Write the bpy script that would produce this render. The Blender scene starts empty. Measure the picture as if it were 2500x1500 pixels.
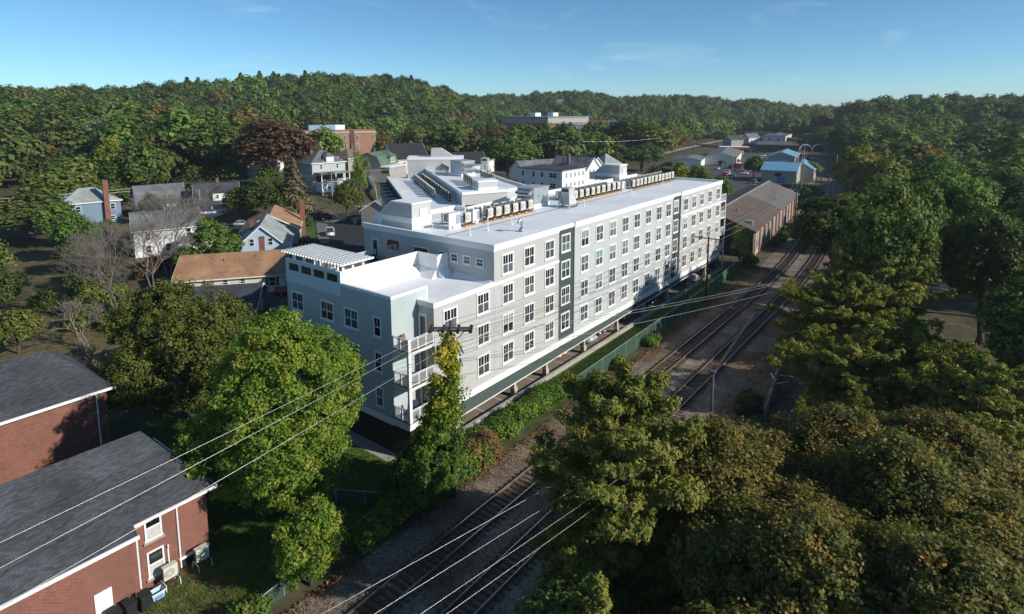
import bpy, bmesh, math, random
import numpy as np
from mathutils import Vector, Matrix
R = math.radians
scene = bpy.context.scene
col = scene.collection
random.seed(7)

# ------------------------------------------------------------------ camera
cam_d = bpy.data.cameras.new('camera')
cam = bpy.data.objects.new('camera', cam_d); col.objects.link(cam)
PITCH, YAW, ROLL = R(8.03014), R(37.39977), R(-0.14316)
CAM = Vector((-45.632, -36.169, 29.941))
fw = Vector((math.cos(PITCH)*math.cos(YAW), math.cos(PITCH)*math.sin(YAW), -math.sin(PITCH)))
rt0 = Vector((math.sin(YAW), -math.cos(YAW), 0)); up0 = rt0.cross(fw)
rt = math.cos(ROLL)*rt0 + math.sin(ROLL)*up0
upv = -math.sin(ROLL)*rt0 + math.cos(ROLL)*up0
mw = Matrix((rt, upv, -fw)).transposed().to_4x4(); mw.translation = CAM
cam.matrix_world = mw
cam_d.sensor_fit = 'HORIZONTAL'; cam_d.sensor_width = 36.0
cam_d.lens = 1476.23/2500*36
cam_d.shift_y = -(750-474.58)/2500
cam_d.clip_start = 0.5; cam_d.clip_end = 30000
scene.camera = cam

# ------------------------------------------------------------------ sky and sun
SUN_EL = R(27.0); sx, sy = 0.26, -0.966            # towards the sun
world = bpy.data.worlds.new('World'); scene.world = world; world.use_nodes = True
nt = world.node_tree; nt.nodes.clear()
wo = nt.nodes.new('ShaderNodeOutputWorld'); bg = nt.nodes.new('ShaderNodeBackground')
sky = nt.nodes.new('ShaderNodeTexSky'); sky.sky_type = 'NISHITA'; sky.sun_disc = False
sky.sun_elevation = SUN_EL; sky.sun_rotation = math.atan2(sx, sy)
sky.altitude = 3000; sky.air_density = 1.0; sky.dust_density = 0.0; sky.ozone_density = 6.0
bg.inputs['Strength'].default_value = 0.105
# faint streaks of cirrus
tc = nt.nodes.new('ShaderNodeTexCoord'); mp = nt.nodes.new('ShaderNodeMapping')
mp.inputs['Rotation'].default_value = (0, R(8), R(30)); mp.inputs['Scale'].default_value = (1.2, 5.0, 16.0)
nz = nt.nodes.new('ShaderNodeTexNoise'); nz.inputs['Scale'].default_value = 1.3; nz.inputs['Detail'].default_value = 9
nz.inputs['Roughness'].default_value = 0.62; nz.inputs['Distortion'].default_value = 0.6
rp = nt.nodes.new('ShaderNodeValToRGB')
rp.color_ramp.elements[0].position = 0.56; rp.color_ramp.elements[0].color = (0, 0, 0, 1)
rp.color_ramp.elements[1].position = 0.86; rp.color_ramp.elements[1].color = (0.30, 0.30, 0.30, 1)
mx = nt.nodes.new('ShaderNodeMixRGB'); mx.inputs['Color2'].default_value = (7.5, 8.0, 8.6, 1)
L = nt.links.new
L(tc.outputs['Generated'], mp.inputs['Vector']); L(mp.outputs['Vector'], nz.inputs['Vector'])
L(nz.outputs['Fac'], rp.inputs['Fac']); L(rp.outputs['Color'], mx.inputs['Fac']); L(sky.outputs['Color'], mx.inputs['Color1'])
tn = nt.nodes.new('ShaderNodeMixRGB'); tn.blend_type = 'MULTIPLY'; tn.inputs['Fac'].default_value = 1.0; tn.inputs['Color2'].default_value = (1.0, 1.18, 1.06, 1)
L(mx.outputs['Color'], tn.inputs['Color1']); L(tn.outputs['Color'], bg.inputs['Color']); L(bg.outputs['Background'], wo.inputs['Surface'])

sun_d = bpy.data.lights.new('sun', 'SUN'); sun = bpy.data.objects.new('sun', sun_d); col.objects.link(sun)
sun_d.energy = 4.7; sun_d.angle = R(0.53); sun_d.color = (1.0, 0.955, 0.87)
sdir = Vector((sx*math.cos(SUN_EL), sy*math.cos(SUN_EL), math.sin(SUN_EL)))
sun.rotation_euler = sdir.to_track_quat('Z', 'Y').to_euler(); sun.location = (0, -80, 80)

scene.view_settings.view_transform = 'Standard'; scene.view_settings.look = 'None'
scene.view_settings.exposure = 0.16; scene.view_settings.gamma = 1.0
scene.cycles.max_bounces = 6; scene.cycles.diffuse_bounces = 3; scene.cycles.glossy_bounces = 3
scene.cycles.transparent_max_bounces = 12; scene.cycles.transmission_bounces = 4

# ------------------------------------------------------------------ materials
MATS = {}
def newmat(name):
    m = bpy.data.materials.new(name); m.use_nodes = True
    n = m.node_tree.nodes; b = n['Principled BSDF']
    return m, m.node_tree, b
def M(name, c, rough=0.75, var=0.10, scale=1.5, bump=0.0, bscale=None, spec=0.3, metal=0.0, c2=None, lines=None, linek=0.5, coord='POS', detail=5, stretch=None):
    """noise-varied surface; lines=(axis, spacing): lapped boards / seams as relief"""
    if name in MATS: return MATS[name]
    m, t, b = newmat(name); N = t.nodes.new; K = t.links.new
    b.inputs['Roughness'].default_value = rough; b.inputs['Metallic'].default_value = metal
    b.inputs['Specular IOR Level'].default_value = spec
    if coord == 'POS': g = N('ShaderNodeNewGeometry'); vec = g.outputs['Position']
    else: g = N('ShaderNodeTexCoord'); vec = g.outputs['Object']
    v2 = vec
    if stretch:
        mpn = N('ShaderNodeMapping'); mpn.inputs['Scale'].default_value = stretch; K(vec, mpn.inputs['Vector']); v2 = mpn.outputs['Vector']
    no = N('ShaderNodeTexNoise'); no.inputs['Scale'].default_value = scale; no.inputs['Detail'].default_value = detail
    no.inputs['Roughness'].default_value = 0.65
    K(v2, no.inputs['Vector'])
    r = N('ShaderNodeValToRGB'); e = r.color_ramp.elements
    lo = [max(0, x*(1-var)) for x in c]; hi = [min(1, x*(1+var)) for x in (c2 or c)]
    e[0].position = 0.32; e[0].color = (*lo, 1); e[1].position = 0.68; e[1].color = (*hi, 1)
    K(no.outputs['Fac'], r.inputs['Fac']); K(r.outputs['Color'], b.inputs['Base Color'])
    h = None
    if lines:
        sp = N('ShaderNodeSeparateXYZ'); K(vec, sp.inputs['Vector'])
        mu = N('ShaderNodeMath'); mu.operation = 'DIVIDE'; mu.inputs[1].default_value = lines[1]; K(sp.outputs[lines[0]], mu.inputs[0])
        fr = N('ShaderNodeMath'); fr.operation = 'FRACT'; K(mu.outputs[0], fr.inputs[0])
        if linek < 0:                                    # seams: thin raised line
            pw = N('ShaderNodeMath'); pw.operation = 'GREATER_THAN'; pw.inputs[1].default_value = 0.9; K(fr.outputs[0], pw.inputs[0]); fr = pw
        bp = N('ShaderNodeBump'); bp.inputs['Strength'].default_value = abs(linek); bp.inputs['Distance'].default_value = lines[1]*0.16
        K(fr.outputs[0], bp.inputs['Height']); h = bp.outputs['Normal']
    if bump:
        n2 = N('ShaderNodeTexNoise'); n2.inputs['Scale'].default_value = bscale or scale*8; n2.inputs['Detail'].default_value = 4; K(v2, n2.inputs['Vector'])
        b2 = N('ShaderNodeBump'); b2.inputs['Strength'].default_value = bump; b2.inputs['Distance'].default_value = 0.06
        K(n2.outputs['Fac'], b2.inputs['Height'])
        if h: K(h, b2.inputs['Normal'])
        h = b2.outputs['Normal']
    if h: K(h, b.inputs['Normal'])
    MATS[name] = m; return m
def brick_mat(name, c1, c2, mortar, scale=1.0):
    if name in MATS: return MATS[name]
    m, t, b = newmat(name); N = t.nodes.new; K = t.links.new
    tc = N('ShaderNodeTexCoord'); sp = N('ShaderNodeSeparateXYZ'); K(tc.outputs['Object'], sp.inputs['Vector'])
    ad = N('ShaderNodeMath'); K(sp.outputs['X'], ad.inputs[0]); K(sp.outputs['Y'], ad.inputs[1])
    cb = N('ShaderNodeCombineXYZ'); K(ad.outputs[0], cb.inputs['X']); K(sp.outputs['Z'], cb.inputs['Y'])
    br = N('ShaderNodeTexBrick'); br.inputs['Scale'].default_value = scale; br.inputs['Color1'].default_value = (*c1, 1); br.inputs['Color2'].default_value = (*c2, 1)
    br.inputs['Mortar'].default_value = (*mortar, 1); br.inputs['Mortar Size'].default_value = 0.016
    br.inputs['Brick Width'].default_value = 0.30; br.inputs['Row Height'].default_value = 0.105; br.inputs['Bias'].default_value = -0.1
    K(cb.outputs[0], br.inputs['Vector'])
    no = N('ShaderNodeTexNoise'); no.inputs['Scale'].default_value = 0.7; K(tc.outputs['Object'], no.inputs['Vector'])
    hs = N('ShaderNodeHueSaturation'); mr = N('ShaderNodeMapRange'); mr.inputs['To Min'].default_value = 0.55; mr.inputs['To Max'].default_value = 1.4; no.inputs['Detail'].default_value = 7; no.inputs['Roughness'].default_value = 0.7
    K(no.outputs['Fac'], mr.inputs['Value']); K(mr.outputs[0], hs.inputs['Value']); K(br.outputs['Color'], hs.inputs['Color']); K(hs.outputs['Color'], b.inputs['Base Color'])
    bp = N('ShaderNodeBump'); bp.inputs['Strength'].default_value = 0.5; bp.inputs['Distance'].default_value = 0.01; bp.invert = True
    K(br.outputs['Fac'], bp.inputs['Height']); K(bp.outputs['Normal'], b.inputs['Normal'])
    b.inputs['Roughness'].default_value = 0.85; MATS[name] = m; return m
def shingle(name, c, row=0.16, var=0.35):
    """asphalt shingles: courses as relief, tabs as tone"""
    if name in MATS: return MATS[name]
    m, t, b = newmat(name); N = t.nodes.new; K = t.links.new
    tc = N('ShaderNodeTexCoord'); sp = N('ShaderNodeSeparateXYZ'); K(tc.outputs['Object'], sp.inputs['Vector'])
    cb = N('ShaderNodeCombineXYZ'); K(sp.outputs['X'], cb.inputs['X'])
    ad = N('ShaderNodeMath'); K(sp.outputs['Y'], ad.inputs[0]); K(sp.outputs['Z'], ad.inputs[1]); K(ad.outputs[0], cb.inputs['Y'])
    br = N('ShaderNodeTexBrick'); br.inputs['Scale'].default_value = 1.0
    br.inputs['Color1'].default_value = (*[x*(1-var) for x in c], 1); br.inputs['Color2'].default_value = (*[min(1, x*(1+var)) for x in c], 1)
    br.inputs['Mortar'].default_value = (*[x*0.75 for x in c], 1); br.inputs['Mortar Size'].default_value = 0.012; br.inputs['Brick Width'].default_value = 0.34; br.inputs['Row Height'].default_value = row
    K(cb.outputs[0], br.inputs['Vector'])
    no = N('ShaderNodeTexNoise'); no.inputs['Scale'].default_value = 0.35; no.inputs['Detail'].default_value = 6; K(tc.outputs['Object'], no.inputs['Vector'])
    mr = N('ShaderNodeMapRange'); mr.inputs['From Min'].default_value = 0.3; mr.inputs['From Max'].default_value = 0.7; mr.inputs['To Min'].default_value = 0.68; mr.inputs['To Max'].default_value = 1.3; K(no.outputs['Fac'], mr.inputs['Value'])
    hs = N('ShaderNodeHueSaturation'); K(mr.outputs[0], hs.inputs['Value']); K(br.outputs['Color'], hs.inputs['Color']); K(hs.outputs['Color'], b.inputs['Base Color'])
    bp = N('ShaderNodeBump'); bp.inputs['Strength'].default_value = 0.6; bp.inputs['Distance'].default_value = 0.015; bp.invert = True
    K(br.outputs['Fac'], bp.inputs['Height']); K(bp.outputs['Normal'], b.inputs['Normal'])
    b.inputs['Roughness'].default_value = 0.9; MATS[name] = m; return m
def leafmat(name, cols, trans=0.28, hv=0.04):
    """foliage: leaf tint stored per leaf, plus a shift per tree"""
    if name in MATS: return MATS[name]
    m = bpy.data.materials.new(name); m.use_nodes = True; t = m.node_tree; t.nodes.clear(); N = t.nodes.new; K = t.links.new
    o = N('ShaderNodeOutputMaterial'); at = N('ShaderNodeAttribute'); at.attribute_name = 'tint'
    r = N('ShaderNodeValToRGB'); e = r.color_ramp.elements
    while len(e) < len(cols): e.new(0.5)
    for i, (p, c) in enumerate(cols): e[i].position = p; e[i].color = (*[min(0.62, x*1.9) for x in c], 1)
    K(at.outputs['Fac'], r.inputs['Fac'])
    oi = N('ShaderNodeObjectInfo'); hs = N('ShaderNodeHueSaturation')
    m1 = N('ShaderNodeMapRange'); m1.inputs['To Min'].default_value = 0.5-hv*0.35; m1.inputs['To Max'].default_value = 0.5+hv*0.5; K(oi.outputs['Random'], m1.inputs['Value']); K(m1.outputs[0], hs.inputs['Hue'])
    ml = N('ShaderNodeMath'); ml.operation = 'MULTIPLY'; ml.inputs[1].default_value = 7.31; K(oi.outputs['Random'], ml.inputs[0])
    fr = N('ShaderNodeMath'); fr.operation = 'FRACT'; K(ml.outputs[0], fr.inputs[0])
    m2 = N('ShaderNodeMapRange'); m2.inputs['To Min'].default_value = 1-hv*5; m2.inputs['To Max'].default_value = 1+hv*5; K(fr.outputs[0], m2.inputs['Value']); K(m2.outputs[0], hs.inputs['Value'])
    K(r.outputs['Color'], hs.inputs['Color'])
    d = N('ShaderNodeBsdfPrincipled'); d.inputs['Roughness'].default_value = 0.62; d.inputs['Specular IOR Level'].default_value = 0.22; K(hs.outputs['Color'], d.inputs['Base Color'])
    tr = N('ShaderNodeBsdfTranslucent'); h2 = N('ShaderNodeHueSaturation'); h2.inputs['Saturation'].default_value = 1.15; h2.inputs['Value'].default_value = 1.3; K(hs.outputs['Color'], h2.inputs['Color']); K(h2.outputs['Color'], tr.inputs['Color'])
    mi = N('ShaderNodeMixShader'); mi.inputs['Fac'].default_value = trans; K(d.outputs[0], mi.inputs[1]); K(tr.outputs[0], mi.inputs[2]); K(mi.outputs[0], o.inputs['Surface'])
    MATS[name] = m; return m
def glassmat(name, c, rough=0.06, spec=0.6):
    if name in MATS: return MATS[name]
    m, t, b = newmat(name); N = t.nodes.new; K = t.links.new
    oi = N('ShaderNodeObjectInfo'); r = N('ShaderNodeMapRange'); r.inputs['To Min'].default_value = 0.45; r.inputs['To Max'].default_value = 1.6; K(oi.outputs['Random'], r.inputs['Value'])
    h = N('ShaderNodeHueSaturation'); h.inputs['Color'].default_value = (*c, 1); K(r.outputs[0], h.inputs['Value']); K(h.outputs['Color'], b.inputs['Base Color'])
    b.inputs['Roughness'].default_value = rough; b.inputs['Specular IOR Level'].default_value = spec; MATS[name] = m; return m

# ------------------------------------------------------------------ mesh building
class MB:
    def __init__(s): s.v = []; s.f = []; s.mi = []
    def add(s, v, f, mi=0):
        o = len(s.v); s.v += [tuple(p) for p in v]; s.f += [tuple(i+o for i in q) for q in f]; s.mi += [mi]*len(f); return s
    def box(s, x0, x1, y0, y1, z0, z1, mi=0):
        return s.add([(x0,y0,z0),(x1,y0,z0),(x1,y1,z0),(x0,y1,z0),(x0,y0,z1),(x1,y0,z1),(x1,y1,z1),(x0,y1,z1)],
                     [(0,3,2,1),(4,5,6,7),(0,1,5,4),(1,2,6,5),(2,3,7,6),(3,0,4,7)], mi)
    def prism(s, poly, z0, z1, mi=0):
        n = len(poly)
        zz = z1 if isinstance(z1, (list, tuple)) else [z1]*n
        v = [(x, y, z0) for x, y in poly] + [(poly[i][0], poly[i][1], zz[i]) for i in range(n)]
        f = [tuple(range(n-1, -1, -1)), tuple(range(n, 2*n))] + [(i, (i+1) % n, n+(i+1) % n, n+i) for i in range(n)]
        return s.add(v, f, mi)
    def prof(s, poly, x0, x1, mi=0):                     # polygon in (y, z) swept along x
        n = len(poly); v = [(x0, y, z) for y, z in poly] + [(x1, y, z) for y, z in poly]
        f = [tuple(range(n)), tuple(range(2*n-1, n-1, -1))] + [(i, n+i, n+(i+1) % n, (i+1) % n) for i in range(n)]
        return s.add(v, f, mi)
    def profy(s, poly, y0, y1, mi=0):                    # polygon in (x, z) swept along y
        n = len(poly); v = [(x, y0, z) for x, z in poly] + [(x, y1, z) for x, z in poly]
        f = [tuple(range(n)), tuple(range(2*n-1, n-1, -1))] + [(i, n+i, n+(i+1) % n, (i+1) % n) for i in range(n)]
        return s.add(v, f, mi)
    def tube(s, pts, r, n=6, mi=0, cap=True):
        pts = [Vector(p) for p in pts]; k = len(pts); rr = r if isinstance(r, (list, tuple)) else [r]*k
        v = []; a = None
        for i in range(k):
            d = (pts[min(i+1, k-1)]-pts[max(i-1, 0)]).normalized()
            if a is None: a = d.orthogonal().normalized()
            else: a = (a-d*a.dot(d)).normalized()
            b = d.cross(a)
            v += [pts[i]+(a*math.cos(2*math.pi*j/n)+b*math.sin(2*math.pi*j/n))*rr[i] for j in range(n)]
        f = [(i*n+j, i*n+(j+1) % n, (i+1)*n+(j+1) % n, (i+1)*n+j) for i in range(k-1) for j in range(n)]
        if cap: f += [tuple(range(n-1, -1, -1)), tuple(range((k-1)*n, k*n))]
        return s.add(v, f, mi)
    def cyl(s, x, y, z0, z1, r, n=12, mi=0, r1=None): return s.tube([(x,y,z0),(x,y,z1)], [r, r if r1 is None else r1], n, mi)
    def bar(s, p, q, w, h, mi=0):                        # rectangular bar from p to q
        p, q = Vector(p), Vector(q); d = (q-p).normalized(); sd = d.cross(Vector((0,0,1)))
        sd = sd.normalized() if sd.length > 1e-4 else Vector((1,0,0)); u = sd.cross(d)
        c = [sd*a*w/2+u*b*h/2 for a, b in ((-1,-1),(1,-1),(1,1),(-1,1))]
        return s.add([p+x for x in c]+[q+x for x in c], [(3,2,1,0),(4,5,6,7),(0,1,5,4),(1,2,6,5),(2,3,7,6),(3,0,4,7)], mi)
    def xf(s, m): s.v = [tuple(m @ Vector(p)) for p in s.v]; return s
    def mesh(s, name, mats, smooth=False, bevel=0):
        me = bpy.data.meshes.new(name); me.from_pydata(s.v, [], s.f)
        for m in (mats if isinstance(mats, (list, tuple)) else [mats]): me.materials.append(m)
        if any(s.mi): me.polygons.foreach_set('material_index', s.mi)
        bm = bmesh.new(); bm.from_mesh(me)
        if bevel: bmesh.ops.bevel(bm, geom=list(bm.edges), offset=bevel, segments=2, affect='EDGES', clamp_overlap=True)
        bmesh.ops.recalc_face_normals(bm, faces=bm.faces); bm.to_mesh(me); bm.free()
        if smooth: me.polygons.foreach_set('use_smooth', [True]*len(me.polygons))
        me.update(); return me
    def build(s, name, mats, parent=None, smooth=False, bevel=0): return link(name, s.mesh(name, mats, smooth, bevel), parent)
def link(name, me, parent=None):
    o = bpy.data.objects.new(name, me); col.objects.link(o)
    if parent is not None:
        o.parent = parent
        if parent.type == 'EMPTY' and parent.get('_w'): o.matrix_parent_inverse = Matrix.Translation(-Vector(parent.location))
    return o
def tag(o, label, cat, group=None):
    o['label'] = label; o['category'] = cat
    if group: o['group'] = group
    return o
def thing(name, label, cat, loc=(0,0,0), rz=0, group=None, world=False):
    """an Empty at the thing's base; world=True: its parts are given in world coordinates"""
    o = bpy.data.objects.new(name, None); col.objects.link(o); o.location = loc; o.rotation_euler = (0,0,rz); o.empty_display_size = 0.3
    if world: o['_w'] = 1
    return tag(o, label, cat, group)
def struct(o): o['kind'] = 'structure'; return o
def stuff(o): o['kind'] = 'stuff'; return o
KIDS = {}
def dup(root, loc, rz=None, label=None, group=None, scale=None):
    """copy a thing, its parts and their sub-parts"""
    def cp(o, parent):
        c = o.copy(); col.objects.link(c)
        if parent is not None: c.parent = parent
        for k in list(o.children): cp(k, c)
        return c
    r = cp(root, None); r.location = loc
    if rz is not None: r.rotation_euler[2] = rz
    if scale is not None: r.scale = (scale,)*3 if not isinstance(scale, (tuple, list)) else scale
    if label: r['label'] = label
    if group: r['group'] = group
    return r
def smooth01(x, a, b):
    t = np.clip((x-a)/(b-a), 0, 1); return t*t*(3-2*t)
# ================================================================== the ground
HILLS = [  # x, y, height, radius across, radius along, angle of 'along'
    (330, 520, 50, 150, 170, R(53)), (255, 560, 41, 120, 150, R(62)), (410, 500, 51, 110, 150, R(47)), (150, 590, 33, 150, 150, R(72)), (40, 600, 35, 130, 150, R(80)), (-80, 560, 34, 140, 150, R(92)),
    (760, 475, 42, 110, 140, R(32)), (670, 570, 36, 160, 140, R(40)), (835, 350, 34, 150, 140, R(24)), (872, 255, 24, 110, 140, R(18)),
    (900, 120, 15, 190, 160, R(8)), (590, 5, 21, 80, 120, R(4)), (560, -100, 24, 110, 140, R(-5)), (480, -260, 18, 150, 140, R(-20))]
def H(x, y):
    x = np.asarray(x, float); y = np.asarray(y, float)
    d = (x-55)*0.33+(y-114)*0.944
    h = smooth01(x, 36, 52)*(smooth01(d, 1.0, 9.0)*4.6+smooth01(d, 10, 90)*3.5)*(1-smooth01(x, 105, 175))
    h = h + smooth01(y-0.25*x, 160, 360)*5*(1-smooth01(x, 250, 420))
    hm = np.zeros_like(h)
    for hx, hy, a, ra, rl, an in HILLS:
        u = (x-hx)*math.cos(an)+(y-hy)*math.sin(an); v = -(x-hx)*math.sin(an)+(y-hy)*math.cos(an)
        q = (u/rl)**2+(v/ra)**2
        hm = np.maximum(hm, 0.87*a*np.exp(-q**1.5))
    near = smooth01(np.hypot(x-10, y+2), 60, 105)
    hm = hm + 2.2*np.sin(x*0.023+y*0.011)*np.sin(y*0.019-x*0.007)*np.clip(hm/12, 0, 1)
    return (h*(1-smooth01(hm, 2, 12))+hm)*near
def axis(lo, hi, step, outer):
    a = list(np.arange(lo, hi+step, step)); k = step
    left = []; v = lo
    while v > -outer: k *= 1.35; v -= k; left.append(v)
    right = []; v = a[-1]; k = step
    while v < outer: k *= 1.35; v += k; right.append(v)
    return np.array(left[::-1]+a+right)
gx = axis(-120, 1150, 12, 4200); gy = axis(-420, 900, 12, 4200)
X, Y = np.meshgrid(gx, gy); Zt = H(X, Y)
me = bpy.data.meshes.new('ground'); nx, ny = len(gx), len(gy)
vs = np.stack([X.ravel(), Y.ravel(), Zt.ravel()], 1)
ii = (np.arange(ny-1)[:, None]*nx+np.arange(nx-1)[None, :]).ravel()
me.from_pydata(vs.tolist(), [], np.stack([ii, ii+1, ii+nx+1, ii+nx], 1).tolist())
me.polygons.foreach_set('use_smooth', [True]*len(me.polygons))
me.materials.append(M('ground_cover', (0.045, 0.055, 0.022), 0.95, 0.45, 0.35, 0.4, 6, c2=(0.09, 0.075, 0.04), detail=8))
struct(link('ground', me))

def track_y(x, y0):
    x = float(x)
    if x < 50: return y0
    if x < 125: return y0+0.0011*(x-50)**2
    return y0+6.19+0.165*(x-125)
def ribbon(name, ya, yb, x0, x1, z, mat, step=4, jit=0.0, seed=1):
    rr = random.Random(seed); mb = MB(); xs = list(np.arange(x0, x1, step))+[x1]
    for i, x in enumerate(xs):
        mb.v += [(x, track_y(x, ya)+rr.uniform(-jit, jit), z), (x, track_y(x, yb)+rr.uniform(-jit, jit), z)]
        if i: k = 2*i; mb.f.append((k-2, k, k+1, k-1)); mb.mi.append(0)
    return mb
def sheet(name, poly, z, mat):
    mb = MB(); mb.add([(x, y, z) for x, y in poly], [tuple(range(len(poly)))])
    me = mb.mesh(name, mat)
    if me.polygons[0].normal.z < 0: me.flip_normals()
    return struct(link(name, me))
def gravelmat(name, c1, c2, c3, sc):
    m, t, b = newmat(name); N = t.nodes.new; K = t.links.new; MATS[name] = m
    g = N('ShaderNodeNewGeometry'); v = N('ShaderNodeTexVoronoi'); v.inputs['Scale'].default_value = sc; K(g.outputs['Position'], v.inputs['Vector'])
    r = N('ShaderNodeValToRGB'); e = r.color_ramp.elements; e[0].color = (*c1, 1); e[1].color = (*c3, 1); x = e.new(0.5); x.color = (*c2, 1)
    sp = N('ShaderNodeSeparateColor'); K(v.outputs['Color'], sp.inputs[0]); K(sp.outputs[0], r.inputs['Fac'])
    n = N('ShaderNodeTexNoise'); n.inputs['Scale'].default_value = 0.45; n.inputs['Detail'].default_value = 7; K(g.outputs['Position'], n.inputs['Vector'])
    n3 = N('ShaderNodeTexNoise'); n3.inputs['Scale'].default_value = 0.16; n3.inputs['Detail'].default_value = 5; K(g.outputs['Position'], n3.inputs['Vector'])
    r3 = N('ShaderNodeValToRGB'); e3 = r3.color_ramp.elements; e3[0].position = 0.4; e3[0].color = (0.62, 0.47, 0.36, 1); e3[1].position = 0.62; e3[1].color = (1.0, 1.0, 1.0, 1); K(n3.outputs['Fac'], r3.inputs['Fac'])
    mr = N('ShaderNodeMapRange'); mr.inputs['From Min'].default_value = 0.3; mr.inputs['From Max'].default_value = 0.7; mr.inputs['To Min'].default_value = 0.6; mr.inputs['To Max'].default_value = 1.3; K(n.outputs['Fac'], mr.inputs['Value'])
    mu = N('ShaderNodeMixRGB'); mu.blend_type = 'MULTIPLY'; mu.inputs['Fac'].default_value = 1; K(r.outputs['Color'], mu.inputs[1]); K(r3.outputs['Color'], mu.inputs[2])
    hs = N('ShaderNodeHueSaturation'); K(mr.outputs[0], hs.inputs['Value']); K(mu.outputs['Color'], hs.inputs['Color']); K(hs.outputs['Color'], b.inputs['Base Color'])
    bp = N('ShaderNodeBump'); bp.inputs['Strength'].default_value = 0.9; bp.inputs['Distance'].default_value = 0.05; K(v.outputs['Distance'], bp.inputs['Height']); K(bp.outputs['Normal'], b.inputs['Normal'])
    b.inputs['Roughness'].default_value = 0.95; return m
ballast_m = gravelmat('ballast', (0.12, 0.098, 0.076), (0.22, 0.178, 0.136), (0.35, 0.295, 0.232), 9.0)
dirt_m = gravelmat('stony_dirt', (0.07, 0.053, 0.04), (0.15, 0.115, 0.085), (0.28, 0.225, 0.17), 5.0)
grass_m = M('lawn_grass', (0.035, 0.075, 0.012), 0.95, 0.45, 2.2, 0.8, 24, c2=(0.075, 0.12, 0.02), detail=9)
drygrass_m = M('dry_lawn', (0.06, 0.065, 0.02), 0.95, 0.4, 1.1, 0.8, 20, c2=(0.15, 0.115, 0.05), detail=9)
asphalt_m = M('asphalt', (0.032, 0.034, 0.038), 0.9, 0.25, 0.8, 0.3, 40, detail=8)
asphalt2_m = M('old_asphalt', (0.075, 0.074, 0.072), 0.9, 0.25, 0.5, 0.3, 40, detail=8)
concrete_m = M('concrete', (0.36, 0.33, 0.28), 0.9, 0.18, 1.2, 0.2, 20)
white_m = M('white_trim', (0.80, 0.80, 0.78), 0.55, 0.03, 0.6)
paint_m = M('road_paint', (0.62, 0.61, 0.57), 0.8, 0.2, 5)

b = ribbon('ballast', -5.9, -18.6, -120, 420, 0.02, None, 3, 0.35, 3); struct(b.build('ballast_bed', ballast_m))
b = ribbon('s', -18.0, -26.5, -120, 110, 0.012, None, 3, 0.7, 5); struct(b.build('trackside_dirt', dirt_m))
sheet('lawn', [(-29.0, -3.6), (-13.9, -3.4), (-13.9, 26), (-29.0, 26)], 0.014, grass_m)
sheet('yard', [(-75, -5.6), (-29.0, -5.0), (-29.0, 40), (-75, 40)], 0.010, drygrass_m)
sheet('grass_strip', [(-6, -4.7), (70, -4.2), (70, -0.6), (-6, -0.6)], 0.016, grass_m)
sheet('footpath', [(-13.9, -2.2), (-12.5, -2.2), (-12.5, 19), (-13.9, 19)], 0.020, concrete_m)
park_m = M('parking_floor', (0.23, 0.185, 0.135), 0.9, 0.18, 0.6, 0.2, 30, detail=8)
sheet('parking_floor', [(-7.2, -0.35), (66.5, -0.35), (66.5, 15.0), (-7.2, 15.0)], 0.022, park_m)
for i in range(25):
    x = -5.2+i*2.9
    sheet('parking_line', [(x, 0.4), (x+0.11, 0.4), (x+0.11, 5.4), (x, 5.4)], 0.027, paint_m)
# the street behind the houses, the drive and the yards there
sheet('street', [(20, 118), (41, 107.0), (49.4, 101.8), (59.3, 99.5), (90, 91), (120, 82), (124, 92), (94, 101.5), (68, 109.4), (55.3, 114.1), (44, 119.5), (24, 131)], 0.030, asphalt_m)
sheet('drive', [(36.2, 79), (31, 66), (70, 50), (100, 70), (96, 88), (62, 98.3), (49.3, 101.4)], 0.024, asphalt_m)
sheet('pavement', [(36.2, 83.2), (33.8, 78.6), (35.4, 77.8), (49.2, 97.4), (49.0, 101.0), (47.6, 100.2)], 0.110, M('old_pavement', (0.17, 0.165, 0.155), 0.9, 0.15, 1.0))
for p in ([(50.5, 101.0), (61, 98.5), (61, 98.2), (50.5, 100.7)], [(51.6, 99.4), (60, 97.3), (60, 97.0), (51.6, 99.1)]): sheet('stop_line', p, 0.036, paint_m)
sheet('kerb_far', [(55.3, 114.2), (68, 109.5), (94, 101.7), (94, 102.6), (68.3, 110.4), (55.6, 115.1)], 0.14, concrete_m)
sheet('front_lawn', [(43.8, 101.2), (46.8, 100.6), (36.3, 83.6), (34.0, 86.8)], 0.090, grass_m)
sheet('back_yard', [(-45, 40), (-14, 40), (-14, 75), (20, 100), (10, 120), (-60, 120)], 0.012, drygrass_m)
sheet('yard_drive', [(-16, 22), (12, 48), (22, 72), (27, 92), (23, 96), (8, 58), (-16, 36)], 0.034, asphalt2_m)
sheet('car_park', [(165, 22), (235, 30), (395, 60), (420, 75), (400, 105), (300, 95), (215, 70), (160, 40)], 0.05, asphalt2_m)
sheet('warehouse_yard', [(68, 18), (75, 60), (165, 45), (205, 28), (205, 8), (150, 5), (150, 20), (80, 14)], 0.04, asphalt_m)
sheet('side_road', [(300, 118), (386, 130), (640, 160), (640, 167), (386, 137), (300, 124)], 0.9, M('sandy_road', (0.30, 0.25, 0.19), 0.9, 0.2, 0.3))

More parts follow.
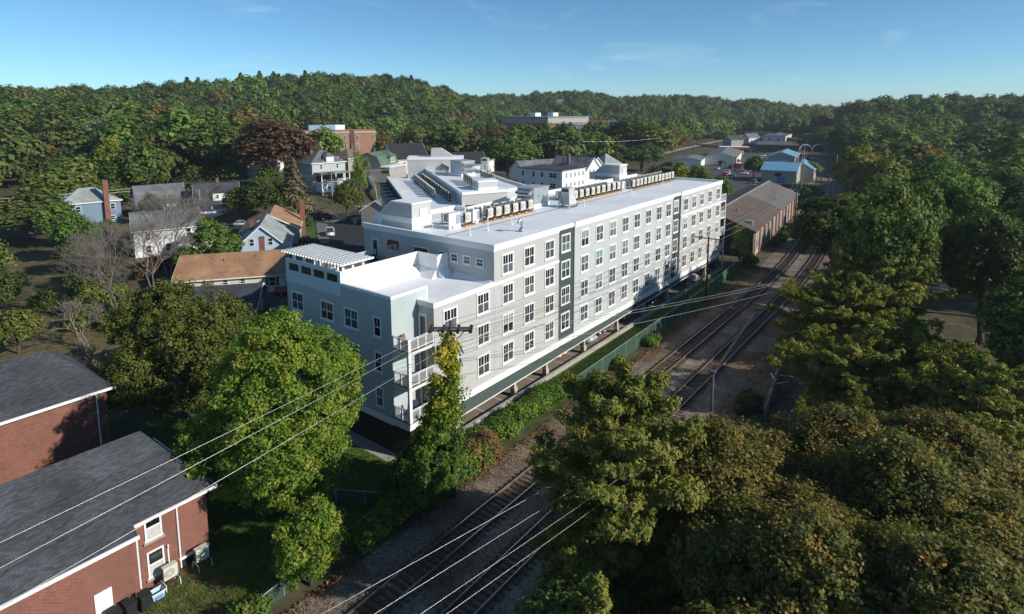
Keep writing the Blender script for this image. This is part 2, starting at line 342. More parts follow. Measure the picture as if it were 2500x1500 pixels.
# ------------------------------------------------------------------ the two tracks
rail_m = M('rail_steel', (0.15, 0.085, 0.05), 0.55, 0.25, 2.0, metal=0.35, spec=0.4, c2=(0.26, 0.17, 0.11))
railtop_m = M('rail_head', (0.42, 0.36, 0.31), 0.32, 0.15, 2.0, metal=0.85)
sleeper_m = M('sleeper_timber', (0.05, 0.036, 0.026), 0.9, 0.4, 3.0, 0.4, 30, coord='OBJ', c2=(0.10, 0.075, 0.055))
mb = MB(); mb.box(-0.115, 0.115, -1.3, 1.3, -0.08, 0.07); mb.box(-0.1, 0.1, -0.86, -0.70, 0.07, 0.085); mb.box(-0.1, 0.1, 0.70, 0.86, 0.07, 0.085)
sleeper_me = mb.mesh('sleeper', sleeper_m)
def make_track(y0, label):
    t = thing('railway_track', label, 'railway track', (0, y0, 0), 0, 'parallel railway tracks', True)
    rr = random.Random(int(-y0)); far = MB(); n = 0
    for i in range(400):
        x = -50+i*0.56; y = track_y(x, y0); a = math.atan2(track_y(x+1, y0)-y, 1)+rr.uniform(-0.012, 0.012)
        if x < 82:
            o = link('sleeper', sleeper_me, t); o.location = (x+rr.uniform(-0.03, 0.03), y+rr.uniform(-0.04, 0.04), 0.03+rr.uniform(-0.02, 0.015)); o.rotation_euler = (0, 0, a)
        else:
            c, s = math.cos(a), math.sin(a)
            q = [(x+u*c-w*s, y+u*s+w*c) for u, w in ((-0.11, -1.3), (0.11, -1.3), (0.11, 1.3), (-0.11, 1.3))]
            far.prism(q, 0.0, 0.1)
    stuff(far.build('far_sleepers', sleeper_m, t))
    for g in (-0.78, 0.78):
        m1, m2 = MB(), MB(); pts = [(x, track_y(x, y0+g)) for x in [-60, 50]+list(np.arange(55, 126, 5))+[420]]
        for (xa, ya), (xb, yb) in zip(pts, pts[1:]):
            m1.bar((xa, ya, 0.165), (xb, yb, 0.165), 0.03, 0.13); m1.bar((xa, ya, 0.112), (xb, yb, 0.112), 0.14, 0.025); m2.bar((xa, ya, 0.245), (xb, yb, 0.245), 0.075, 0.04)
        r = m1.build('rail', rail_m, t); m2.build('rail_head', railtop_m, r)
    return t
make_track(-9.62, 'railway track with rusty rails nearest the apartment building')
make_track(-14.08, 'railway track with rusty rails farther from the apartment building, beside the wooded bank')
# ================================================================== the apartment building
grey_m = M('grey_siding', (0.50, 0.495, 0.47), 0.6, 0.04, 0.5, lines=('Z', 0.155), linek=0.6)
pale_m = M('pale_green_siding', (0.505, 0.528, 0.515), 0.6, 0.05, 0.5, lines=('Z', 0.155), linek=0.6)
end_m = M('blue_green_siding', (0.465, 0.525, 0.515), 0.6, 0.05, 0.5, lines=('Z', 0.155), linek=0.6)
dkgreen_m = M('dark_green_panel', (0.060, 0.084, 0.072), 0.6, 0.08, 0.5)
fascia_m = M('grey_green_fascia', (0.072, 0.097, 0.086), 0.6, 0.06, 0.5)
black_m = M('black_base_panel', (0.018, 0.024, 0.024), 0.6, 0.15, 0.5)
memb_m = M('white_roof_membrane', (0.76, 0.77, 0.78), 0.5, 0.10, 0.16, lines=('X', 3.0), linek=-0.6, detail=7, c2=(0.78, 0.785, 0.79))
deck_m = M('brown_deck', (0.15, 0.105, 0.075), 0.8, 0.2, 2, lines=('X', 0.14), linek=0.4)
steel_m = M('galvanised_steel', (0.52, 0.54, 0.56), 0.38, 0.12, 1.5, metal=0.6, coord='OBJ')
darkgrille_m = M('dark_grille', (0.055, 0.062, 0.066), 0.6, 0.2, 8, coord='OBJ', lines=('Z', 0.05), linek=0.8)
beige_m = M('beige_enamel', (0.60, 0.58, 0.50), 0.45, 0.05, 1, coord='OBJ')
pipe_m = M('black_pipe', (0.02, 0.02, 0.02), 0.6, 0.2, 3, coord='OBJ')
timber_m = M('roof_timber', (0.46, 0.27, 0.12), 0.85, 0.25, 3, stretch=(1, 6, 6), coord='OBJ')
glass_m = glassmat('window_glass', (0.018, 0.02, 0.022))
glassr_m = glassmat('window_glass_room', (0.05, 0.03, 0.022))
glassg_m = glassmat('window_glass_blind', (0.10, 0.19, 0.165), 0.25)
glassc_m = glassmat('window_glass_curtain', (0.26, 0.255, 0.235), 0.3)
screen_m = glassmat('insect_screen', (0.075, 0.083, 0.09), 0.55, 0.3)
curtain_m = M('pale_curtain', (0.5, 0.5, 0.46), 0.9, 0.15, 3, coord='OBJ', lines=('X', 0.12), linek=0.6)
deckrail_m = white_m

APT = thing('apartment_building', 'long four-storey grey and pale green apartment building with white flat roof beside the tracks', 'building', (20, 8, 0), 0, None, True)
# --- bodies
b = MB(); b.box(-1.22, 10.35, 0, 19.47, 3.3, 16.5); b.box(-9.57, -1.24, 0, 17.45, 3.3, 12.95); b.build('wall', grey_m, APT)
b = MB(); b.box(45.75, 65.0, 0, 17.2, 3.3, 16.5); b.build('wall', grey_m, APT)
b = MB(); b.box(13.70, 42.60, 0, 17.2, 3.3, 16.5); b.build('wall', pale_m, APT)
b = MB(); b.box(-12.63, -9.60, 2.0, 17.5, 2.7, 12.95); b.build('wall', end_m, APT)
for xa, xb in ((10.36, 13.69), (42.61, 45.74)):
    b = MB(); b.box(xa, xb, 0.14, 17.0, 3.3, 16.5); b.build('recessed_bay', dkgreen_m, APT)
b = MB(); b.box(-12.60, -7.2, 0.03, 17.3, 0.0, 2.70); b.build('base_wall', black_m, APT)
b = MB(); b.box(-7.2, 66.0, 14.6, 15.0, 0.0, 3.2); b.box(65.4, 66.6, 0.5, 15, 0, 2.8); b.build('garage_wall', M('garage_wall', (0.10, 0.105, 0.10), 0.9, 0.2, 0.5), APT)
b = MB(); b.box(-7.1, 65.0, 0.35, 17.0, 2.75, 3.28); b.build('soffit', M('soffit', (0.32, 0.32, 0.31), 0.8), APT)
# --- fascia under the overhang, its lower edge rising slightly to the far end
b = MB(); b.prism([(-9.6, 0.0), (65.0, 0.0), (65.0, 0.33), (-9.6, 0.33)], 2.0, 2.85)
b.v = [(x, y, z if z > 2.5 else 1.42+0.0148*(x+9.6)) for x, y, z in b.v]; b.build('fascia', fascia_m, APT)
b = MB(); b.prism([(-9.6, -0.05), (65.0, -0.05), (65.0, 0.30), (-9.6, 0.30)], 1.0, 1.9)
b.v = [(x, y, (1.42 if z > 1.5 else 1.33)+0.0148*(x+9.6)) for x, y, z in b.v]; b.build('fascia_trim', white_m, APT)
# --- bands and cornices
b = MB()
for xa, xb in ((-1.34, 10.35), (13.68, 42.62), (45.72, 65.1)):
    b.box(xa, xb, -0.12, 0.30, 16.40, 16.92); b.box(xa, xb, -0.055, 0.02, 16.24, 16.40)
b.box(-1.34, -1.0, 0.3, 19.6, 16.40, 16.92); b.box(-1.275, -1.2, 0.02, 19.5, 16.24, 16.40)
for xa, xb in ((10.35, 13.68), (42.62, 45.72)): b.box(xa, xb, 0.03, 0.34, 16.38, 16.86)
b.box(64.8, 65.1, 0.3, 17.0, 16.4, 16.92)
b.build('cornice', white_m, APT)
b = MB()
b.prism([(-9.66, -0.075), (-1.225, -0.075), (-1.225, 0.28), (-9.36, 0.28), (-9.36, 1.98), (-9.66, 1.98)], 12.80, 13.26); b.build('storey_band', white_m, APT)
for xa, xb in ((-1.22, 10.35), (45.74, 65.06)): MB().box(xa, xb, -0.075, 0.05, 12.80, 13.06).build('storey_band', white_m, APT)
b = MB()
for xa, xb in ((-9.6, 10.35), (13.69, 42.61), (45.74, 65.06)): b.box(xa, xb, -0.085, 0.1, 2.80, 3.42)
for xa, xb in ((10.35, 13.69), (42.61, 45.74)): b.box(xa, xb, -0.04, 0.16, 2.80, 3.42)
b.box(-12.70, -12.6, 2.0, 17.55, 2.62, 3.18); b.box(-12.70, -9.6, -0.04, 0.14, 2.78, 3.14); b.box(-12.70, -12.58, 0.14, 2.0, 2.72, 3.14)
b.build('base_band', white_m, APT)
# --- the lower end block: parapets, openings, roofs
b = MB(); b.box(-12.63, -12.38, 2.25, 8.75, 12.95, 14.0); b.box(-12.63, -8.42, 2.0, 2.25, 12.95, 14.0); b.build('parapet', end_m, APT)
b = MB(); b.box(-12.70, -12.34, 1.93, 8.76, 13.98, 14.26); b.box(-12.34, -8.38, 1.93, 2.30, 13.98, 14.26); b.box(-8.60, -8.36, 1.95, 2.28, 13.0, 13.98); b.build('parapet_cap', white_m, APT)
b = MB(); b.box(-12.66, -12.40, 8.77, 17.52, 12.95, 14.19); b.box(-12.66, -12.40, 8.77, 17.52, 14.92, 15.28)
ys = [8.77, 9.2, 10.85, 11.2, 12.9, 13.25, 14.93, 15.3, 17.0, 17.52]
for i in range(0, 10, 2): b.box(-12.66, -12.40, ys[i], ys[i+1], 14.19, 14.92)
tw = b.build('terrace_screen_wall', M('pale_trim', (0.55, 0.65, 0.68), 0.6, 0.03), APT)
for i in range(1, 9, 2):
    f = MB(); f.box(-12.60, -12.50, ys[i], ys[i]+0.22, 14.19, 14.92); f.box(-12.60, -12.50, ys[i]+0.22, ys[i+1], 14.19, 14.28); f.build('window_frame', pipe_m, tw); MB().box(-12.56, -12.54, ys[i]+0.22, ys[i+1], 14.28, 14.92).build('pane', glassr_m, tw)
b = MB(); b.prism([(-12.38, 2.25), (-9.35, 2.25), (-9.35, 0.25), (-1.22, 0.25), (-1.22, 8.75), (-12.38, 8.75)], 12.90, 13.0); b.build('roof_membrane', memb_m, APT)
b = MB(); b.box(-12.38, -1.22, 8.95, 17.4, 12.90, 13.02); b.build('terrace_deck', deck_m, APT)
b = MB(); b.prof([(8.74, 13.0), (7.7, 13.0), (8.74, 13.9)], -12.3, -2.95); b.prof([(6.05, 13.0), (5.3, 13.0), (6.05, 13.8)], -2.75, -1.25)
b.profy([(-1.23, 13.0), (-1.75, 13.0), (-1.23, 13.42)], 0.3, 5.3); b.profy([(-2.94, 13.0), (-3.7, 13.0), (-2.94, 13.85)], 6.1, 8.7); b.build('roof_cant', memb_m, APT)
pw_m = M('white_panel', (0.78, 0.78, 0.77), 0.5, 0.03, 0.5)
def panels(x0, y0, x1, y1, n, z0=13.0, z1=15.22):
    for i in range(n):
        a, c = (i+0.012)/n, (i+0.988)/n; p = (x0+(x1-x0)*a, y0+(y1-y0)*a); q = (x0+(x1-x0)*c, y0+(y1-y0)*c)
        w = MB(); w.bar((*p, (z0+z1)/2), (*q, (z0+z1)/2), 0.08, z1-z0); w.build('wall_panel', pw_m, APT)
panels(-12.36, 8.82, -2.86, 8.90, 10); panels(-2.86, 8.86, -2.86, 6.14, 3); panels(-2.86, 6.10, -1.26, 6.10, 2)
b = MB(); b.bar((-12.4, 8.86, 15.28), (-2.78, 8.92, 15.28), 0.2, 0.08); b.bar((-2.86, 8.82, 15.282), (-2.86, 6.02, 15.282), 0.18, 0.08); b.bar((-2.95, 6.10, 15.284), (-1.24, 6.10, 15.284), 0.16, 0.08); b.build('wall_cap', white_m, APT)
b = MB(); b.prism([(-1.0, 0.3), (64.8, 0.3), (64.8, 16.9), (17, 16.9), (3.6, 19.2), (-1.0, 19.2)], 16.44, 16.54); b.build('roof_membrane', memb_m, APT)
b = MB(); b.box(0.4, 64.8, 7.72, 8.06, 16.545, 16.565); b.build('roof_walk_pad', M('grey_walk_pad', (0.33, 0.34, 0.36), 0.8, 0.1, 0.5), APT)
b = MB()
for p, q in (((3.6, 19.2), (14.0, 19.05)), ((14.0, 19.05), (13.55, 16.75)), ((13.55, 16.75), (19.5, 17.2)), ((19.5, 17.2), (54.8, 17.05)), ((58.2, 17.05), (65.0, 17.05))):
    b.bar((*p, 16.72), (*q, 16.72), 0.32, 0.66)
b.build('rear_parapet', white_m, APT)
# --- columns
for x in (-6.75, 2.3, 8.2, 16.5, 25.2, 33.5, 42.0, 51.0, 58.5):
    b = MB(); zt = 1.35+0.0148*(x+9.6); b.box(x-0.17, x+0.17, 0.10, 0.44, 0.0, zt+0.2); b.box(x-0.27, x+0.27, 0.0, 0.54, 0.0, 0.95); b.build('column', M('stone_column', (0.46, 0.41, 0.34), 0.85, 0.12, 2) if x > -6 else white_m, APT)
# --- windows
def window_meshes(w, h, units, tag_):
    f = MB(); t = 0.12
    f.box(-w/2, w/2, -0.07, 0, h-t, h); f.box(-w/2-0.04, w/2+0.04, -0.11, 0, 0, 0.15)
    for s in (-1, 1): f.box(min(s*w/2, s*(w/2-t)), max(s*w/2, s*(w/2-t)), -0.07, 0, 0.15, h-t)
    iw = w-2*t; uw = iw/units; up, lo = MB(), MB(); ih = h-t-0.15; mid = 0.15+ih*0.5
    for k in range(units):
        x0 = -iw/2+k*uw; x1 = x0+uw
        if k: f.box(x0-0.05, x0+0.05, -0.062, 0, 0.15, h-t)
        f.box(x0, x1, -0.055, 0, mid-0.035, mid+0.035)
        for xa, xb in ((x0, x0+0.05), (x1-0.05, x1)): f.box(xa, xb, -0.045, 0, 0.15, h-t)
        f.box(x0, x1, -0.045, 0, h-t-0.05, h-t); f.box(x0, x1, -0.045, 0, 0.15, 0.21)
        xm = (x0+x1)/2; f.box(xm-0.02, xm+0.02, -0.04, 0, mid, h-t-0.05)
        up.box(x0+0.05, x1-0.05, -0.022, -0.006, mid+0.035, h-t-0.05); lo.box(x0+0.05, x1-0.05, -0.028, -0.006, 0.21, mid-0.035)
    return dict(frame=f.mesh('window', white_m), up=[up.mesh('pane', m) for m in (glass_m, glassr_m, glassg_m, glassc_m)], lo=[lo.mesh('pane', m) for m in (screen_m, screen_m, glass_m)])
WM = {'wide': window_meshes(1.88, 2.16, 2, 'a'), 'left': window_meshes(2.04, 1.95, 2, 'b'), 'narrow': window_meshes(1.06, 1.95, 1, 'c'), 'sq': window_meshes(1.10, 1.02, 1, 'd')}
rw = random.Random(11)
def put_window(kind, loc, rz=0.0, parent=APT):
    d = WM[kind]; o = link('window', d['frame'], parent); o.location = loc; o.rotation_euler = (0, 0, rz)
    u = link('pane', rw.choices(d['up'], (7, 2, 1, 1.2))[0], o); v = link('pane', rw.choices(d['lo'], (5, 3, 1))[0], o); return o
cw = 0.94
for x, rows in ((-8.45, (1, 2, 3)), (-3.88, (1, 2, 3)), (0.0, (0, 1, 2, 3)), (3.67, (0, 1, 2, 3)), (7.5, (0, 1, 2, 3)), (15.07, (0, 1, 2, 3)), (18.63, (0, 1, 2, 3)), (22.12, (0, 1, 2, 3)), (25.64, (0, 1, 2, 3)), (29.12, (0, 1, 2, 3)),
                (32.77, (0, 1, 2, 3)), (36.41, (0, 1, 2, 3)), (39.85, (0, 1, 2, 3)), (46.83, (0, 1, 2, 3)), (50.42, (0, 1, 2, 3)), (53.96, (0, 1, 2, 3)), (57.9, (0, 1, 2, 3)), (62.2, (0, 1, 2, 3))):
    for r in rows:
        dz = -0.30 if (x == -8.45) else 0
        put_window('wide', (x+cw, 0, 15.70-3.1*r-2.16+dz+(0.12 if x > -4 else 0)*0))
for x in (11.95, 44.05):
    for r in range(4): put_window('wide', (x, 0.14, 15.80-3.1*r-2.16))
for z in (12.13, 8.94, 5.70):
    for y in (10.98, 7.40, 15.74): put_window('left', (-12.63, y, z-1.95), -math.pi/2)
    put_window('narrow', (-12.63, 3.83, z-1.95), -math.pi/2)
for y in (5.22, 3.50, 1.78): put_window('sq', (-1.22, y, 14.36), -math.pi/2)
# --- doors
door_m = M('door_paint', (0.50, 0.55, 0.56), 0.5, 0.03); cream_m = M('cream_door', (0.72, 0.69, 0.60), 0.5, 0.03)
def door(x, y, z, w, h, axis_, paint, glassy=False, parent=APT, wide=False):
    """axis_ 'x': in a wall facing -X; 'y': in a wall facing -Y"""
    f = MB(); f.box(-w/2-0.1, w/2+0.1, -0.06, 0, h, h+0.12); f.box(-w/2-0.1, -w/2, -0.06, 0, 0, h); f.box(w/2, w/2+0.1, -0.06, 0, 0, h)
    o = f.build('door', white_m, parent); o.location = (x, y, z); o.rotation_euler = (0, 0, -math.pi/2 if axis_ == 'x' else 0)
    p = MB(); p.box(-w/2, w/2, -0.03, -0.002, 0, h); p.build('leaf', glass_m if wide else paint, o)
    if glassy: g = MB(); g.box(-w/2+0.18, w/2-0.18, -0.045, -0.031, 0.25 if not wide else 0.1, h-0.15); g.build('pane', glass_m, o)
    k = MB(); k.box(w/2-0.14, w/2-0.08, -0.09, -0.03, 0.98, 1.08); k.build('handle', steel_m, o)
for z in (9.75, 6.58, 3.40): door(-9.57, 1.36, z, 0.92, 2.2, 'x', white_m, True)
door(-1.22, 17.55, 13.02, 1.0, 2.2, 'x', door_m, True); door(-1.22, 10.1, 13.02, 2.1, 2.2, 'x', door_m, True, wide=True); door(-1.22, 6.85, 13.02, 1.1, 2.2, 'x', door_m, True, wide=True)
# --- balconies
bal_m = M('balcony_fascia', (0.66, 0.68, 0.66), 0.6, 0.03); tread_m = M('balcony_boards', (0.16, 0.10, 0.07), 0.8, 0.2, 3)
def railing(b, p, q, z, n):
    p, q = Vector((*p, 0)), Vector((*q, 0)); U = Vector((0, 0, 1)); d = (q-p)
    b.bar(p+U*(z+1.07), q+U*(z+1.07), 0.07, 0.05); b.bar(p+U*(z+0.95), q+U*(z+0.95), 0.04, 0.04); b.bar(p+U*(z+0.12), q+U*(z+0.12), 0.05, 0.05)
    k = max(1, round(d.length/0.95))
    for i in range(k+1): c = p+d*i/k; b.box(c.x-0.045, c.x+0.045, c.y-0.045, c.y+0.045, z, z+1.08)
    for i in range(n): c = p+d*(i+0.5)/n; b.box(c.x-0.014, c.x+0.014, c.y-0.014, c.y+0.014, z+0.12, z+0.95)
for z in (9.74, 6.58, 3.40):
    o = MB().box(-12.63, -9.58, 0.0, 1.99, z-0.36, z-0.06).build('balcony', bal_m, APT)
    MB().box(-12.66, -9.58, -0.04, 1.99, z-0.055, z).build('floor_boards', tread_m, o)
    r = MB(); railing(r, (-12.40, 0.06), (-9.66, 0.06), z, 22); railing(r, (-12.56, 1.93), (-12.56, 0.22), z, 13); r.build('railing', white_m, o)
for z in (13.1, 10.0, 6.9, 3.75):
    o = MB().box(65.08, 67.6, 0.0, 2.6, z-0.34, z-0.06).build('balcony', white_m, APT)
    MB().box(65.08, 67.64, -0.04, 2.6, z-0.055, z).build('floor_boards', tread_m, o)
    r = MB(); railing(r, (65.2, 0.06), (67.45, 0.06), z, 16); railing(r, (67.5, 0.2), (67.5, 2.5), z, 16); r.build('railing', white_m, o)
b = MB(); b.box(-12.66, -12.36, -0.03, 0.20, 3.05, 10.86); b.build('balcony_post', white_m, APT)
b = MB(); b.box(67.38, 67.62, -0.03, 0.2, 0.3, 14.2); b.build('balcony_post', white_m, APT)
# --- stair heads on the roof
def stair_head(dx, dy, z=16.54):
    b = MB(); p = [(13.1, z), (16.4, z), (18.2, z), (18.2, 17.9), (16.4, 19.4), (13.1, 19.4)]
    b.prof([(y+dy, zz) for y, zz in p], 0.40+dx, 3.40+dx); o = b.build('stair_head', grey_m, APT)
    b = MB(); b.prof([(13.0+dy, 19.38), (16.45+dy, 19.38), (18.3+dy, 17.85), (18.3+dy, 18.0), (16.5+dy, 19.56), (13.0+dy, 19.56)], 0.32+dx, 3.48+dx); b.build('roof_cap', white_m, o)
    b = MB(); b.box(0.34+dx, 0.46+dx, 13.1+dy, 19.5+dy, 17.25, 17.88); b.box(0.40+dx, 3.4+dx, 18.2+dy, 19.5+dy, z, 17.87); b.box(0.37+dx, 3.43+dx, 13.06+dy, 13.11+dy, z, 17.85); b.build('upstand', white_m, o)
    door(2.15+dx, 13.06+dy, 16.62, 1.0, 2.05, 'y', cream_m, False, o)
    return o
stair_head(0, 0); stair_head(55.0, 2.8)
# --- rear wing: low roof with mansard, raised roof between the wings
dW = Vector((0.594, 0.805)); nW = Vector((-0.805, 0.594))
b = MB(); b.prism([(3.6, 19.5), (13.5, 16.9), (17.6, 20.5), (42.5, 54.2), (32.6, 54.0), (13.4, 28.2)], 3.0, 16.42); b.build('wing', pale_m, APT)
b = MB(); b.prism([(3.7, 19.6), (13.6, 17.0), (17.6, 20.6), (42.4, 54.1), (32.7, 53.8), (13.6, 28.2)], 16.42, 16.47); b.build('roof_membrane', memb_m, APT)
HB = [(17.0, 20.6), (23.5, 17.6), (28.6, 17.6), (33.0, 25.0), (47.5, 46.5), (42.2, 54.6)]
b = MB(); b.prism(HB, 16.45, 17.95); b.build('raised_block', grey_m, APT)
b = MB(); b.prism([(x*0.985+0.45, y*0.985+0.5) for x, y in HB], 17.95, 18.0); b.build('roof_membrane', memb_m, APT)
b = MB()
for p, q in zip(HB, HB[1:]+HB[:1]): b.bar((*p, 18.15), (*q, 18.15), 0.3, 0.44)
b.build('raised_parapet', white_m, APT)
slate_m = M('slate_mansard', (0.028, 0.03, 0.033), 0.8, 0.3, 3, 0.3, 20)
o0, o1 = Vector((13.4, 28.2)), Vector((32.6, 54.0))
b = MB(); e = 1.5
v = [(*o0, 16.9), (*o1, 16.9), (*(o1+nW*e), 13.4), (*(o0+nW*e), 13.4), (*o0, 13.4), (*o1, 13.4)]
b.add(v, [(0, 1, 2, 3), (3, 2, 5, 4), (0, 3, 4), (1, 5, 2), (0, 4, 5, 1)]); b.build('mansard', slate_m, APT)
b = MB(); b.bar((*o0, 16.85), (*o1, 16.85), 0.5, 0.3); b.bar((*(o0+nW*1.5), 13.35), (*(o1+nW*1.5), 13.35), 0.3, 0.3); b.build('wing_cornice', white_m, APT)
b = MB(); b.prism([tuple(o0+nW*1.4), tuple(o1+nW*1.4), tuple(o1), tuple(o0)], 3.0, 13.35); b.build('wall', pale_m, APT)
an = math.atan2(dW.y, dW.x)
for i in range(7):
    c = o0+(o1-o0)*((i+0.6)/7.2)+nW*0.9
    b = MB(); b.box(-0.75, 0.75, -0.9, 0.75, 13.6, 15.9); q = b.build('dormer', M('dormer_trim', (0.62, 0.66, 0.67), 0.6, 0.03), APT); q.location = (c.x, c.y, 0); q.rotation_euler = (0, 0, an)
    MB().box(-0.55, 0.55, 0.76, 0.79, 13.9, 15.6).build('pane', glass_m, q); MB().box(-0.85, 0.85, -0.95, 0.95, 15.9, 16.02).build('dormer_roof', slate_m, q)
fp = Vector((35.8, 51.9)); fd = Vector((0.66, -0.75)); fn = Vector((0.75, 0.66))
b = MB(); b.prism([tuple(fp), tuple(fp+fd*11), tuple(fp+fd*11+fn*4), tuple(fp+fn*4)], 16.5, 20.1); o = b.build('stair_head', grey_m, APT)
b = MB(); b.prism([tuple(fp-fn*0.08), tuple(fp+fd*11-fn*0.08), tuple(fp+fd*11+fn*4.1), tuple(fp+fn*4.1)], 20.1, 20.65); b.build('upstand', white_m, o)
b = MB(); q0, q1 = fp+fd*4.6, fp+fd*9.2
vv = [(*q0, 20.6), (*q1, 20.6), (*(q0+fd*0.1), 22.3), (*(q0+fd*2), 22.3)]
ww = [(x+fn.x*2.5, y+fn.y*2.5, z) for x, y, z in vv]
b.add(vv+ww, [(0, 1, 3, 2), (4, 6, 7, 5), (0, 2, 6, 4), (2, 3, 7, 6), (3, 1, 5, 7)]); b.build('stair_gable', grey_m, o)
# --- kerb wall of the car park and the terrace lamp brackets
k = MB(); k.box(-6.6, 66.4, -0.62, -0.34, 0.0, 0.52); tag(k.build('kerb_wall', concrete_m), 'low concrete kerb wall along the open parking level', 'wall')
# ================================================================== things on the roofs
def ac_unit(loc, rz=0.0, label='', group=''):
    """outdoor heat-pump unit; its fan faces local -Y"""
    t = thing('heat_pump_unit', label, 'air conditioner', loc, rz, group)
    MB().box(-0.5, 0.5, -0.2, 0.2, 0.22, 1.36).build('cabinet', beige_m, t, bevel=0.025)
    g = MB(); g.tube([(-0.1, -0.235, 0.79), (-0.1, -0.196, 0.79)], [0.36, 0.38], 20); o = g.build('fan_grille', M('grille_beige', (0.40, 0.385, 0.32), 0.6, 0.1, 12, coord='OBJ'), t)
    h = MB(); h.tube([(-0.1, -0.25, 0.79), (-0.1, -0.23, 0.79)], 0.10, 12); h.build('fan_hub', beige_m, o)
    MB().box(-0.44, 0.44, 0.2, 0.215, 0.30, 1.28).build('coil_grille', darkgrille_m, t); MB().box(-0.515, -0.5, -0.15, 0.15, 0.32, 1.26).build('side_grille', darkgrille_m, t)
    s = MB()
    for x in (-0.36, 0.36): s.box(x-0.03, x+0.03, -0.24, 0.24, 0.0, 0.06); s.box(x-0.02, x+0.02, -0.2, -0.15, 0.06, 0.22); s.box(x-0.02, x+0.02, 0.15, 0.2, 0.06, 0.22)
    s.box(-0.36, 0.36, -0.02, 0.02, 0.05, 0.09); s.build('stand', pipe_m, t)
    p = MB(); p.tube([(0.45, -0.24, 0.35), (0.52, -0.3, 0.15), (0.3, -0.34, 0.05), (-0.2, -0.34, 0.05)], 0.035, 6); p.build('pipe', pipe_m, t)
    return t
ZR = 16.565
proto = None
def ac(x, y, z, rz, label, group):
    global proto
    if proto is None: proto = ac_unit((x, y, z), rz, label, group); return proto
    return dup(proto, (x, y, z), rz, label, group)
ord_ = ['first', 'second', 'third', 'fourth', 'fifth', 'sixth', 'seventh', 'eighth', 'ninth', 'tenth', 'eleventh', 'twelfth', 'thirteenth', 'fourteenth']
def row(x0, x1, y, n, z, rz, where, jit=0.05, y1=None):
    for i in range(n):
        f = i/max(1, n-1); x = x0+(x1-x0)*f; yy = y if y1 is None else y+(y1-y)*f
        ac(x+random.uniform(-jit, jit), yy+random.uniform(-jit, jit), z, rz+random.uniform(-0.03, 0.03), '%s heat pump from the near end, %s' % (ord_[i], where), 'heat pumps '+where)
def timber(name, x0, x1, y0, y1, label):
    t = thing(name, label, 'platform', ((x0+x1)/2, (y0+y1)/2, 16.55), 0, 'timber equipment platforms', True)
    for k in range(3):
        y = y0+(y1-y0)*k/2; MB().box(x0, x1, y-0.11, y+0.11, 16.55, 16.64).build('sleeper_board', timber_m, t)
    for k in range(int((x1-x0)/1.6)+1): x = x0+0.2+k*1.6; MB().box(x, x+0.14, y0-0.2, y1+0.2, 16.64, 16.73).build('cross_board', timber_m, t)
timber('equipment_platform', 8.2, 18.7, 9.2, 10.6, 'timber platform under the middle group of heat pumps nearest the stair head')
timber('equipment_platform', 5.0, 7.3, 9.5, 10.5, 'short timber platform under a single heat pump')
timber('equipment_platform', 28.2, 43.4, 9.1, 10.5, 'long timber platform under the heat pumps beyond the exhaust hood')
timber('equipment_platform', 46.2, 63.9, 8.3, 9.8, 'long timber platform under the heat pumps at the far end of the roof')
row(9.9, 18.3, 9.75, 6, 16.73, 0, 'in the front row of the nearest rooftop group')
row(9.0, 18.8, 12.1, 7, 16.60, math.pi, 'in the back row of the nearest rooftop group')
row(29.5, 42.9, 9.7, 9, 16.73, 0, 'in the front row of the middle rooftop group')
row(29.0, 43.0, 12.2, 12, 16.60, math.pi, 'in the back row of the middle rooftop group')
row(47.0, 63.4, 9.0, 12, 16.73, 0, 'in the front row of the far rooftop group')
row(47.0, 63.4, 11.4, 12, 16.60, math.pi, 'in the back row of the far rooftop group')
ac(6.1, 9.95, 16.73, 0, 'heat pump standing alone on the short timber platform', 'single heat pumps'); ac(5.0, 12.4, 16.6, math.pi, 'heat pump with dark coil behind the white cabinet', 'single heat pumps')
wing_a = math.atan2(dW.y, dW.x)
row(20.6, 33.0, 29.8, 12, 16.48, wing_a, 'in the outer row along the raised block wall', 0.03, 46.8)
row(19.0, 34.6, 25.0, 13, 16.48, wing_a, 'in the inner row along the raised block wall', 0.03, 46.4)
row(25.0, 29.3, 25.6, 5, 18.02, wing_a, 'beside the small grey roof box', 0.03, 31.0)
row(31.0, 34.0, 26.4, 4, 18.02, wing_a, 'at the edge of the raised roof', 0.03, 31.2)
row(37.4, 40.3, 42.6, 3, 18.02, wing_a, 'beside the twin-hood rooftop unit', 0.03, 46.4)
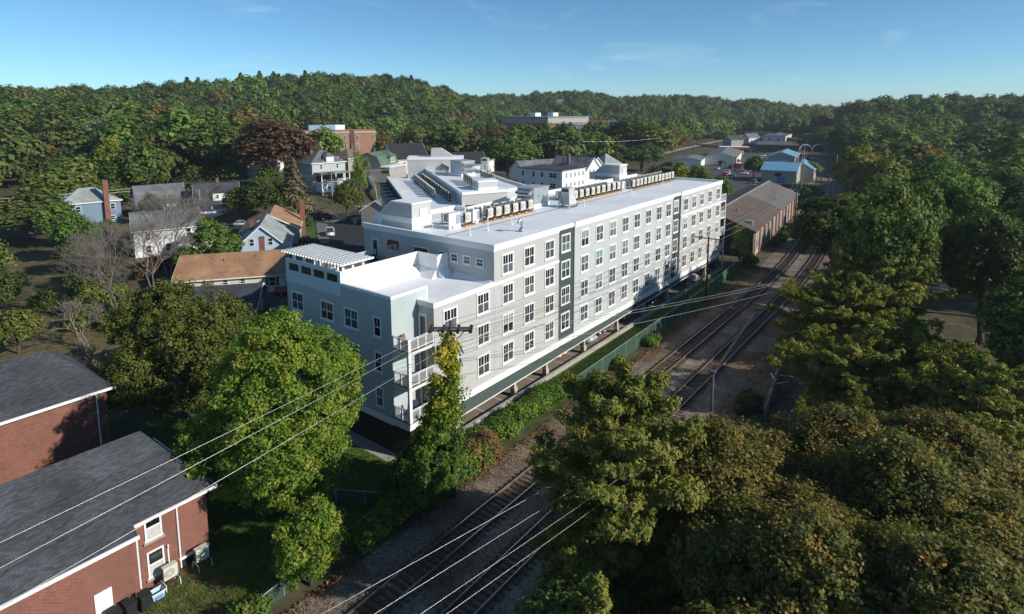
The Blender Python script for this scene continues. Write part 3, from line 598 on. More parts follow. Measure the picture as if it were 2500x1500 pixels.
# cabinets, rooftop air handlers, hoods
t = thing('electrical_cabinet', 'white electrical cabinet standing before the nearest heat pumps', 'cabinet', (3.9, 9.9, 16.54), 0, 'roof cabinets')
MB().box(-1.0, 0.9, -0.12, 0.12, 0.0, 1.75).build('cabinet', white_m, t, bevel=0.02); MB().box(0.1, 0.8, -0.2, -0.12, 0.5, 1.6).build('panel', steel_m, t); MB().box(-0.6, -0.3, -0.3, -0.12, 0.1, 0.35).build('socket_box', steel_m, t)
t2 = dup(t, (8.0, 10.3, 16.54), 0, 'white electrical cabinet between the single heat pump and the front row'); t2.scale = (0.6, 1, 0.9)
t2 = dup(t, (45.0, 9.9, 16.54), 0, 'white electrical cabinet between the middle and far heat pump groups'); t2.scale = (0.5, 2, 0.8)
def rtu(loc, rz, label, sx_=1.0):
    t = thing('rooftop_air_handler', label, 'air handler', loc, rz, 'rooftop air handlers')
    MB().box(-1.95, 1.95, -1.5, 1.5, 0.0, 0.45).build('kerb', white_m, t)
    MB().box(-1.85, 1.85, -1.4, 1.4, 0.45, 2.65).build('casing', steel_m, t, bevel=0.03)
    MB().box(-1.95, 1.95, -1.5, 1.5, 2.65, 2.74).build('lid', M('lid_metal', (0.45, 0.47, 0.49), 0.45, 0.1, 2, metal=0.4, lines=('X', 0.4), linek=-0.3), t)
    for z in (0.75, 1.75):
        h = MB(); h.profy([(-1.85, z+0.75), (-2.65, z+0.35), (-2.65, z+0.15), (-1.85, z+0.1)], -1.2, 1.2); o = h.build('intake_hood', steel_m, t)
        MB().box(-2.67, -2.655, -1.1, 1.1, z+0.16, z+0.34).build('louvre', darkgrille_m, o)
    for x in (-1.2, 0.0, 1.2):
        MB().box(x-0.55, x+0.55, -1.425, -1.402, 0.6, 2.5).build('access_panel', steel_m, t); MB().box(x+0.38, x+0.46, -1.47, -1.425, 1.4, 1.6).build('handle', pipe_m, t)
    return t
r1 = rtu((22.6, 12.3, 16.54), 0, 'big galvanised air handler in the middle of the main roof')
dup(r1, (36.0, 37.6, 18.0), wing_a+0.4, 'galvanised air handler with two hoods on the raised roof')
def hood(loc, rz, label):
    t = thing('exhaust_hood', label, 'exhaust hood', loc, rz, 'exhaust hoods')
    b = MB(); b.add([(-1.0, -0.9, 0.55), (1.0, -0.9, 0.55), (1.0, 0.9, 0.55), (-1.0, 0.9, 0.55), (-0.62, -0.6, 1.75), (0.62, -0.6, 1.75), (0.62, 0.6, 1.75), (-0.62, 0.6, 1.75)], [(3, 2, 1, 0), (4, 5, 6, 7), (0, 1, 5, 4), (1, 2, 6, 5), (2, 3, 7, 6), (3, 0, 4, 7)]); b.build('skirt', M('hood_metal', (0.55, 0.545, 0.50), 0.4, 0.08, 1, metal=0.2, coord='OBJ'), t)
    MB().box(-0.7, 0.7, -0.66, 0.66, 1.75, 2.75).build('fan_box', MATS['hood_metal'], t, bevel=0.03); MB().box(-0.72, -0.7, -0.5, 0.5, 2.2, 2.6).build('louvre', darkgrille_m, t)
    s = MB()
    for x in (-0.95, 0.95):
        for y in (-0.85, 0.85): s.box(x-0.05, x+0.05, y-0.05, y+0.05, 0, 0.6)
    s.box(-1.5, 1.5, -0.9, -0.8, 0.18, 0.28); s.box(-1.5, 1.5, 0.8, 0.9, 0.18, 0.28); s.build('stand', steel_m, t)
    p = MB(); p.tube([(-2.0, -0.3, 1.6), (-2.05, -0.5, 0.5), (-1.6, -0.8, 0.25), (1.0, -0.9, 0.15), (1.05, -0.9, 0.6)], 0.07, 7); p.build('pipe', pipe_m, t)
    return t
h1 = hood((24.2, 7.6, 16.54), 0, 'pale tapered exhaust hood on a frame beside the big air handler')
dup(h1, (42.4, 37.6, 18.0), 0.5, 'pale tapered exhaust hood at the back of the raised roof')
t = thing('lift_overrun', 'low grey lift overrun box with white cap on the raised roof', 'roof box', (23.6, 22.0, 18.0), 0, None, True)
bx = [(21.9, 21.7), (24.8, 20.4), (26.3, 22.6), (23.4, 24.2)]
MB().prism(bx, 17.98, 19.15).build('wall', grey_m, t); MB().prism([(24.1+(x-24.1)*1.05, 22.2+(y-22.2)*1.05) for x, y in bx], 19.15, 19.4).build('cap', white_m, t); MB().prism([(24.1+(x-24.1)*1.02, 22.2+(y-22.2)*1.02) for x, y in bx], 17.99, 18.35).build('upstand', white_m, t)
# gooseneck and vent pipes
g = MB(); g.box(-0.25, 0.25, -0.25, 0.25, 0, 0.35); g.tube([(0, 0, 0.3), (0, 0, 1.0), (-0.12, 0, 1.28), (-0.38, 0, 1.34), (-0.6, 0, 1.2), (-0.68, 0, 1.0)], 0.17, 12)
o = g.build('gooseneck_vent', steel_m, None, True); o.location = (7.06, 2.75, 16.54); tag(o, 'bent galvanised gooseneck vent on the near roof', 'vent')
for i, (x, y, lb) in enumerate(((26.43, 6.31, 'right of the exhaust hood'), (41.6, 6.65, 'before the middle heat pumps'), (54.4, 6.97, 'before the far heat pumps'), (2.11, 6.04, 'nearest the roof edge'), (9.7, 6.21, 'before the nearest heat pump row'), (5.17, 6.07, 'tall one before the short platform'), (60.5, 13.0, 'at the far end'))):
    g = MB(); g.cyl(0, 0, 0, 0.09, 0.16, 10); g.cyl(0, 0, 0.09, 0.85 if i != 5 else 1.5, 0.055, 8); o = g.build('vent_pipe', white_m); o.location = (x, y, 16.54); tag(o, 'white vent pipe on the main roof, '+lb, 'vent pipe', 'vent pipes')
for i, (x, y, lb) in enumerate(((-9.0, 3.0, 'left'), (-8.3, 3.1, 'right'))):
    g = MB(); g.cyl(0, 0, 0, 0.28, 0.14, 12); g.cyl(0, 0, 0.28, 0.36, 0.24, 12); o = g.build('roof_vent', pipe_m); o.location = (x, y, 13.0); tag(o, '%s one of two small black roof vents by the raised parapet' % lb, 'roof vent', 'black roof vents')
t = thing('roof_guard_rail', 'thin cream guard rail outside the stair head door', 'railing', (2.0, 11.9, 16.54), 0, None, True)
r = MB()
for p, q in (((0.7, 13.0), (0.7, 11.6)), ((0.7, 11.6), (3.6, 11.6)), ((3.6, 11.6), (3.6, 12.4))):
    for z in (17.1, 17.55): r.bar((*p, z), (*q, z), 0.03, 0.03)
for x, y in ((0.7, 13.0), (0.7, 11.6), (2.1, 11.6), (3.6, 11.6), (3.6, 12.4)): r.box(x-0.018, x+0.018, y-0.018, y+0.018, 16.54, 17.56)
r.build('rail', cream_m, t)
# ------------------------------------------------------------------ the roof terrace
t = thing('pergola', 'white slatted pergola on the corner roof terrace', 'pergola', (-10.9, 13.0, 13.02), 0, None, True)
for x in (-12.0, -10.9, -9.7):
    MB().box(x-0.07, x+0.07, 8.9, 17.4, 15.62, 15.84).build('beam', white_m, t)
    for y in (9.25, 13.2, 17.0): MB().box(x-0.11, x+0.11, y-0.11, y+0.11, 13.02, 15.62).build('post', white_m, t)
rme = MB(); rme.profy([(-1.95, 15.90), (-1.8, 15.85), (1.8, 15.85), (1.95, 15.90), (1.95, 16.02), (-1.95, 16.02)], -0.05, 0.05); rme = rme.mesh('rafter', white_m)
for i in range(22): o = link('rafter', rme, t); o.location = (-10.9, 8.5+i*0.445, 0)
sme = MB().box(-0.04, 0.04, 8.3, 18.0, 16.02, 16.09).mesh('slat', white_m)
for i in range(9): o = link('slat', sme, t); o.location = (-12.55+i*0.41, 0, 0)
wick_m = M('brown_wicker', (0.20, 0.115, 0.065), 0.8, 0.2, 6, coord='OBJ'); cush_m = M('tan_cushion', (0.45, 0.30, 0.18), 0.9, 0.1, 4, coord='OBJ')
def sofa(loc, rz, label, w=1.6):
    t = thing('patio_sofa', label, 'sofa', loc, rz, 'terrace seats')
    MB().box(-w/2, w/2, -0.4, 0.4, 0.0, 0.34).build('base', wick_m, t); MB().box(-w/2, w/2, 0.28, 0.42, 0.34, 0.85).build('backrest', wick_m, t)
    for s in (-1, 1): MB().box(s*w/2-0.07, s*w/2+0.07, -0.4, 0.42, 0.3, 0.62).build('armrest', wick_m, t)
    MB().box(-w/2+0.08, w/2-0.08, -0.38, 0.26, 0.345, 0.47).build('cushion', cush_m, t, bevel=0.03)
sofa((-11.0, 11.2, 13.02), 0.2, 'brown wicker sofa under the near end of the pergola'); sofa((-10.9, 13.6, 13.02), math.pi/2, 'brown wicker sofa under the middle of the pergola', 2.2)
sofa((-7.6, 12.2, 13.02), 2.6, 'tan armchair on the terrace beside the pergola', 0.8); sofa((-6.2, 11.2, 13.02), -2.9, 'tan armchair near the television wall', 0.8); sofa((-8.0, 14.4, 13.02), 1.2, 'tan armchair behind the pergola end', 0.8)
t = thing('patio_table', 'dark dining table on the terrace behind the white screen wall', 'table', (-4.8, 10.8, 13.02)); MB().box(-1.3, 1.3, -0.55, 0.55, 0.70, 0.76).build('top', wick_m, t)
for x in (-1.2, 1.2):
    for y in (-0.45, 0.45): MB().box(x-0.04, x+0.04, y-0.04, y+0.04, 0, 0.7).build('leg', pipe_m, t)
t = thing('television', 'black outdoor television on the terrace wall under string lights', 'television', (-1.22, 14.5, 14.5)); MB().box(-0.12, 0.0, -0.85, 0.85, 0.0, 0.95).build('casing', pipe_m, t); MB().box(-0.13, -0.121, -0.8, 0.8, 0.05, 0.9).build('screen', glassr_m, t)
t = thing('planter', 'dark planter with rust-coloured plant in the terrace corner', 'planter', (-2.4, 18.6-1.6, 13.02)); MB().box(-0.45, 0.45, -0.45, 0.45, 0, 0.6).build('pot', pipe_m, t)
t = thing('string_lights', 'string of small warm bulbs hung in front of the terrace wall', 'string lights', (-1.5, 13, 15.3), 0, None, True)
pts = []; w = MB(); bl = MB()
for k in range(3):
    a, c = (16.9-k*2.9, 15.1), (14.0-k*2.9, 15.25)
    seg = [(-1.6-0.2*k, a[0]+(c[0]-a[0])*u/10, a[1]+(c[1]-a[1])*u/10-0.6*4*(u/10)*(1-u/10)*0.5) for u in range(11)]; w.tube(seg, 0.012, 4)
    for q in seg[1::1]: bl.box(q[0]-0.03, q[0]+0.03, q[1]-0.03, q[1]+0.03, q[2]-0.09, q[2]-0.02)
w.build('wire', pipe_m, t); stuff(bl.build('bulbs', white_m, t))
t = thing('terrace_railing', 'white railing at the back edge of the roof terrace', 'railing', (-5, 17.4, 13.02), 0, None, True); r = MB(); railing(r, (-8.8, 17.35), (-1.4, 17.35), 13.02, 40); r.build('rail', white_m, t)
# chairs and plant on the balconies
def chair(loc, rz, label, m):
    t = thing('balcony_chair', label, 'chair', loc, rz, 'balcony chairs'); MB().box(-0.28, 0.28, -0.28, 0.28, 0.36, 0.44).build('seat', m, t)
    b = MB(); b.prof([(0.24, 0.44), (0.30, 0.44), (0.42, 0.98), (0.36, 0.98)], -0.28, 0.28); b.build('backrest', m, t)
    for x in (-0.25, 0.25):
        for y in (-0.25, 0.25): MB().box(x-0.025, x+0.025, y-0.025, y+0.025, 0, 0.36).build('leg', m, t)
navy_m = M('navy_chair', (0.03, 0.04, 0.09), 0.7); chair((-11.6, 1.3, 9.74), 0.3, 'brown chair on the top corner balcony', wick_m); chair((-12.0, 1.2, 3.40), 0.5, 'left navy chair on the lowest corner balcony', navy_m); chair((-10.8, 1.1, 3.40), -0.4, 'right navy chair on the lowest corner balcony', navy_m)
# ================================================================== houses
shg_dark = shingle('shingle_dark', (0.055, 0.060, 0.068)); shg_grey = shingle('shingle_grey', (0.15, 0.155, 0.165)); shg_lt = shingle('shingle_pale', (0.30, 0.33, 0.31), var=0.12); shg_or = shingle('shingle_orange', (0.36, 0.20, 0.105), var=0.22)
shg_gr = shingle('shingle_green', (0.10, 0.16, 0.11), var=0.2); shg_br = shingle('shingle_brown', (0.17, 0.13, 0.105), var=0.2); shg_blk = shingle('shingle_black', (0.02, 0.021, 0.024))
def clap(name, c): return M(name, c, 0.65, 0.05, 0.6, coord='OBJ', lines=('Z', 0.16), linek=0.5)
w_white, w_cream, w_tan, w_ltblue, w_blue, w_ltgreen, w_greyh = clap('clap_white', (0.74, 0.74, 0.72)), clap('clap_cream', (0.70, 0.65, 0.53)), clap('clap_tan', (0.47, 0.41, 0.32)), clap('clap_light_blue', (0.45, 0.58, 0.70)), clap('clap_blue', (0.17, 0.25, 0.33)), clap('clap_pale_green', (0.42, 0.46, 0.43)), clap('clap_warm_grey', (0.36, 0.33, 0.29))
red_brick = brick_mat('red_brick', (0.24, 0.064, 0.037), (0.13, 0.037, 0.025), (0.27, 0.17, 0.13)); red_brick2 = brick_mat('school_brick', (0.36, 0.13, 0.075), (0.30, 0.10, 0.06), (0.36, 0.27, 0.2)); dk_brick = brick_mat('dark_brick', (0.12, 0.035, 0.028), (0.09, 0.03, 0.025), (0.14, 0.1, 0.08))
def hwin(parent, side, a, z, w, h, L, W, frame=None, shut=None):
    """window on a house wall; a is the distance along the wall"""
    f = MB(); t = 0.1
    for q in ((-w/2, w/2, h-t, h), (-w/2-0.04, w/2+0.04, 0, t), (-w/2, -w/2+t, t, h-t), (w/2-t, w/2, t, h-t), (-w/2+t, w/2-t, h/2-0.04, h/2+0.04)): f.box(q[0], q[1], -0.07, 0.0, q[2], q[3])
    if w > 1.4: f.box(-0.06, 0.06, -0.06, 0, t, h-t)
    o = f.build('window', frame or white_m, parent); MB().box(-w/2+t, w/2-t, -0.03, -0.005, t, h-t).build('pane', glass_m, o)
    o.location = {'-y': (a, -W/2, z), '+y': (-a, W/2, z), '-x': (-L/2, -a, z), '+x': (L/2, a, z)}[side]; o.rotation_euler[2] = {'-y': 0, '+y': math.pi, '-x': -math.pi/2, '+x': math.pi/2}[side]
    if shut:
        for s in (-1, 1): MB().box(s*(w/2+0.24)-0.2, s*(w/2+0.24)+0.2, -0.05, -0.002, 0.02, h-0.02).build('shutter', shut, o)
    return o
def house(name, label, x, y, rz, L, W, h, rh, wall, roof, zg=None, kind='gable', wins=(), chim=(), over=0.4, trim=None, group='houses of the neighbourhood', base=None, cat='house'):
    """local x runs along the ridge"""
    zg = float(H(x, y)) if zg is None else zg; t = thing(name, label, cat, (x, y, zg), R(rz), group); trim = trim or white_m
    b = MB(); a, c = L/2, W/2; A, Cc = a+over, c+over; e = over*rh/c
    if kind == 'gable':
        b.prof([(-c, -1.5), (c, -1.5), (c, h), (0, h+rh), (-c, h)], -a, a); wl = b.build('wall', wall, t)
        r = MB(); th = 0.18
        for s in (-1, 1): r.prof([(0, h+rh+0.02), (s*Cc, h-e+0.02), (s*Cc, h-e+0.02+th), (0, h+rh+0.02+th)], -A, A)
        rf = r.build('roof', roof, t); g = MB()
        for s in (-1, 1):
            for xx in (-A-0.03, A): g.prof([(0, h+rh-0.12), (s*Cc, h-e-0.12), (s*Cc, h-e+0.2), (0, h+rh+0.2)], xx, xx+0.03)
            g.box(-A, A, min(s*Cc, s*(Cc+0.08)), max(s*Cc, s*(Cc+0.08)), h-e-0.06, h-e+0.12)
        g.build('fascia', trim, rf)
    elif kind == 'hip':
        b.box(-a, a, -c, c, -1.5, h); b.build('wall', wall, t); rl = max(a-c*0.95, 0.15); r = MB()
        v = [(-A, -Cc, h), (A, -Cc, h), (A, Cc, h), (-A, Cc, h), (-rl, 0, h+rh), (rl, 0, h+rh)]
        r.add(v, [(0, 1, 5, 4), (1, 2, 5), (2, 3, 4, 5), (3, 0, 4), (3, 2, 1, 0)]); rf = r.build('roof', roof, t)
        g = MB()
        for q in ((-A, A, -Cc-0.04, -Cc), (-A, A, Cc, Cc+0.04)): g.box(*q, h-0.22, h+0.03)
        for q in ((-A-0.04, -A, -Cc, Cc), (A, A+0.04, -Cc, Cc)): g.box(*q, h-0.22, h+0.03)
        g.build('fascia', trim, rf)
    elif kind == 'gambrel':
        pr_ = [(-c, h), (-c*0.72, h+rh*0.68), (0, h+rh), (c*0.72, h+rh*0.68), (c, h)]
        b.prof([(-c, -1.5), (c, -1.5)]+pr_[::-1], -a, a); b.build('wall', wall, t); r = MB(); q = [(-c-0.3, h-0.1)]+[(yy*1.03, zz+0.03) for yy, zz in pr_[1:4]]+[(c+0.3, h-0.1)]
        for (y0, z0), (y1, z1) in zip(q, q[1:]): r.prof([(y0, z0), (y1, z1), (y1, z1+0.16), (y0, z0+0.16)], -A, A)
        rf = r.build('roof', roof, t)
    else:
        b.box(-a, a, -c, c, -1.5, h); b.build('wall', wall, t); r = MB(); r.box(-A, A, -Cc, Cc, h, h+0.25); rf = r.build('roof', roof, t); g = MB(); g.box(-A-0.03, A+0.03, -Cc-0.03, Cc+0.03, h-0.15, h-0.005); g.build('fascia', trim, rf)
    if base: MB().box(-a-0.05, a+0.05, -c-0.05, c+0.05, -1.4, 0.5).build('foundation', base, t)
    for q in wins: hwin(t, q[0], q[1], q[2], q[3], q[4], L, W, None, q[5] if len(q) > 5 else None)
    for cx_, cy_, cw_, zt in chim:
        k = MB(); k.box(cx_-cw_/2, cx_+cw_/2, cy_-cw_/2, cy_+cw_/2, 0.0 if abs(cx_) > a or abs(cy_) > c else h, zt); k.box(cx_-cw_/2-0.06, cx_+cw_/2+0.06, cy_-cw_/2-0.06, cy_+cw_/2+0.06, zt-0.25, zt-0.1); k.build('chimney', red_brick, rf)
    return t
def posts(t, pts, z0, z1, m=None, w=0.16):
    for x, y in pts: MB().box(x-w/2, x+w/2, y-w/2, y+w/2, z0, z1).build('post', m or white_m, t)
stone_m = M('field_stone', (0.30, 0.23, 0.15), 0.95, 0.45, 1.6, 0.8, 6, detail=3)
house('house', 'tan house with orange-brown gable roof and tall brick chimney near the street', 30.6, 92.2, 54, 14.5, 12.0, 3.6, 3.2, w_tan, shg_or, 0, wins=[('-x', -4.3, 1.4, 1.2, 1.4), ('-x', 4.5, 1.2, 1.2, 1.4), ('-y', -3, 1.2, 1.2, 1.4), ('-y', 2.5, 1.2, 1.2, 1.4)], chim=[(2.6, -6.5, 1.0, 8.4)])
house('house', 'light blue gabled house with pale grey roof in front of the tan house', 20.4, 78.4, 54, 13.6, 9.6, 3.2, 4.3, w_ltblue, shg_lt, 0, wins=[('-x', -1.7, 3.6, 0.95, 1.5), ('-x', 1.7, 3.6, 0.95, 1.5), ('-x', -2.6, 0.9, 1.0, 1.5), ('-x', 2.6, 0.9, 1.0, 1.5)], chim=[(0.5, 2.4, 0.7, 7.6)])
t = house('house', 'long low cream building with orange-tan roof behind the apartment terrace', 6.2, 63.2, -37, 16.5, 13.0, 3.0, 2.5, w_cream, shg_or, 0, wins=[('-y', 6.3, 1.0, 1.1, 1.6, M('brown_shutter', (0.16, 0.05, 0.03), 0.7)), ('-y', 1.8, 1.8, 0.9, 0.8), ('-y', -0.8, 1.8, 0.9, 0.8), ('-y', -4.0, 1.8, 0.9, 0.8)], chim=[(3.6, 4.6, 0.9, 7.2)])
for x, y in ((-1.6, -2.4), (3.2, -1.6)): MB().cyl(x, y, 4.6, 5.3, 0.07, 8).build('vent_pipe', pipe_m, t)
house('house', 'small annex with orange-tan roof at the right end of the long cream building', 14.6, 60.5, -37, 7.0, 8.0, 2.8, 1.9, w_greyh, shg_or, 0, wins=[('-y', -1.4, 0.9, 0.9, 1.5), ('-y', 1.2, 0.9, 0.9, 1.5)])
t = house('house', 'brick house with dark grey hipped roof behind the two maples', -4.9, 49.8, -40, 13.5, 10.0, 2.5, 2.1, red_brick, shg_dark, 0, 'gable', wins=[('-y', 4.6, 0.8, 1.3, 1.4), ('-y', -2, 0.8, 1.3, 1.4), ('+x', 0, 0.8, 1.2, 1.4)])
MB().cyl(2.6, -2.2, 3.4, 4.6, 0.08, 8).build('vent_pipe', pipe_m, t)
house('house', 'white two-storey house with dark grey roof behind the leafless trees', 10.6, 100.2, -20, 12.2, 9.5, 5.6, 3.0, w_white, shg_grey, 0, wins=[('-y', -3.6, 3.4, 1.0, 1.6), ('-y', 3.8, 3.5, 1.0, 1.7), ('-y', 0, 0.8, 1.2, 1.6), ('-y', -3.6, 0.8, 1.0, 1.6)], chim=[(0.6, 0.6, 0.9, 9.4)])
t = house('house', 'small grey-roofed lean-to house below the white two-storey house', 12.4, 91.5, -20, 5.5, 4.0, 2.9, 1.0, w_white, shg_grey, 0, wins=[('-y', -1, 0.9, 0.9, 1.4), ('-y', 1.2, 0.9, 0.9, 1.4)]); MB().box(1.8, 3.2, -1.0, 1.4, 2.6, 4.6).build('dormer', timber_m, t)
house('house', 'blue-grey house with grey gambrel roof above the white house', 29.5, 149.5, -14, 12.0, 8.6, 3.6, 5.0, w_ltblue, shg_grey, 0, 'gambrel', wins=[('-y', -3, 1.0, 1.1, 1.5), ('-y', 0, 1.0, 1.1, 1.5), ('-y', 3, 1.0, 1.1, 1.5)])
t = house('porch_house', 'white house with dark roof, front dormer and raised porch with steps', 40.6, 138.0, -24, 11.5, 9.5, 4.2, 4.6, w_white, shg_dark, 0, wins=[('-y', -4, 1.2, 1.0, 1.6)], chim=[(0.5, 1.0, 0.8, 10.2)])
MB().box(-5.2, 5.2, -7.6, -4.75, -0.5, 0.9).build('porch_base', white_m, t); pr2 = MB(); pr2.prof([(-8.0, 3.5), (-4.7, 4.3), (-4.7, 4.45), (-8.0, 3.65)], -5.6, 5.6); pr2.build('porch_roof', shg_dark, t); posts(t, [(-5, -7.4), (-1.7, -7.4), (1.7, -7.4), (5, -7.4)], 0.9, 3.5)
r = MB(); railing(r, (-5, -7.45), (1.7, -7.45), 0.9, 24); r.build('porch_railing', white_m, t)
for k in range(6): MB().box(2.2, 4.6, -7.7-0.35*(k+1), -7.65-0.35*k, -0.5, 0.9-0.15*(k+1)).build('step', white_m, t)
MB().box(-1.2, 3.6, -5.0, -0.5, 4.0, 6.6).build('dormer', w_white, t); d = MB(); d.add([(-1.7, -5.4, 6.6), (4.1, -5.4, 6.6), (4.1, 0.4, 6.6), (-1.7, 0.4, 6.6), (1.2, -2.6, 8.3), (1.2, 0, 8.3)], [(0, 1, 4), (1, 2, 5, 4), (3, 0, 4, 5), (2, 3, 5), (3, 2, 1, 0)]); d.build('dormer_roof', shg_dark, t)
for xx in (0.0, 2.6):
    o = hwin(t, '-y', xx, 4.9, 0.8, 1.2, 11.5, 10.0)
house('house', 'blue house with pale hipped roof and tall brick chimney at the left edge', 12.6, 151.5, -8, 13.0, 10.0, 6.0, 3.4, w_blue, shg_lt, 0, 'hip', wins=[('-y', 4.6, 3.6, 1.2, 1.6), ('-y', 4.4, 0.8, 1.2, 1.2), ('-y', -3, 3.6, 1.2, 1.6), ('+x', 0, 3.6, 1.2, 1.6)], chim=[(3.2, -5.5, 1.2, 11.5)])
zg = 4.7
t = house('porch_house', 'tall pale green house with grey hipped roof and two-tier white porch above the street', 69.2, 127.6, -9, 11.0, 10.5, 9.0, 3.5, w_ltgreen, shg_grey, zg, 'hip', wins=[('-y', -2.6, 7.0, 0.9, 1.5), ('-y', 2.8, 7.0, 0.9, 1.5), ('-x', 1.5, 6.8, 0.9, 1.5), ('-x', -1.5, 4.0, 0.9, 1.5)], chim=[(-2.2, 2.0, 0.8, 13.6)], base=None)
MB().box(-4.6, 4.6, -9.4, -5.3, -1.6, 0.4).build('porch_base', stone_m, t)
MB().box(-4.7, 4.7, -9.5, -5.3, 0.4, 3.1).build('porch_screen', w_white, t); posts(t, [(-4.6, -9.4), (0, -9.4), (4.6, -9.4)], 3.1, 6.0, None, 0.26); MB().box(-4.9, 4.9, -9.7, -5.2, 5.9, 6.2).build('porch_roof', shg_lt, t); MB().box(-4.3, 4.3, -5.9, -5.3, 3.3, 5.8).build('porch_window', glass_m, t); r = MB(); railing(r, (-4.6, -9.4), (4.6, -9.4), 3.1, 26); r.build('porch_railing', white_m, t)
for xx in (-2.4, 2.3):
    s = MB(); s.add([(xx+(0.75 if k % 2 == 0 else 0.24)*math.cos(k*math.pi/4+0), -9.53, 1.7+(0.75 if k % 2 == 0 else 0.24)*math.sin(k*math.pi/4)) for k in range(8)]+[(xx+(0.75 if k % 2 == 0 else 0.24)*math.cos(k*math.pi/4), -9.50, 1.7+(0.75 if k % 2 == 0 else 0.24)*math.sin(k*math.pi/4)) for k in range(8)], [tuple(range(8)), tuple(range(15, 7, -1))]+[(k, (k+1) % 8, 8+(k+1) % 8, 8+k) for k in range(8)]); s.build('star_vent', pipe_m, t)
MB().box(-0.8, 1.6, -5.4, -2.2, 9.2, 10.9).build('dormer', white_m, t); d = MB(); d.add([(-1.2, -5.8, 10.9), (2.0, -5.8, 10.9), (2.0, -1.5, 10.9), (-1.2, -1.5, 10.9), (0.4, -4, 12.0), (0.4, -1.5, 12.0)], [(0, 1, 4), (1, 2, 5, 4), (3, 0, 4, 5), (2, 3, 5), (3, 2, 1, 0)]); d.build('dormer_roof', shg_grey, t)
house('house', 'white house with dark hipped roof behind the tall porch house', 80.0, 146, -12, 11, 10, 8.0, 3.5, w_white, shg_dark, None, 'hip', wins=[('-y', 3.5, 6.0, 0.9, 1.6), ('-y', 0, 6.0, 0.9, 1.6), ('+x', 1, 5.6, 0.9, 1.6)])
house('house', 'white gambrel house with brick chimney right of the copper beech', 68.0, 158, 80, 10, 9, 5.5, 4.5, w_white, shg_dark, None, 'gambrel', wins=[('-y', 2, 2.5, 1.0, 1.5), ('-x', 0, 5.0, 0.9, 1.4)], chim=[(-5.5, 2, 0.8, 9.5)])
t = house('house', 'taupe house with green gambrel roof and long sun porch', 96.5, 133.5, 22, 13.0, 10.0, 5.4, 4.2, w_greyh, shg_gr, None, 'gambrel', chim=[(0, 1, 0.8, 11)])
MB().box(-6.5, 6.5, -8.4, -5.0, -1.5, 2.6).build('porch_wall', w_greyh, t); MB().box(-6.8, 6.8, -8.7, -4.9, 4.7, 5.0).build('porch_roof', white_m, t); MB().box(-6.3, 6.3, -8.1, -5.0, 2.6, 4.7).build('porch_glazing', glass_m, t)
for k in range(15): MB().box(-6.5+k*0.9, -6.22+k*0.9, -8.45, -8.1, 2.6, 4.7).build('mullion', white_m, t)
MB().box(0.5, 4.5, -5.2, -1, 5.6, 8.0).build('dormer', w_greyh, t); d = MB(); d.add([(0, -5.7, 8.0), (5, -5.7, 8.0), (5, 0, 8.0), (0, 0, 8.0), (2.5, -3.4, 9.7), (2.5, 0, 9.7)], [(0, 1, 4), (1, 2, 5, 4), (3, 0, 4, 5), (2, 3, 5), (3, 2, 1, 0)]); d.build('dormer_roof', shg_gr, t)
for xx in (1.7, 3.3):
    o = hwin(t, '-y', xx, 6.1, 1.0, 1.5, 13, 10.42)
house('house', 'cream house with steep black roof and skylight behind the raised roof', 116.0, 140.0, -14, 15.0, 10.5, 5.6, 5.4, w_cream, shg_blk, None, 'gable', wins=[('+x', 1.2, 6.2, 0.9, 1.6), ('+x', -1.2, 6.2, 0.9, 1.6), ('-y', -3, 2.6, 1.2, 1.8), ('-y', 1, 2.6, 1.8, 1.8)], chim=[(3.4, 1.4, 0.8, 12.0)])
house('house', 'small dark shingled house left of the black roofed house', 103, 158, 10, 9, 8, 4.5, 3.5, w_greyh, shg_br, None, 'hip', chim=[(2, 0, 0.9, 9.4)])
house('house', 'house with dark roof and skylights right of the raised roof', 140, 128, -25, 12, 9, 5.0, 4.5, w_white, shg_blk, None, 'gable', wins=[('+x', 0, 5, 0.9, 1.4)])
house('house', 'brown-roofed garage house behind the rear wing', 60.5, 88, 28, 12, 8, 4.0, 2.6, w_greyh, shg_br, 0.0)
t = house('apartment_house', 'white three-storey block with flat dark roof behind the main roof', 134.6, 83.5, 90, 18.5, 15.6, 9.0, 0.3, w_white, M('flat_roof_dark', (0.05, 0.055, 0.062), 0.85, 0.2, 0.4), 0, 'flat', wins=[('+y', a, z, 1.1, 1.8) for a in (-7.2, -2.6, 1.0) for z in (6.4, 2.8)]+[('+y', 5.6, 6.4, 3.2, 1.7), ('+y', 5.6, 2.8, 2.2, 1.8)]+[('-x', a, z, 0.8, 1.6) for a in (-5.0, -2.2, 0.5, 3.2, 6.0) for z in (6.4, 3.0)], over=0.35)
house('apartment_house', 'white gabled wing adjoining the flat-roofed white block', 151, 84.0, 90, 16, 11.0, 7.4, 4.4, w_white, shg_grey, 0, 'gable', wins=[('-x', -2.4, 6.2, 0.8, 1.6), ('-x', 0.2, 6.2, 0.8, 1.6), ('-x', 2.6, 6.4, 0.8, 1.0), ('-x', 2.0, 3.0, 0.8, 1.5)], chim=[(1.0, 3.0, 0.9, 13.0)])
house('house', 'grey-roofed house behind the white block', 152, 103, -18, 18, 10, 6.2, 3.4, w_white, shg_grey, 0, 'gable', chim=[(-2, 0, 0.8, 11)])
house('house', 'house with steep grey-green roof right of the white gabled wing', 172, 91, 70, 13, 9.5, 5.4, 5.0, w_white, shg_grey, 0, 'gable', wins=[('-x', 1, 3, 0.9, 1.5)])
house('house', 'cream house with pale hipped roof left of the far stair head', 190, 92, -20, 11, 11, 5.6, 4.8, w_cream, shg_lt, 0, 'hip', wins=[('-y', -3, 3, 0.9, 1.5), ('-y', 3, 3, 0.9, 1.5)])
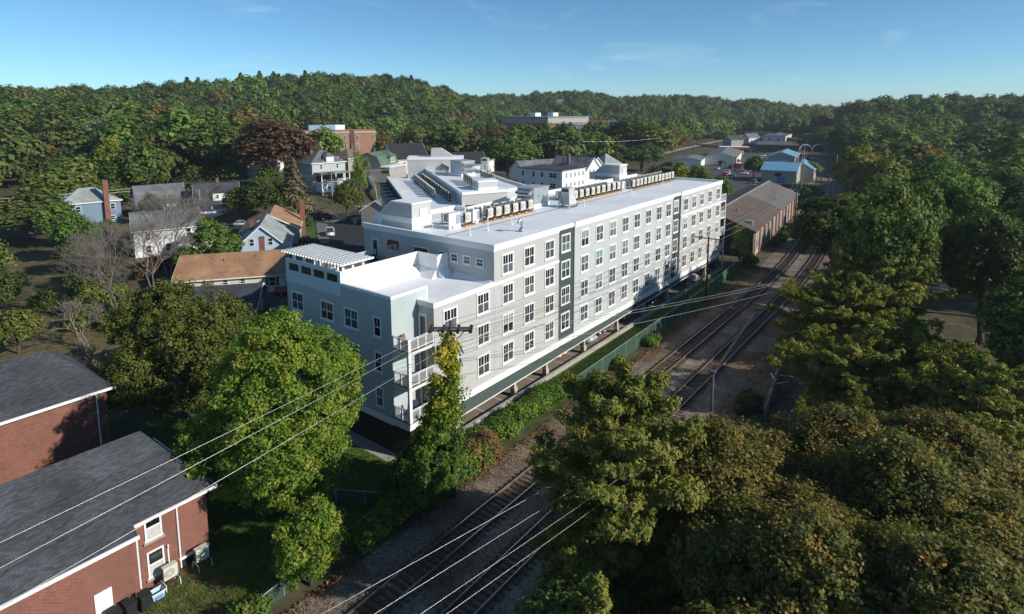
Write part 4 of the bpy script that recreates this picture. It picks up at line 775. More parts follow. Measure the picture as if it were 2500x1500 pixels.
house('house', 'small white gable peeping from the trees before the school', 176, 150, 20, 9, 7, 6, 3.4, w_white, shg_grey, 0, 'gable')
# brick house at the bottom left
BH = thing('brick_house', 'red brick house with grey hipped roof in the lower left corner', 'house', (-36, 7, 0), 0, None, True)
MB().box(-46.0, -28.45, 2.95, 11.5, -0.2, 5.0).build('wall', red_brick, BH); MB().box(-46.0, -33.3, 2.25, 2.95, -0.2, 4.5).build('wall', red_brick, BH)
b = MB(); b.add([(-47, 2.4, 5.0), (-28.0, 2.4, 5.0), (-28.0, 12.0, 5.0), (-47, 12.0, 5.0), (-47, 7.0, 8.5), (-30.6, 7.0, 8.5)], [(0, 1, 5, 4), (1, 2, 5), (2, 3, 4, 5), (3, 0, 4), (3, 2, 1, 0)]); rf = b.build('roof', shg_dark, BH)
b = MB(); b.add([(-47, 1.85, 4.62), (-33.0, 1.85, 4.62), (-33.0, 4.0, 6.22), (-47, 4.0, 6.22), (-47, 1.85, 4.5), (-33.0, 1.85, 4.5), (-33.0, 4.0, 6.1), (-47, 4.0, 6.1)], [(0, 1, 2, 3), (7, 6, 5, 4), (0, 4, 5, 1), (1, 5, 6, 2), (2, 6, 7, 3), (3, 7, 4, 0)]); b.build('lower_roof', shg_dark, rf)
b = MB(); b.box(-33.0, -27.95, 2.32, 2.42, 4.84, 5.02); b.box(-28.0, -27.9, 2.4, 12.0, 4.84, 5.02); b.box(-47, -32.95, 1.75, 1.86, 4.40, 4.62); b.build('gutter', white_m, rf)
def downpipe(x, y, z0, z1): b = MB(); b.tube([(x, y, z1), (x, y+0.1, z1-0.3), (x, y+0.1, z0)], 0.055, 8); b.build('downpipe', white_m, BH)
downpipe(-33.0, 2.08, 0.1, 4.6); downpipe(-30.35, 2.78, 0.2, 4.9); downpipe(-31.05, 2.8, 0.4, 2.3)
for z, hh in ((3.15, 1.75), (0.62, 1.8)):
    o = hwin(BH, '-y', -31.78, z, 1.0, hh, 0, 0); o.location = (-31.78, 2.95, z); MB().box(-0.42, 0.42, -0.032, -0.03, 0.1, hh*0.5).build('blind', curtain_m, o); MB().box(-0.62, 0.62, -0.16, 0.0, -0.12, 0.0).build('sill', concrete_m, o)
MB().box(-35.4, -34.5, 2.19, 2.25, 0.0, 2.05).build('door', white_m, BH); MB().box(-30.4, -28.5, 2.86, 2.95, 0.05, 0.75).build('basement_bulkhead', black_m, BH); MB().box(-30.45, -28.48, 2.80, 2.95, 0.75, 0.87).build('bulkhead_trim', white_m, BH)
ZQ = 'wall-mounted style heat pumps beside the brick house'
for x, lb in ((-31.35, 'heat pump on tube legs left of the bulkhead at the brick house'), (-29.35, 'heat pump on tube legs at the right corner of the brick house')):
    o = ac(x, 2.15, 0.42, 0.0, lb, 'heat pumps beside the brick house'); o.scale = (0.85, 1, 0.75)
    lg = MB()
    for s in (-1, 1): lg.tube([(s*0.5, -0.45, -0.55), (s*0.5, -0.42, 0.06), (s*0.5, 0.35, 0.06), (s*0.5, 0.4, -0.55)], 0.03, 6)
    lg.build('tube_leg', white_m, o)
t = thing('storage_tub', 'pale blue plastic tub beside the downpipe of the brick house', 'tub', (-32.3, 1.75, 0)); b = MB(); b.add([(-.3, -.22, 0), (.3, -.22, 0), (.3, .22, 0), (-.3, .22, 0), (-.38, -.3, .5), (.38, -.3, .5), (.38, .3, .5), (-.38, .3, .5)], [(3, 2, 1, 0), (0, 1, 5, 4), (1, 2, 6, 5), (2, 3, 7, 6), (3, 0, 4, 7)]); b.build('tub', M('pale_blue_plastic', (0.45, 0.58, 0.68), 0.5), t); MB().box(-0.4, 0.4, -0.33, -0.28, 0.46, 0.52).build('rim', white_m, t); MB().box(-0.22, 0.22, -0.30, -0.27, 0.12, 0.3).build('label_patch', M('blue_print', (0.12, 0.28, 0.5), 0.6), t)
for i, x in enumerate((-33.1, -33.9, -34.7)):
    t = thing('wheelie_bin', ['black bin nearest the downpipe of the brick house', 'middle black bin against the brick house', 'black bin nearest the white door'][i], 'bin', (x, 1.5, 0), 0, 'black bins'); MB().box(-.28, .28, -.3, .3, 0.05, 0.9).build('body', pipe_m, t, bevel=0.03); b = MB(); b.prof([(-.36, .9), (.32, .95), (.32, 1.05), (-.36, .98)], -.31, .31); b.build('lid', black_m, t)
    for s in (-.24, .24): b = MB(); b.tube([(s-.03, .3, .1), (s+.03, .3, .1)], .1, 10); b.build('wheel', pipe_m, t)
B2 = thing('brick_house', 'brick house with dark roof half hidden at the left edge behind the olive maple', 'house', (-36, 26, 0), 0, None, True)
MB().box(-46, -27.8, 21.5, 31, -0.2, 6.4).build('wall', red_brick, B2); b = MB(); b.add([(-47, 21, 6.4), (-27.3, 21, 6.4), (-27.3, 31.5, 6.4), (-47, 31.5, 6.4), (-47, 26.2, 9.4), (-30.5, 26.2, 9.4)], [(0, 1, 5, 4), (1, 2, 5), (2, 3, 4, 5), (3, 0, 4), (3, 2, 1, 0)]); b.build('roof', shg_dark, B2)
b = MB(); b.tube([(-29.0, 21.3, 6.3), (-28.6, 21.35, 5.9), (-28.6, 21.35, 0.3)], 0.06, 8); b.build('downpipe', white_m, B2); b = MB(); b.box(-47, -27.2, 20.9, 21.0, 6.2, 6.42); b.build('gutter', white_m, B2)
# ------------------------------------------------------------------ warehouse along the tracks
WH = thing('warehouse', 'long brown-roofed warehouse with patchy red brick wall beside the tracks', 'warehouse', (79, -2.3, 0), math.atan2(5.8, 64), None)
patch = M('patchy_brick', (0.24, 0.075, 0.045), 0.9, 0.35, 0.35, 0.4, 5, coord='OBJ', c2=(0.42, 0.38, 0.30), stretch=(1.0, 1, 0.35), detail=3)
MB().box(0, 64, 0.0, 16.0, -0.3, 5.2).build('wall', patch, WH)
b = MB(); b.add([(-0.4, -0.5, 5.35), (64.4, -0.5, 5.35), (64.4, 8.0, 8.6), (-0.4, 8.0, 8.6), (64.4, 16.5, 5.35), (-0.4, 16.5, 5.35), (-0.4, -0.5, 5.15), (64.4, -0.5, 5.15), (64.4, 16.5, 5.15), (-0.4, 16.5, 5.15)], [(0, 1, 2, 3), (3, 2, 4, 5), (0, 6, 7, 1), (4, 8, 9, 5), (0, 3, 5, 9, 6), (1, 7, 8, 4, 2)]); rf = b.build('roof', M('brown_roof_felt', (0.115, 0.086, 0.070), 0.85, 0.18, 0.3, coord='OBJ', lines=('Y', 1.0), linek=-0.3), WH)
b = MB(); b.add([(31, -0.52, 5.39), (64.42, -0.52, 5.39), (64.42, 8.0, 8.64), (31, 8.0, 8.64)], [(0, 1, 2, 3)]); b.build('grey_roofing', M('grey_roof_felt', (0.15, 0.135, 0.12), 0.85, 0.15, 0.3, coord='OBJ', lines=('Y', 1.0), linek=-0.3), rf)
MB().box(-0.5, 64.5, 7.8, 8.2, 8.58, 8.74).build('ridge_cap', M('ridge_tin', (0.3, 0.28, 0.26), 0.6), rf)
pier_m = M('red_pier', (0.30, 0.085, 0.05), 0.9, 0.3, 1.5, coord='OBJ')
for i in range(13): MB().box(0.6+i*5.1, 1.5+i*5.1, -0.22, 0.0, -0.3, 5.0).build('pier', pier_m if i % 3 else MATS['patchy_brick'], WH)
for i in range(12): hh = MB(); hh.box(2.2+i*5.1, 4.9+i*5.1, -0.05, 0.01, 0.6, 4.4); hh.build('boarded_window', M('boarded', (0.10, 0.12, 0.12), 0.8, 0.5, 0.6, coord='OBJ', c2=(0.25, 0.28, 0.26)), WH)
MB().box(-0.3, 0.0, 0.2, 15.6, -0.3, 5.0).build('shade_black_end', black_m, WH)  # black skin: the gable end's shade put into its colour
for x, y, z in ((9, 5.5, 7.4), (14, 12, 6.9), (22, 13, 6.6)): MB().cyl(x, y, z-0.4, z+0.9, 0.14, 8).build('flue', M('rusty_flue', (0.16, 0.07, 0.04), 0.8), WH)
MB().box(3.5, 4.6, 1.0, 2.2, 5.7, 6.8).build('roof_fan', steel_m, WH)
# ------------------------------------------------------------------ sheds, shops and schools farther off
blue_m = M('blue_metal_roof', (0.15, 0.34, 0.48), 0.45, 0.06, 0.4, coord='OBJ', lines=('X', 0.6), linek=-0.5, spec=0.5); shed_w = clap('shed_wall', (0.36, 0.37, 0.33))
t = house('shed', 'larger grey shed with bright blue metal roof and arched window', 222.0, 26.8, 96, 13.2, 17, 5.0, 2.6, shed_w, blue_m, 0, 'gable', group='blue roofed sheds', cat='shed'); o = hwin(t, '+y', -0.3, 2.6, 2.4, 1.4, 13.2, 17, pipe_m); MB().box(-2.2, 0.4, 8.51, 8.56, -0.2, 2.2).build('blue_door', M('blue_door', (0.05, 0.18, 0.5), 0.6), t)
house('shed', 'cross-gabled blue roofed lean-to behind the larger shed', 236, 22.0, 8, 16, 10, 4.6, 3.2, shed_w, blue_m, 0, 'gable', group='blue roofed sheds', cat='shed')
t = house('shed', 'farther grey shed with blue gable roof in the car park', 296, 43.5, 8, 28, 12.5, 5.6, 2.2, shed_w, blue_m, 0, 'gable', group='blue roofed sheds', cat='shed'); MB().box(-14.06, -14.0, -3, 3, 0, 3.4).build('roller_door', white_m, t)
t = house('shop', 'dark red brick shop with white side and flat roof', 412, 76, 14, 44, 26, 5.2, 0.2, w_white, M('flat_roof_grey', (0.10, 0.105, 0.11), 0.85, 0.2, 0.2), 0, 'flat', cat='shop', group='shops along the side road'); MB().box(-22.1, -22.0, -13.05, 13.05, -0.2, 5.1).build('brick_front', dk_brick, t)
t = house('shop', 'white two-storey block rising behind the red brick shop', 462, 88, 8, 50, 16, 9.2, 0.2, clap('block_white', (0.62, 0.60, 0.52)), MATS['flat_roof_grey'], 0, 'flat', cat='shop', group='shops along the side road', wins=[('-x', -3, 5.5, 1.6, 2.2), ('-x', 3, 5.5, 1.6, 2.2)]); hwin(t, '-y', 0, 6.4, 34, 0.7, 50, 16)
for k in range(9): MB().box(-20+k*4.6, -18.4+k*4.6, -2, 1, 9.4, 10.4).build('roof_unit', steel_m, t)
house('shop', 'long cream shop with grey low-pitched roof', 304, 77.5, 14, 52, 16, 4.2, 2.2, w_cream, shg_grey, 0, 'gable', cat='shop', group='shops along the side road')
house('shop', 'low grey-roofed annex left of the long cream shop', 268, 84, 14, 24, 14, 3.6, 1.2, w_white, shg_grey, 0, 'gable', cat='shop', group='shops along the side road')
t = thing('petrol_canopy', 'filling station canopy with red and blue fascia', 'canopy', (354, 88, 0), R(-62)); MB().box(-9, 9, -5, 5, 4.4, 5.4).build('roof', white_m, t)
MB().box(-5, 9.05, -5.06, -5.0, 4.4, 5.4).build('red_fascia', M('red_fascia', (0.55, 0.09, 0.03), 0.5), t); MB().box(-9.05, -5, -5.06, -5.0, 4.4, 5.4).build('blue_fascia', M('blue_fascia', (0.08, 0.2, 0.45), 0.5), t); MB().box(9.0, 9.06, -5, 5, 4.4, 5.4).build('orange_fascia', M('orange_fascia', (0.7, 0.2, 0.03), 0.5), t)
for x in (-6, 6): MB().box(x-0.2, x+0.2, -0.2, 0.2, 0, 4.4).build('column', white_m, t)
for i, (x, y) in enumerate(((414, 57.5), (424, 51))):
    t = thing('fabric_shelter', ['white arched fabric shelter beside the shop', 'second white arched fabric shelter nearer the tracks'][i], 'shelter', (x, y, 0), R(14), 'arched shelters'); b = MB(); n = 12; pf = [(4.2*math.cos(math.pi*k/n), 5.0*math.sin(math.pi*k/n)) for k in range(n+1)]; b.prof(pf+[(yy*0.97, zz*0.97) for yy, zz in pf[::-1]], -7, 7); b.build('cover', white_m, t, True)
    b = MB(); b.prof(pf, 5, 5.1); b.build('shade_black_end', black_m, t)  # black sheet, painted shade for the shelter's dark opening
# brick school 1
g1 = 6.0
S1 = thing('school_building', 'red brick school with pale cornice at the foot of the hill', 'school', (156, 236, g1), R(-24)); S1.scale = (0.86, 0.9, 1.0); MB().box(-22, 22, -8, 10, -4, 13).build('wall', red_brick2, S1); MB().box(-22.4, 22.4, -8.4, 10.4, 11.4, 12.2).build('cornice', M('sandstone', (0.46, 0.38, 0.27), 0.8), S1); MB().box(6, 8.6, -8.5, -7.9, -4, 12.9).build('dark_brick_strip', dk_brick, S1)  # strip of darker brick stands proud of the front wall
for z in (0.5, 5.2):
    for x in (-20.5, -8.2, -5.2, -1.0, 3.0, 10.5, 20.5): o = MB().box(-1.0, 1.0, -0.15, 0, 0, 3.2).build('window', MATS['sandstone'], S1); o.location = (x, -8, z+2.2); MB().box(-0.7, 0.7, -0.2, -0.15, 0.3, 2.9).build('pane', glassg_m, o)
MB().box(-60, -22, -4, 26, -4, 9.5).build('wing', M('dark_wing', (0.05, 0.07, 0.085), 0.6, 0.2, 0.3), S1); MB().box(-60.5, -22, -4.5, 26.5, 9.5, 10.2).build('wing_roof', MATS['flat_roof_dark'], S1); MB().box(-16, 0, 4, 9, 13, 15.6).build('plant_room', M('plant_blue', (0.22, 0.36, 0.48), 0.6), S1); MB().box(0, 6, 3.9, 9, 13, 15.6).build('plant_room', white_m, S1)
for k in range(9): MB().box(-56+k*4.6, -53.6+k*4.6, 2, 4.2, 10.2, 11.8).build('roof_unit', white_m, S1)
# school 2 with glass hall
S2 = thing('school_building', 'large modern brick school with blue-grey roof and glazed hall', 'school', (364.5, 240.5, 6.0), 0, None, True); zt = 22.6; conc = M('school_concrete', (0.36, 0.34, 0.29), 0.8)
A2, B2_, C2 = Vector((357.6, 282.8)), Vector((364.5, 240.5)), Vector((419.7, 234.9)); D2 = A2+(C2-B2_)
MB().prism([tuple(B2_), tuple(C2), tuple(D2), tuple(A2)], 2.0, zt).build('wall', conc, S2); ctr = (A2+C2)/2
MB().prism([tuple(ctr+(q-ctr)*1.02) for q in (B2_, C2, D2, A2)], zt, zt+1.0).build('roof', M('school_roof', (0.16, 0.21, 0.26), 0.5, 0.1, 0.1), S2)
def face_panel(p, q, f0, f1, z0, z1, m, name, off=0.25):
    d = (q-p); nrm = Vector((d.y, -d.x)).normalized(); a, c = p+d*f0+nrm*off*0.5, p+d*f1+nrm*off*0.5; b = MB(); b.bar((*a, (z0+z1)/2), (*c, (z0+z1)/2), off, z1-z0); return b.build(name, m, S2)
for p, q in ((A2, B2_), (B2_, C2)): face_panel(p, q, 0.04, 0.96, 12.4, 18.6, red_brick2, 'brick_panel')
face_panel(A2, B2_, 0.0, 1.0, 7.0, 9.6, glassg_m, 'window_band', 0.8)
for k in range(8): face_panel(A2, B2_, k/8+0.01, k/8+0.035, 6.0, 10.5, red_brick2, 'brick_pier', 1.2)
E2 = C2+Vector((12, -30)); G2 = E2+Vector((30, 12))
MB().prism([tuple(C2), tuple(E2), tuple(G2), tuple(C2+Vector((30, 12)))], 2.0, 18.0).build('east_block', red_brick2, S2); MB().prism([tuple(C2+Vector((-2, 2))), tuple(E2+Vector((-1, -2))), tuple(G2), tuple(C2+Vector((30, 14)))], 18.0, 19.0).build('east_roof', MATS['school_roof'], S2)
for f0 in (0.3, 0.62): face_panel(C2, E2, f0, f0+0.06, 4, 14.5, glass_m, 'slot_window', 0.4)
face_panel(C2, E2, 0.02, 0.98, 14.8, 17.4, glassg_m, 'window_band', 0.4)
hc = Vector((366, 221)); b = MB(); b.cyl(hc.x, hc.y, 2, 17.4, 11, 20); gh = b.build('glass_hall', M('hall_glass', (0.05, 0.10, 0.11), 0.15, 0.2, 0.2, spec=0.7), S2); b = MB(); b.cyl(hc.x, hc.y, 17.4, 18.2, 11.8, 20); b.build('hall_roof', MATS['school_roof'], gh)
for k in range(14): a = math.pi*0.75+k*0.17; b = MB(); b.cyl(hc.x+11.1*math.cos(a), hc.y+11.1*math.sin(a), 2, 17.4, 0.16, 5); b.build('mullion', white_m, gh)
for z in (6, 9.8, 13.6): b = MB(); b.cyl(hc.x, hc.y, z, z+0.3, 11.2, 20); b.build('transom', conc, gh)
MB().prism([(386, 212), (392, 200), (398, 203), (392, 216)], 2, 20.5).build('stair_tower', red_brick2, S2); b = MB(); b.bar((385.8, 211.5, 12), (391.6, 199.8, 12), 0.5, 13); b.build('tower_glazing', glassg_m, S2)
for x, y in ((377, 262), (398, 258)): MB().box(x-4, x+4, y-3, y+3, zt+1, zt+4).build('plant_room', white_m, S2)
for i, (x, y, lb, wl, rf_) in enumerate(((695.6, 493.3, 'white house high on the far ridge, left of two', w_white, shg_lt), (704.4, 448.3, 'pale blue-grey house high on the far ridge, right of two', w_ltblue, shg_grey), (767, 230, 'blue-grey house with many gables on the far wooded slope', w_ltblue, shg_grey), (474.9, 112, 'white house behind the two-storey white block', w_white, shg_grey), (145.3, 410.5, 'cream house among the trees on the left slope', w_cream, shg_br), (166, 500, 'small white house high among the left trees', w_white, shg_grey), (150, 530, 'white house at the left edge of the hill', w_white, shg_grey), (456.7, 2.1, 'white house in the wood right of the tracks', w_white, shg_grey), (52, 215, 'white gabled house behind the yellow-green tree', w_white, shg_grey), (430, 112, 'grey house behind the shop signs', w_greyh, shg_dark))):
    big_ = 1.1 if i < 3 else 0.9; zz = float(H(x, y))+0.5
    house('house', lb, x, y, (-52, -50, -60, -30, -40, -30, -30, -80, -25, -30)[i], 13*big_, 9*big_, 6*big_, 3.4*big_, wl, rf_, zz, 'gable', wins=[('-y', -3, 2, 1.2, 1.6), ('-y', 3, 2, 1.2, 1.6), ('-x', 0, 2.5, 1.2, 1.6)], base=stone_m)
g_ = thing('tower_block', 'distant dark tower block on the right skyline', 'building', (1500, 72, 0)); MB().box(-14, 14, -12, 12, 0, 58).build('wall', M('dark_tower', (0.08, 0.06, 0.055), 0.8), g_)
for z in range(30, 56, 5): MB().box(-14.1, -14, -10, 10, z, z+2).build('window_band', glass_m, g_)
# retaining wall, stone steps of the slope, lot fence
t = thing('retaining_wall', 'low rough stone wall along the far side of the street', 'wall', (70, 111, 0), 0, None, True); rr = random.Random(9)
sm = [MB().box(-0.4*k, 0.4*k, -0.28, 0.28, -0.25, 0.25).mesh('stone', stone_m, bevel=0.09) for k in (0.7, 1.0, 1.35)]
for i in range(34):
    for j in range(2): o = link('stone', rr.choice(sm), t); f = (i+0.5*j)/34; o.location = (57+34*f, 114.2-12*f+0.5+rr.uniform(-.08, .08), 0.3+0.5*j+rr.uniform(-.05, .05)); o.rotation_euler = (rr.uniform(-.1, .1), rr.uniform(-.1, .1), -0.34+rr.uniform(-.2, .2))
t = thing('white_fence', 'white solid fence climbing the slope beside the rear wing', 'fence', (80, 118, 3), 0, None, True)
for i in range(14):
    x, y = 75+i*1.75, 107.7+i*2.6; z = float(H(x, y)); b = MB(); b.bar((x, y, z+0.9), (x+1.7, y+2.55, float(H(x+1.7, y+2.55))+0.9), 0.08, 1.8); b.build('panel', white_m, t)
# ================================================================== vehicles
tyre_m = M('tyre', (0.015, 0.015, 0.016), 0.8, 0.1, 3, coord='OBJ'); rim_m = M('rim', (0.45, 0.45, 0.46), 0.35, 0.1, 3, metal=0.7, coord='OBJ'); carglass_m = glassmat('car_glass', (0.02, 0.025, 0.03), 0.05, 0.7); lamp_m = M('head_lamp', (0.75, 0.75, 0.72), 0.2, 0.02); tail_m = M('tail_lamp', (0.35, 0.02, 0.02), 0.3, 0.02)
CARP = {'white': (0.75, 0.75, 0.75), 'silver': (0.42, 0.43, 0.44), 'black': (0.015, 0.016, 0.018), 'red': (0.42, 0.02, 0.02), 'blue': (0.03, 0.06, 0.14), 'grey': (0.12, 0.125, 0.13), 'green': (0.03, 0.12, 0.05)}
def carpaint(c):
    m = M('paint_'+c, CARP[c], 0.25, 0.02, 0.5, spec=0.6, coord='OBJ'); m.node_tree.nodes['Principled BSDF'].inputs['Coat Weight'].default_value = 0.6; return m
VEH = {}
def vehicle(kind, colour, loc, rz, label, group='parked cars'):
    """local +x is forward"""
    key = (kind, colour)
    if key in VEH: return dup(VEH[key], loc, rz, label, group)
    t = thing({'pickup': 'pickup_truck', 'suv': 'parked_suv', 'car': 'parked_car', 'truck': 'box_truck'}[kind], label, {'pickup': 'truck', 'truck': 'truck'}.get(kind, 'car'), loc, rz, group); p = carpaint(colour)
    L, W, hb, hr = {'car': (4.5, 1.78, 0.92, 1.45), 'suv': (4.7, 1.86, 1.05, 1.72), 'pickup': (5.5, 1.95, 1.08, 1.82), 'truck': (6.4, 2.1, 1.1, 2.1)}[kind]; a = L/2; zb = 0.28
    b = MB(); b.profy([(-a, zb+0.12), (-a+0.12, zb), (a-0.15, zb), (a, zb+0.2), (a-0.05, hb-0.22), (a-0.25, hb-0.10), (a*0.38, hb), (-a+0.15, hb+0.02), (-a, hb-0.15)], -W/2, W/2); b.build('body', p, t, True, 0.07)
    x0, x1, r0, r1 = {'car': (-a+0.35, a*0.40, -a*0.55, a*0.02), 'suv': (-a+0.12, a*0.42, -a*0.84, a*0.10), 'pickup': (-a*0.18, a*0.46, -a*0.10, a*0.24), 'truck': (a*0.25, a*0.85, a*0.3, a*0.7)}[kind]
    b = MB(); w0, w1 = W/2-0.06, W/2-0.26
    b.add([(x0, -w0, hb), (x1, -w0, hb), (x1, w0, hb), (x0, w0, hb), (r0, -w1, hr), (r1, -w1, hr), (r1, w1, hr), (r0, w1, hr)], [(3, 2, 1, 0), (4, 5, 6, 7), (0, 1, 5, 4), (1, 2, 6, 5), (2, 3, 7, 6), (3, 0, 4, 7)]); b.build('windows', carglass_m, t, False, 0.04)
    b = MB(); b.box(r0-0.02, r1+0.02, -w1-0.02, w1+0.02, hr-0.03, hr+0.03); xm = (r0+r1)/2
    for xx in (xm,): 
        for s in (-1, 1): b.bar((xx, s*(w0+0.005), hb), (xx, s*(w1+0.01), hr), 0.09, 0.03)
    for (xb, xt) in ((x0, r0), (x1, r1)):
        for s in (-1, 1): b.bar((xb, s*w0, hb), (xt, s*w1, hr), 0.08, 0.05)
    b.build('roof', p, t)
    if kind == 'pickup': MB().box(-a+0.1, -a*0.22, -W/2+0.1, W/2-0.1, hb-0.02, hb+0.035).build('bed_cover', M('bed_cover', (0.06, 0.06, 0.065), 0.8), t)
    if kind == 'truck': MB().box(-a, a*0.2, -W/2-0.05, W/2+0.05, 0.9, 2.7).build('dump_body', pipe_m if colour != 'red' else p, t)
    for sx_ in (-1, 1):
        for sy_ in (-1, 1):
            x = sx_*a*0.60; b = MB(); b.tube([(x, sy_*(W/2-0.2), 0.33), (x, sy_*(W/2+0.015), 0.33)], 0.33, 16); o = b.build('wheel', tyre_m, t); b = MB(); b.tube([(x, sy_*(W/2+0.01), 0.33), (x, sy_*(W/2+0.03), 0.33)], 0.2, 12); b.build('rim', rim_m, o)
    for s in (-1, 1): MB().box(a-0.12, a+0.02, s*(W/2-0.3)-0.2, s*(W/2-0.3)+0.2, hb-0.38, hb-0.24).build('headlight', lamp_m, t); MB().box(-a-0.02, -a+0.06, s*(W/2-0.18)-0.12, s*(W/2-0.18)+0.12, hb-0.35, hb-0.12).build('taillight', tail_m, t); MB().box(x1-0.45, x1-0.25, s*(W/2+0.1)-0.09, s*(W/2+0.1)+0.09, hb, hb+0.14).build('mirror', p, t)
    VEH[key] = t; return t
Q = math.pi/2
for kind, c, x, y, rz, lb in (
    ('car', 'red', 13.2, 3.4, -Q, 'red car under the apartment building beside a stone column'), ('suv', 'silver', 19.6, 2.9, -Q, 'silver SUV parked nose out under the apartment building'), ('car', 'black', 22.6, 3.2, -Q, 'black car parked beside the silver SUV'),
    ('car', 'blue', 29.8, 3.2, -Q, 'dark blue car in the shaded part of the parking level'), ('car', 'red', 28.0, 9.4, -Q, 'red car deep inside the parking level'), ('suv', 'white', 55.6, 3.0, -Q, 'white SUV at the far end of the parking level'), ('suv', 'grey', 61.0, 3.0, -Q, 'grey SUV in the last parking bay'), ('car', 'black', 38.6, 3.1, -Q, 'black car under the shaded middle of the building'),
    ('pickup', 'white', 41.2, 85.4, R(56), 'white pickup truck standing in the drive behind the building'), ('car', 'black', 33.2, 82.2, R(-32), 'black car beside the tan house lawn'), ('suv', 'black', 53.8, 104.2, R(-15), 'black SUV driving along the street'), ('car', 'white', 70.2, 106.4, R(-18), 'white car at the kerb farther along the street'), ('car', 'silver', 34.6, 113.4, R(-30), 'silver car behind the tan house'),
    ('pickup', 'red', 8.6, 50.6, R(-38), 'red pickup truck behind the end block'), ('car', 'white', 70, 84, R(20), 'white car in the drive beside the rear wing'), ('car', 'red', 55, 84, R(75), 'red car by the drive behind the stair head')):
    vehicle(kind, c, (x, y, 0.03), rz, lb)
lot = [(220, 46.4, 'silver'), (236.5, 46.6, 'white'), (246.4, 53.7, 'black'), (251, 43.1, 'silver'), (252.3, 63.6, 'white'), (314.3, 34.9, 'white'), (337, 40, 'grey'), (352.8, 45.4, 'black'), (333.5, 65.3, 'silver'), (346.8, 68.5, 'white'), (265, 60.6, 'grey'), (243, 49.5, 'grey'), (228, 48.5, 'blue'), (326, 37.5, 'black'), (344, 43, 'silver'), (360, 49, 'black'), (320, 33, 'grey'), (385, 89.6, 'black'), (383, 86, 'grey'), (382, 83, 'black'), (382, 80, 'blue'), (383, 77, 'black'), (404, 61.5, 'black'), (405, 58.5, 'red'), (398, 63, 'white'), (259, 47, 'black'), (371, 47, 'white'), (305, 31, 'blue'), (232, 52, 'white'), (239, 55.5, 'silver'), (225, 51, 'red'), (300, 34.5, 'white'), (312, 38.5, 'silver'), (331, 42.5, 'white'), (296, 56, 'silver'), (318, 60, 'white'), (205, 33, 'grey'), (196, 30, 'silver')]
near_ = {(220, 46.4): 'first from the small trees', (236.5, 46.6): 'between the small trees and the low wall', (246.4, 53.7): 'behind the two white cars', (251, 43.1): 'left of the larger blue shed', (252.3, 63.6): 'left of the long red truck', (243, 49.5): 'behind the first white car', (228, 48.5): 'beside the first silver SUV', (259, 47): 'left of the farther blue shed', (265, 60.6): 'behind the long red truck',
         (314.3, 34.9): 'nearest the tracks past the sheds', (337, 40): 'third along the tracks past the sheds', (352.8, 45.4): 'before the arched shelters, near side', (326, 37.5): 'second along the tracks past the sheds', (344, 43): 'fourth along the tracks past the sheds', (360, 49): 'before the arched shelters, far side', (320, 33): 'closest to the rails past the sheds', (371, 47): 'right below the arched shelters', (305, 31): 'right of the farther blue shed',
         (333.5, 65.3): 'left of the farther blue shed, first of two', (346.8, 68.5): 'left of the farther blue shed, second of two', (385, 89.6): 'leftmost before the red brick shop', (383, 86): 'second before the red brick shop', (382, 83): 'third before the red brick shop', (382, 80): 'fourth before the red brick shop', (383, 77): 'rightmost before the red brick shop', (404, 61.5): 'in the mouth of the arched shelter', (405, 58.5): 'between the two arched shelters', (398, 63): 'beside the white shop wall', (232, 52): 'second row behind the small trees, left', (239, 55.5): 'second row behind the small trees, right', (225, 51): 'behind the first silver SUV', (300, 34.5): 'close beside the farther blue shed', (312, 38.5): 'behind the car nearest the tracks', (331, 42.5): 'second row past the sheds', (296, 56): 'between the cream shop and the farther shed', (318, 60): 'behind the farther blue shed', (205, 33): 'in the yard behind the warehouse, right', (196, 30): 'in the yard behind the warehouse, left'}
for i, (x, y, c) in enumerate(lot):
    k = 'car' if i % 3 else 'suv'
    vehicle(k, c, (x, y, 0.06), R((14, 104, 10, 95)[i % 4]), '%s %s in the far car park, %s' % (c, 'car' if k == 'car' else 'SUV', near_[(x, y)]), 'cars in the far car park')
vehicle('truck', 'white', (288, 65.5, 0.05), R(-6), 'white truck with black dump body beside the cream shop'); vehicle('truck', 'green', (274, 68.5, 0.05), R(-6), 'green truck behind the small trees at the car park'); vehicle('truck', 'red', (262, 58.5, 0.05), R(100), 'long red truck in the far car park')
# ================================================================== poles, wires, fences
pole_m = M('pole_timber', (0.085, 0.062, 0.047), 0.95, 0.35, 2, 0.4, 20, coord='OBJ', stretch=(5, 5, 0.4)); palepole_m = M('weathered_pole', (0.27, 0.23, 0.19), 0.95, 0.25, 2, coord='OBJ', stretch=(5, 5, 0.4)); ins_m = M('brown_insulator', (0.05, 0.022, 0.018), 0.3, 0.1, 3, coord='OBJ'); arm_m = M('crossarm', (0.08, 0.085, 0.10), 0.8, 0.2, 2, coord='OBJ')
def pole(loc, h, rz, label, arms=((0.4, 2.4),), m=None, drum=False, ins=True):
    t = thing('utility_pole', label, 'utility pole', loc, rz, 'utility poles'); b = MB(); b.tube([(0, 0, -0.2), (0, 0, h)], [0.19, 0.12], 10); b.build('pole', m or pole_m, t, True)
    for dz, w in arms:
        o = MB().box(-0.06, 0.06, -w/2, w/2, h-dz-0.07, h-dz+0.07).build('crossarm', arm_m, t)
        if ins:
            for k in (-0.95, -0.45, 0.45, 0.95): b = MB(); b.tube([(0, k*w/2, h-dz+0.07), (0, k*w/2, h-dz+0.2)], 0.03, 6); b.tube([(0, k*w/2, h-dz+0.2), (0, k*w/2, h-dz+0.3)], 0.07, 8); b.build('insulator', ins_m, o)
    if drum: b = MB(); b.tube([(0.3, 0, h-2.4), (0.3, 0, h-1.5)], 0.28, 12); b.build('transformer', steel_m, t)
    return t
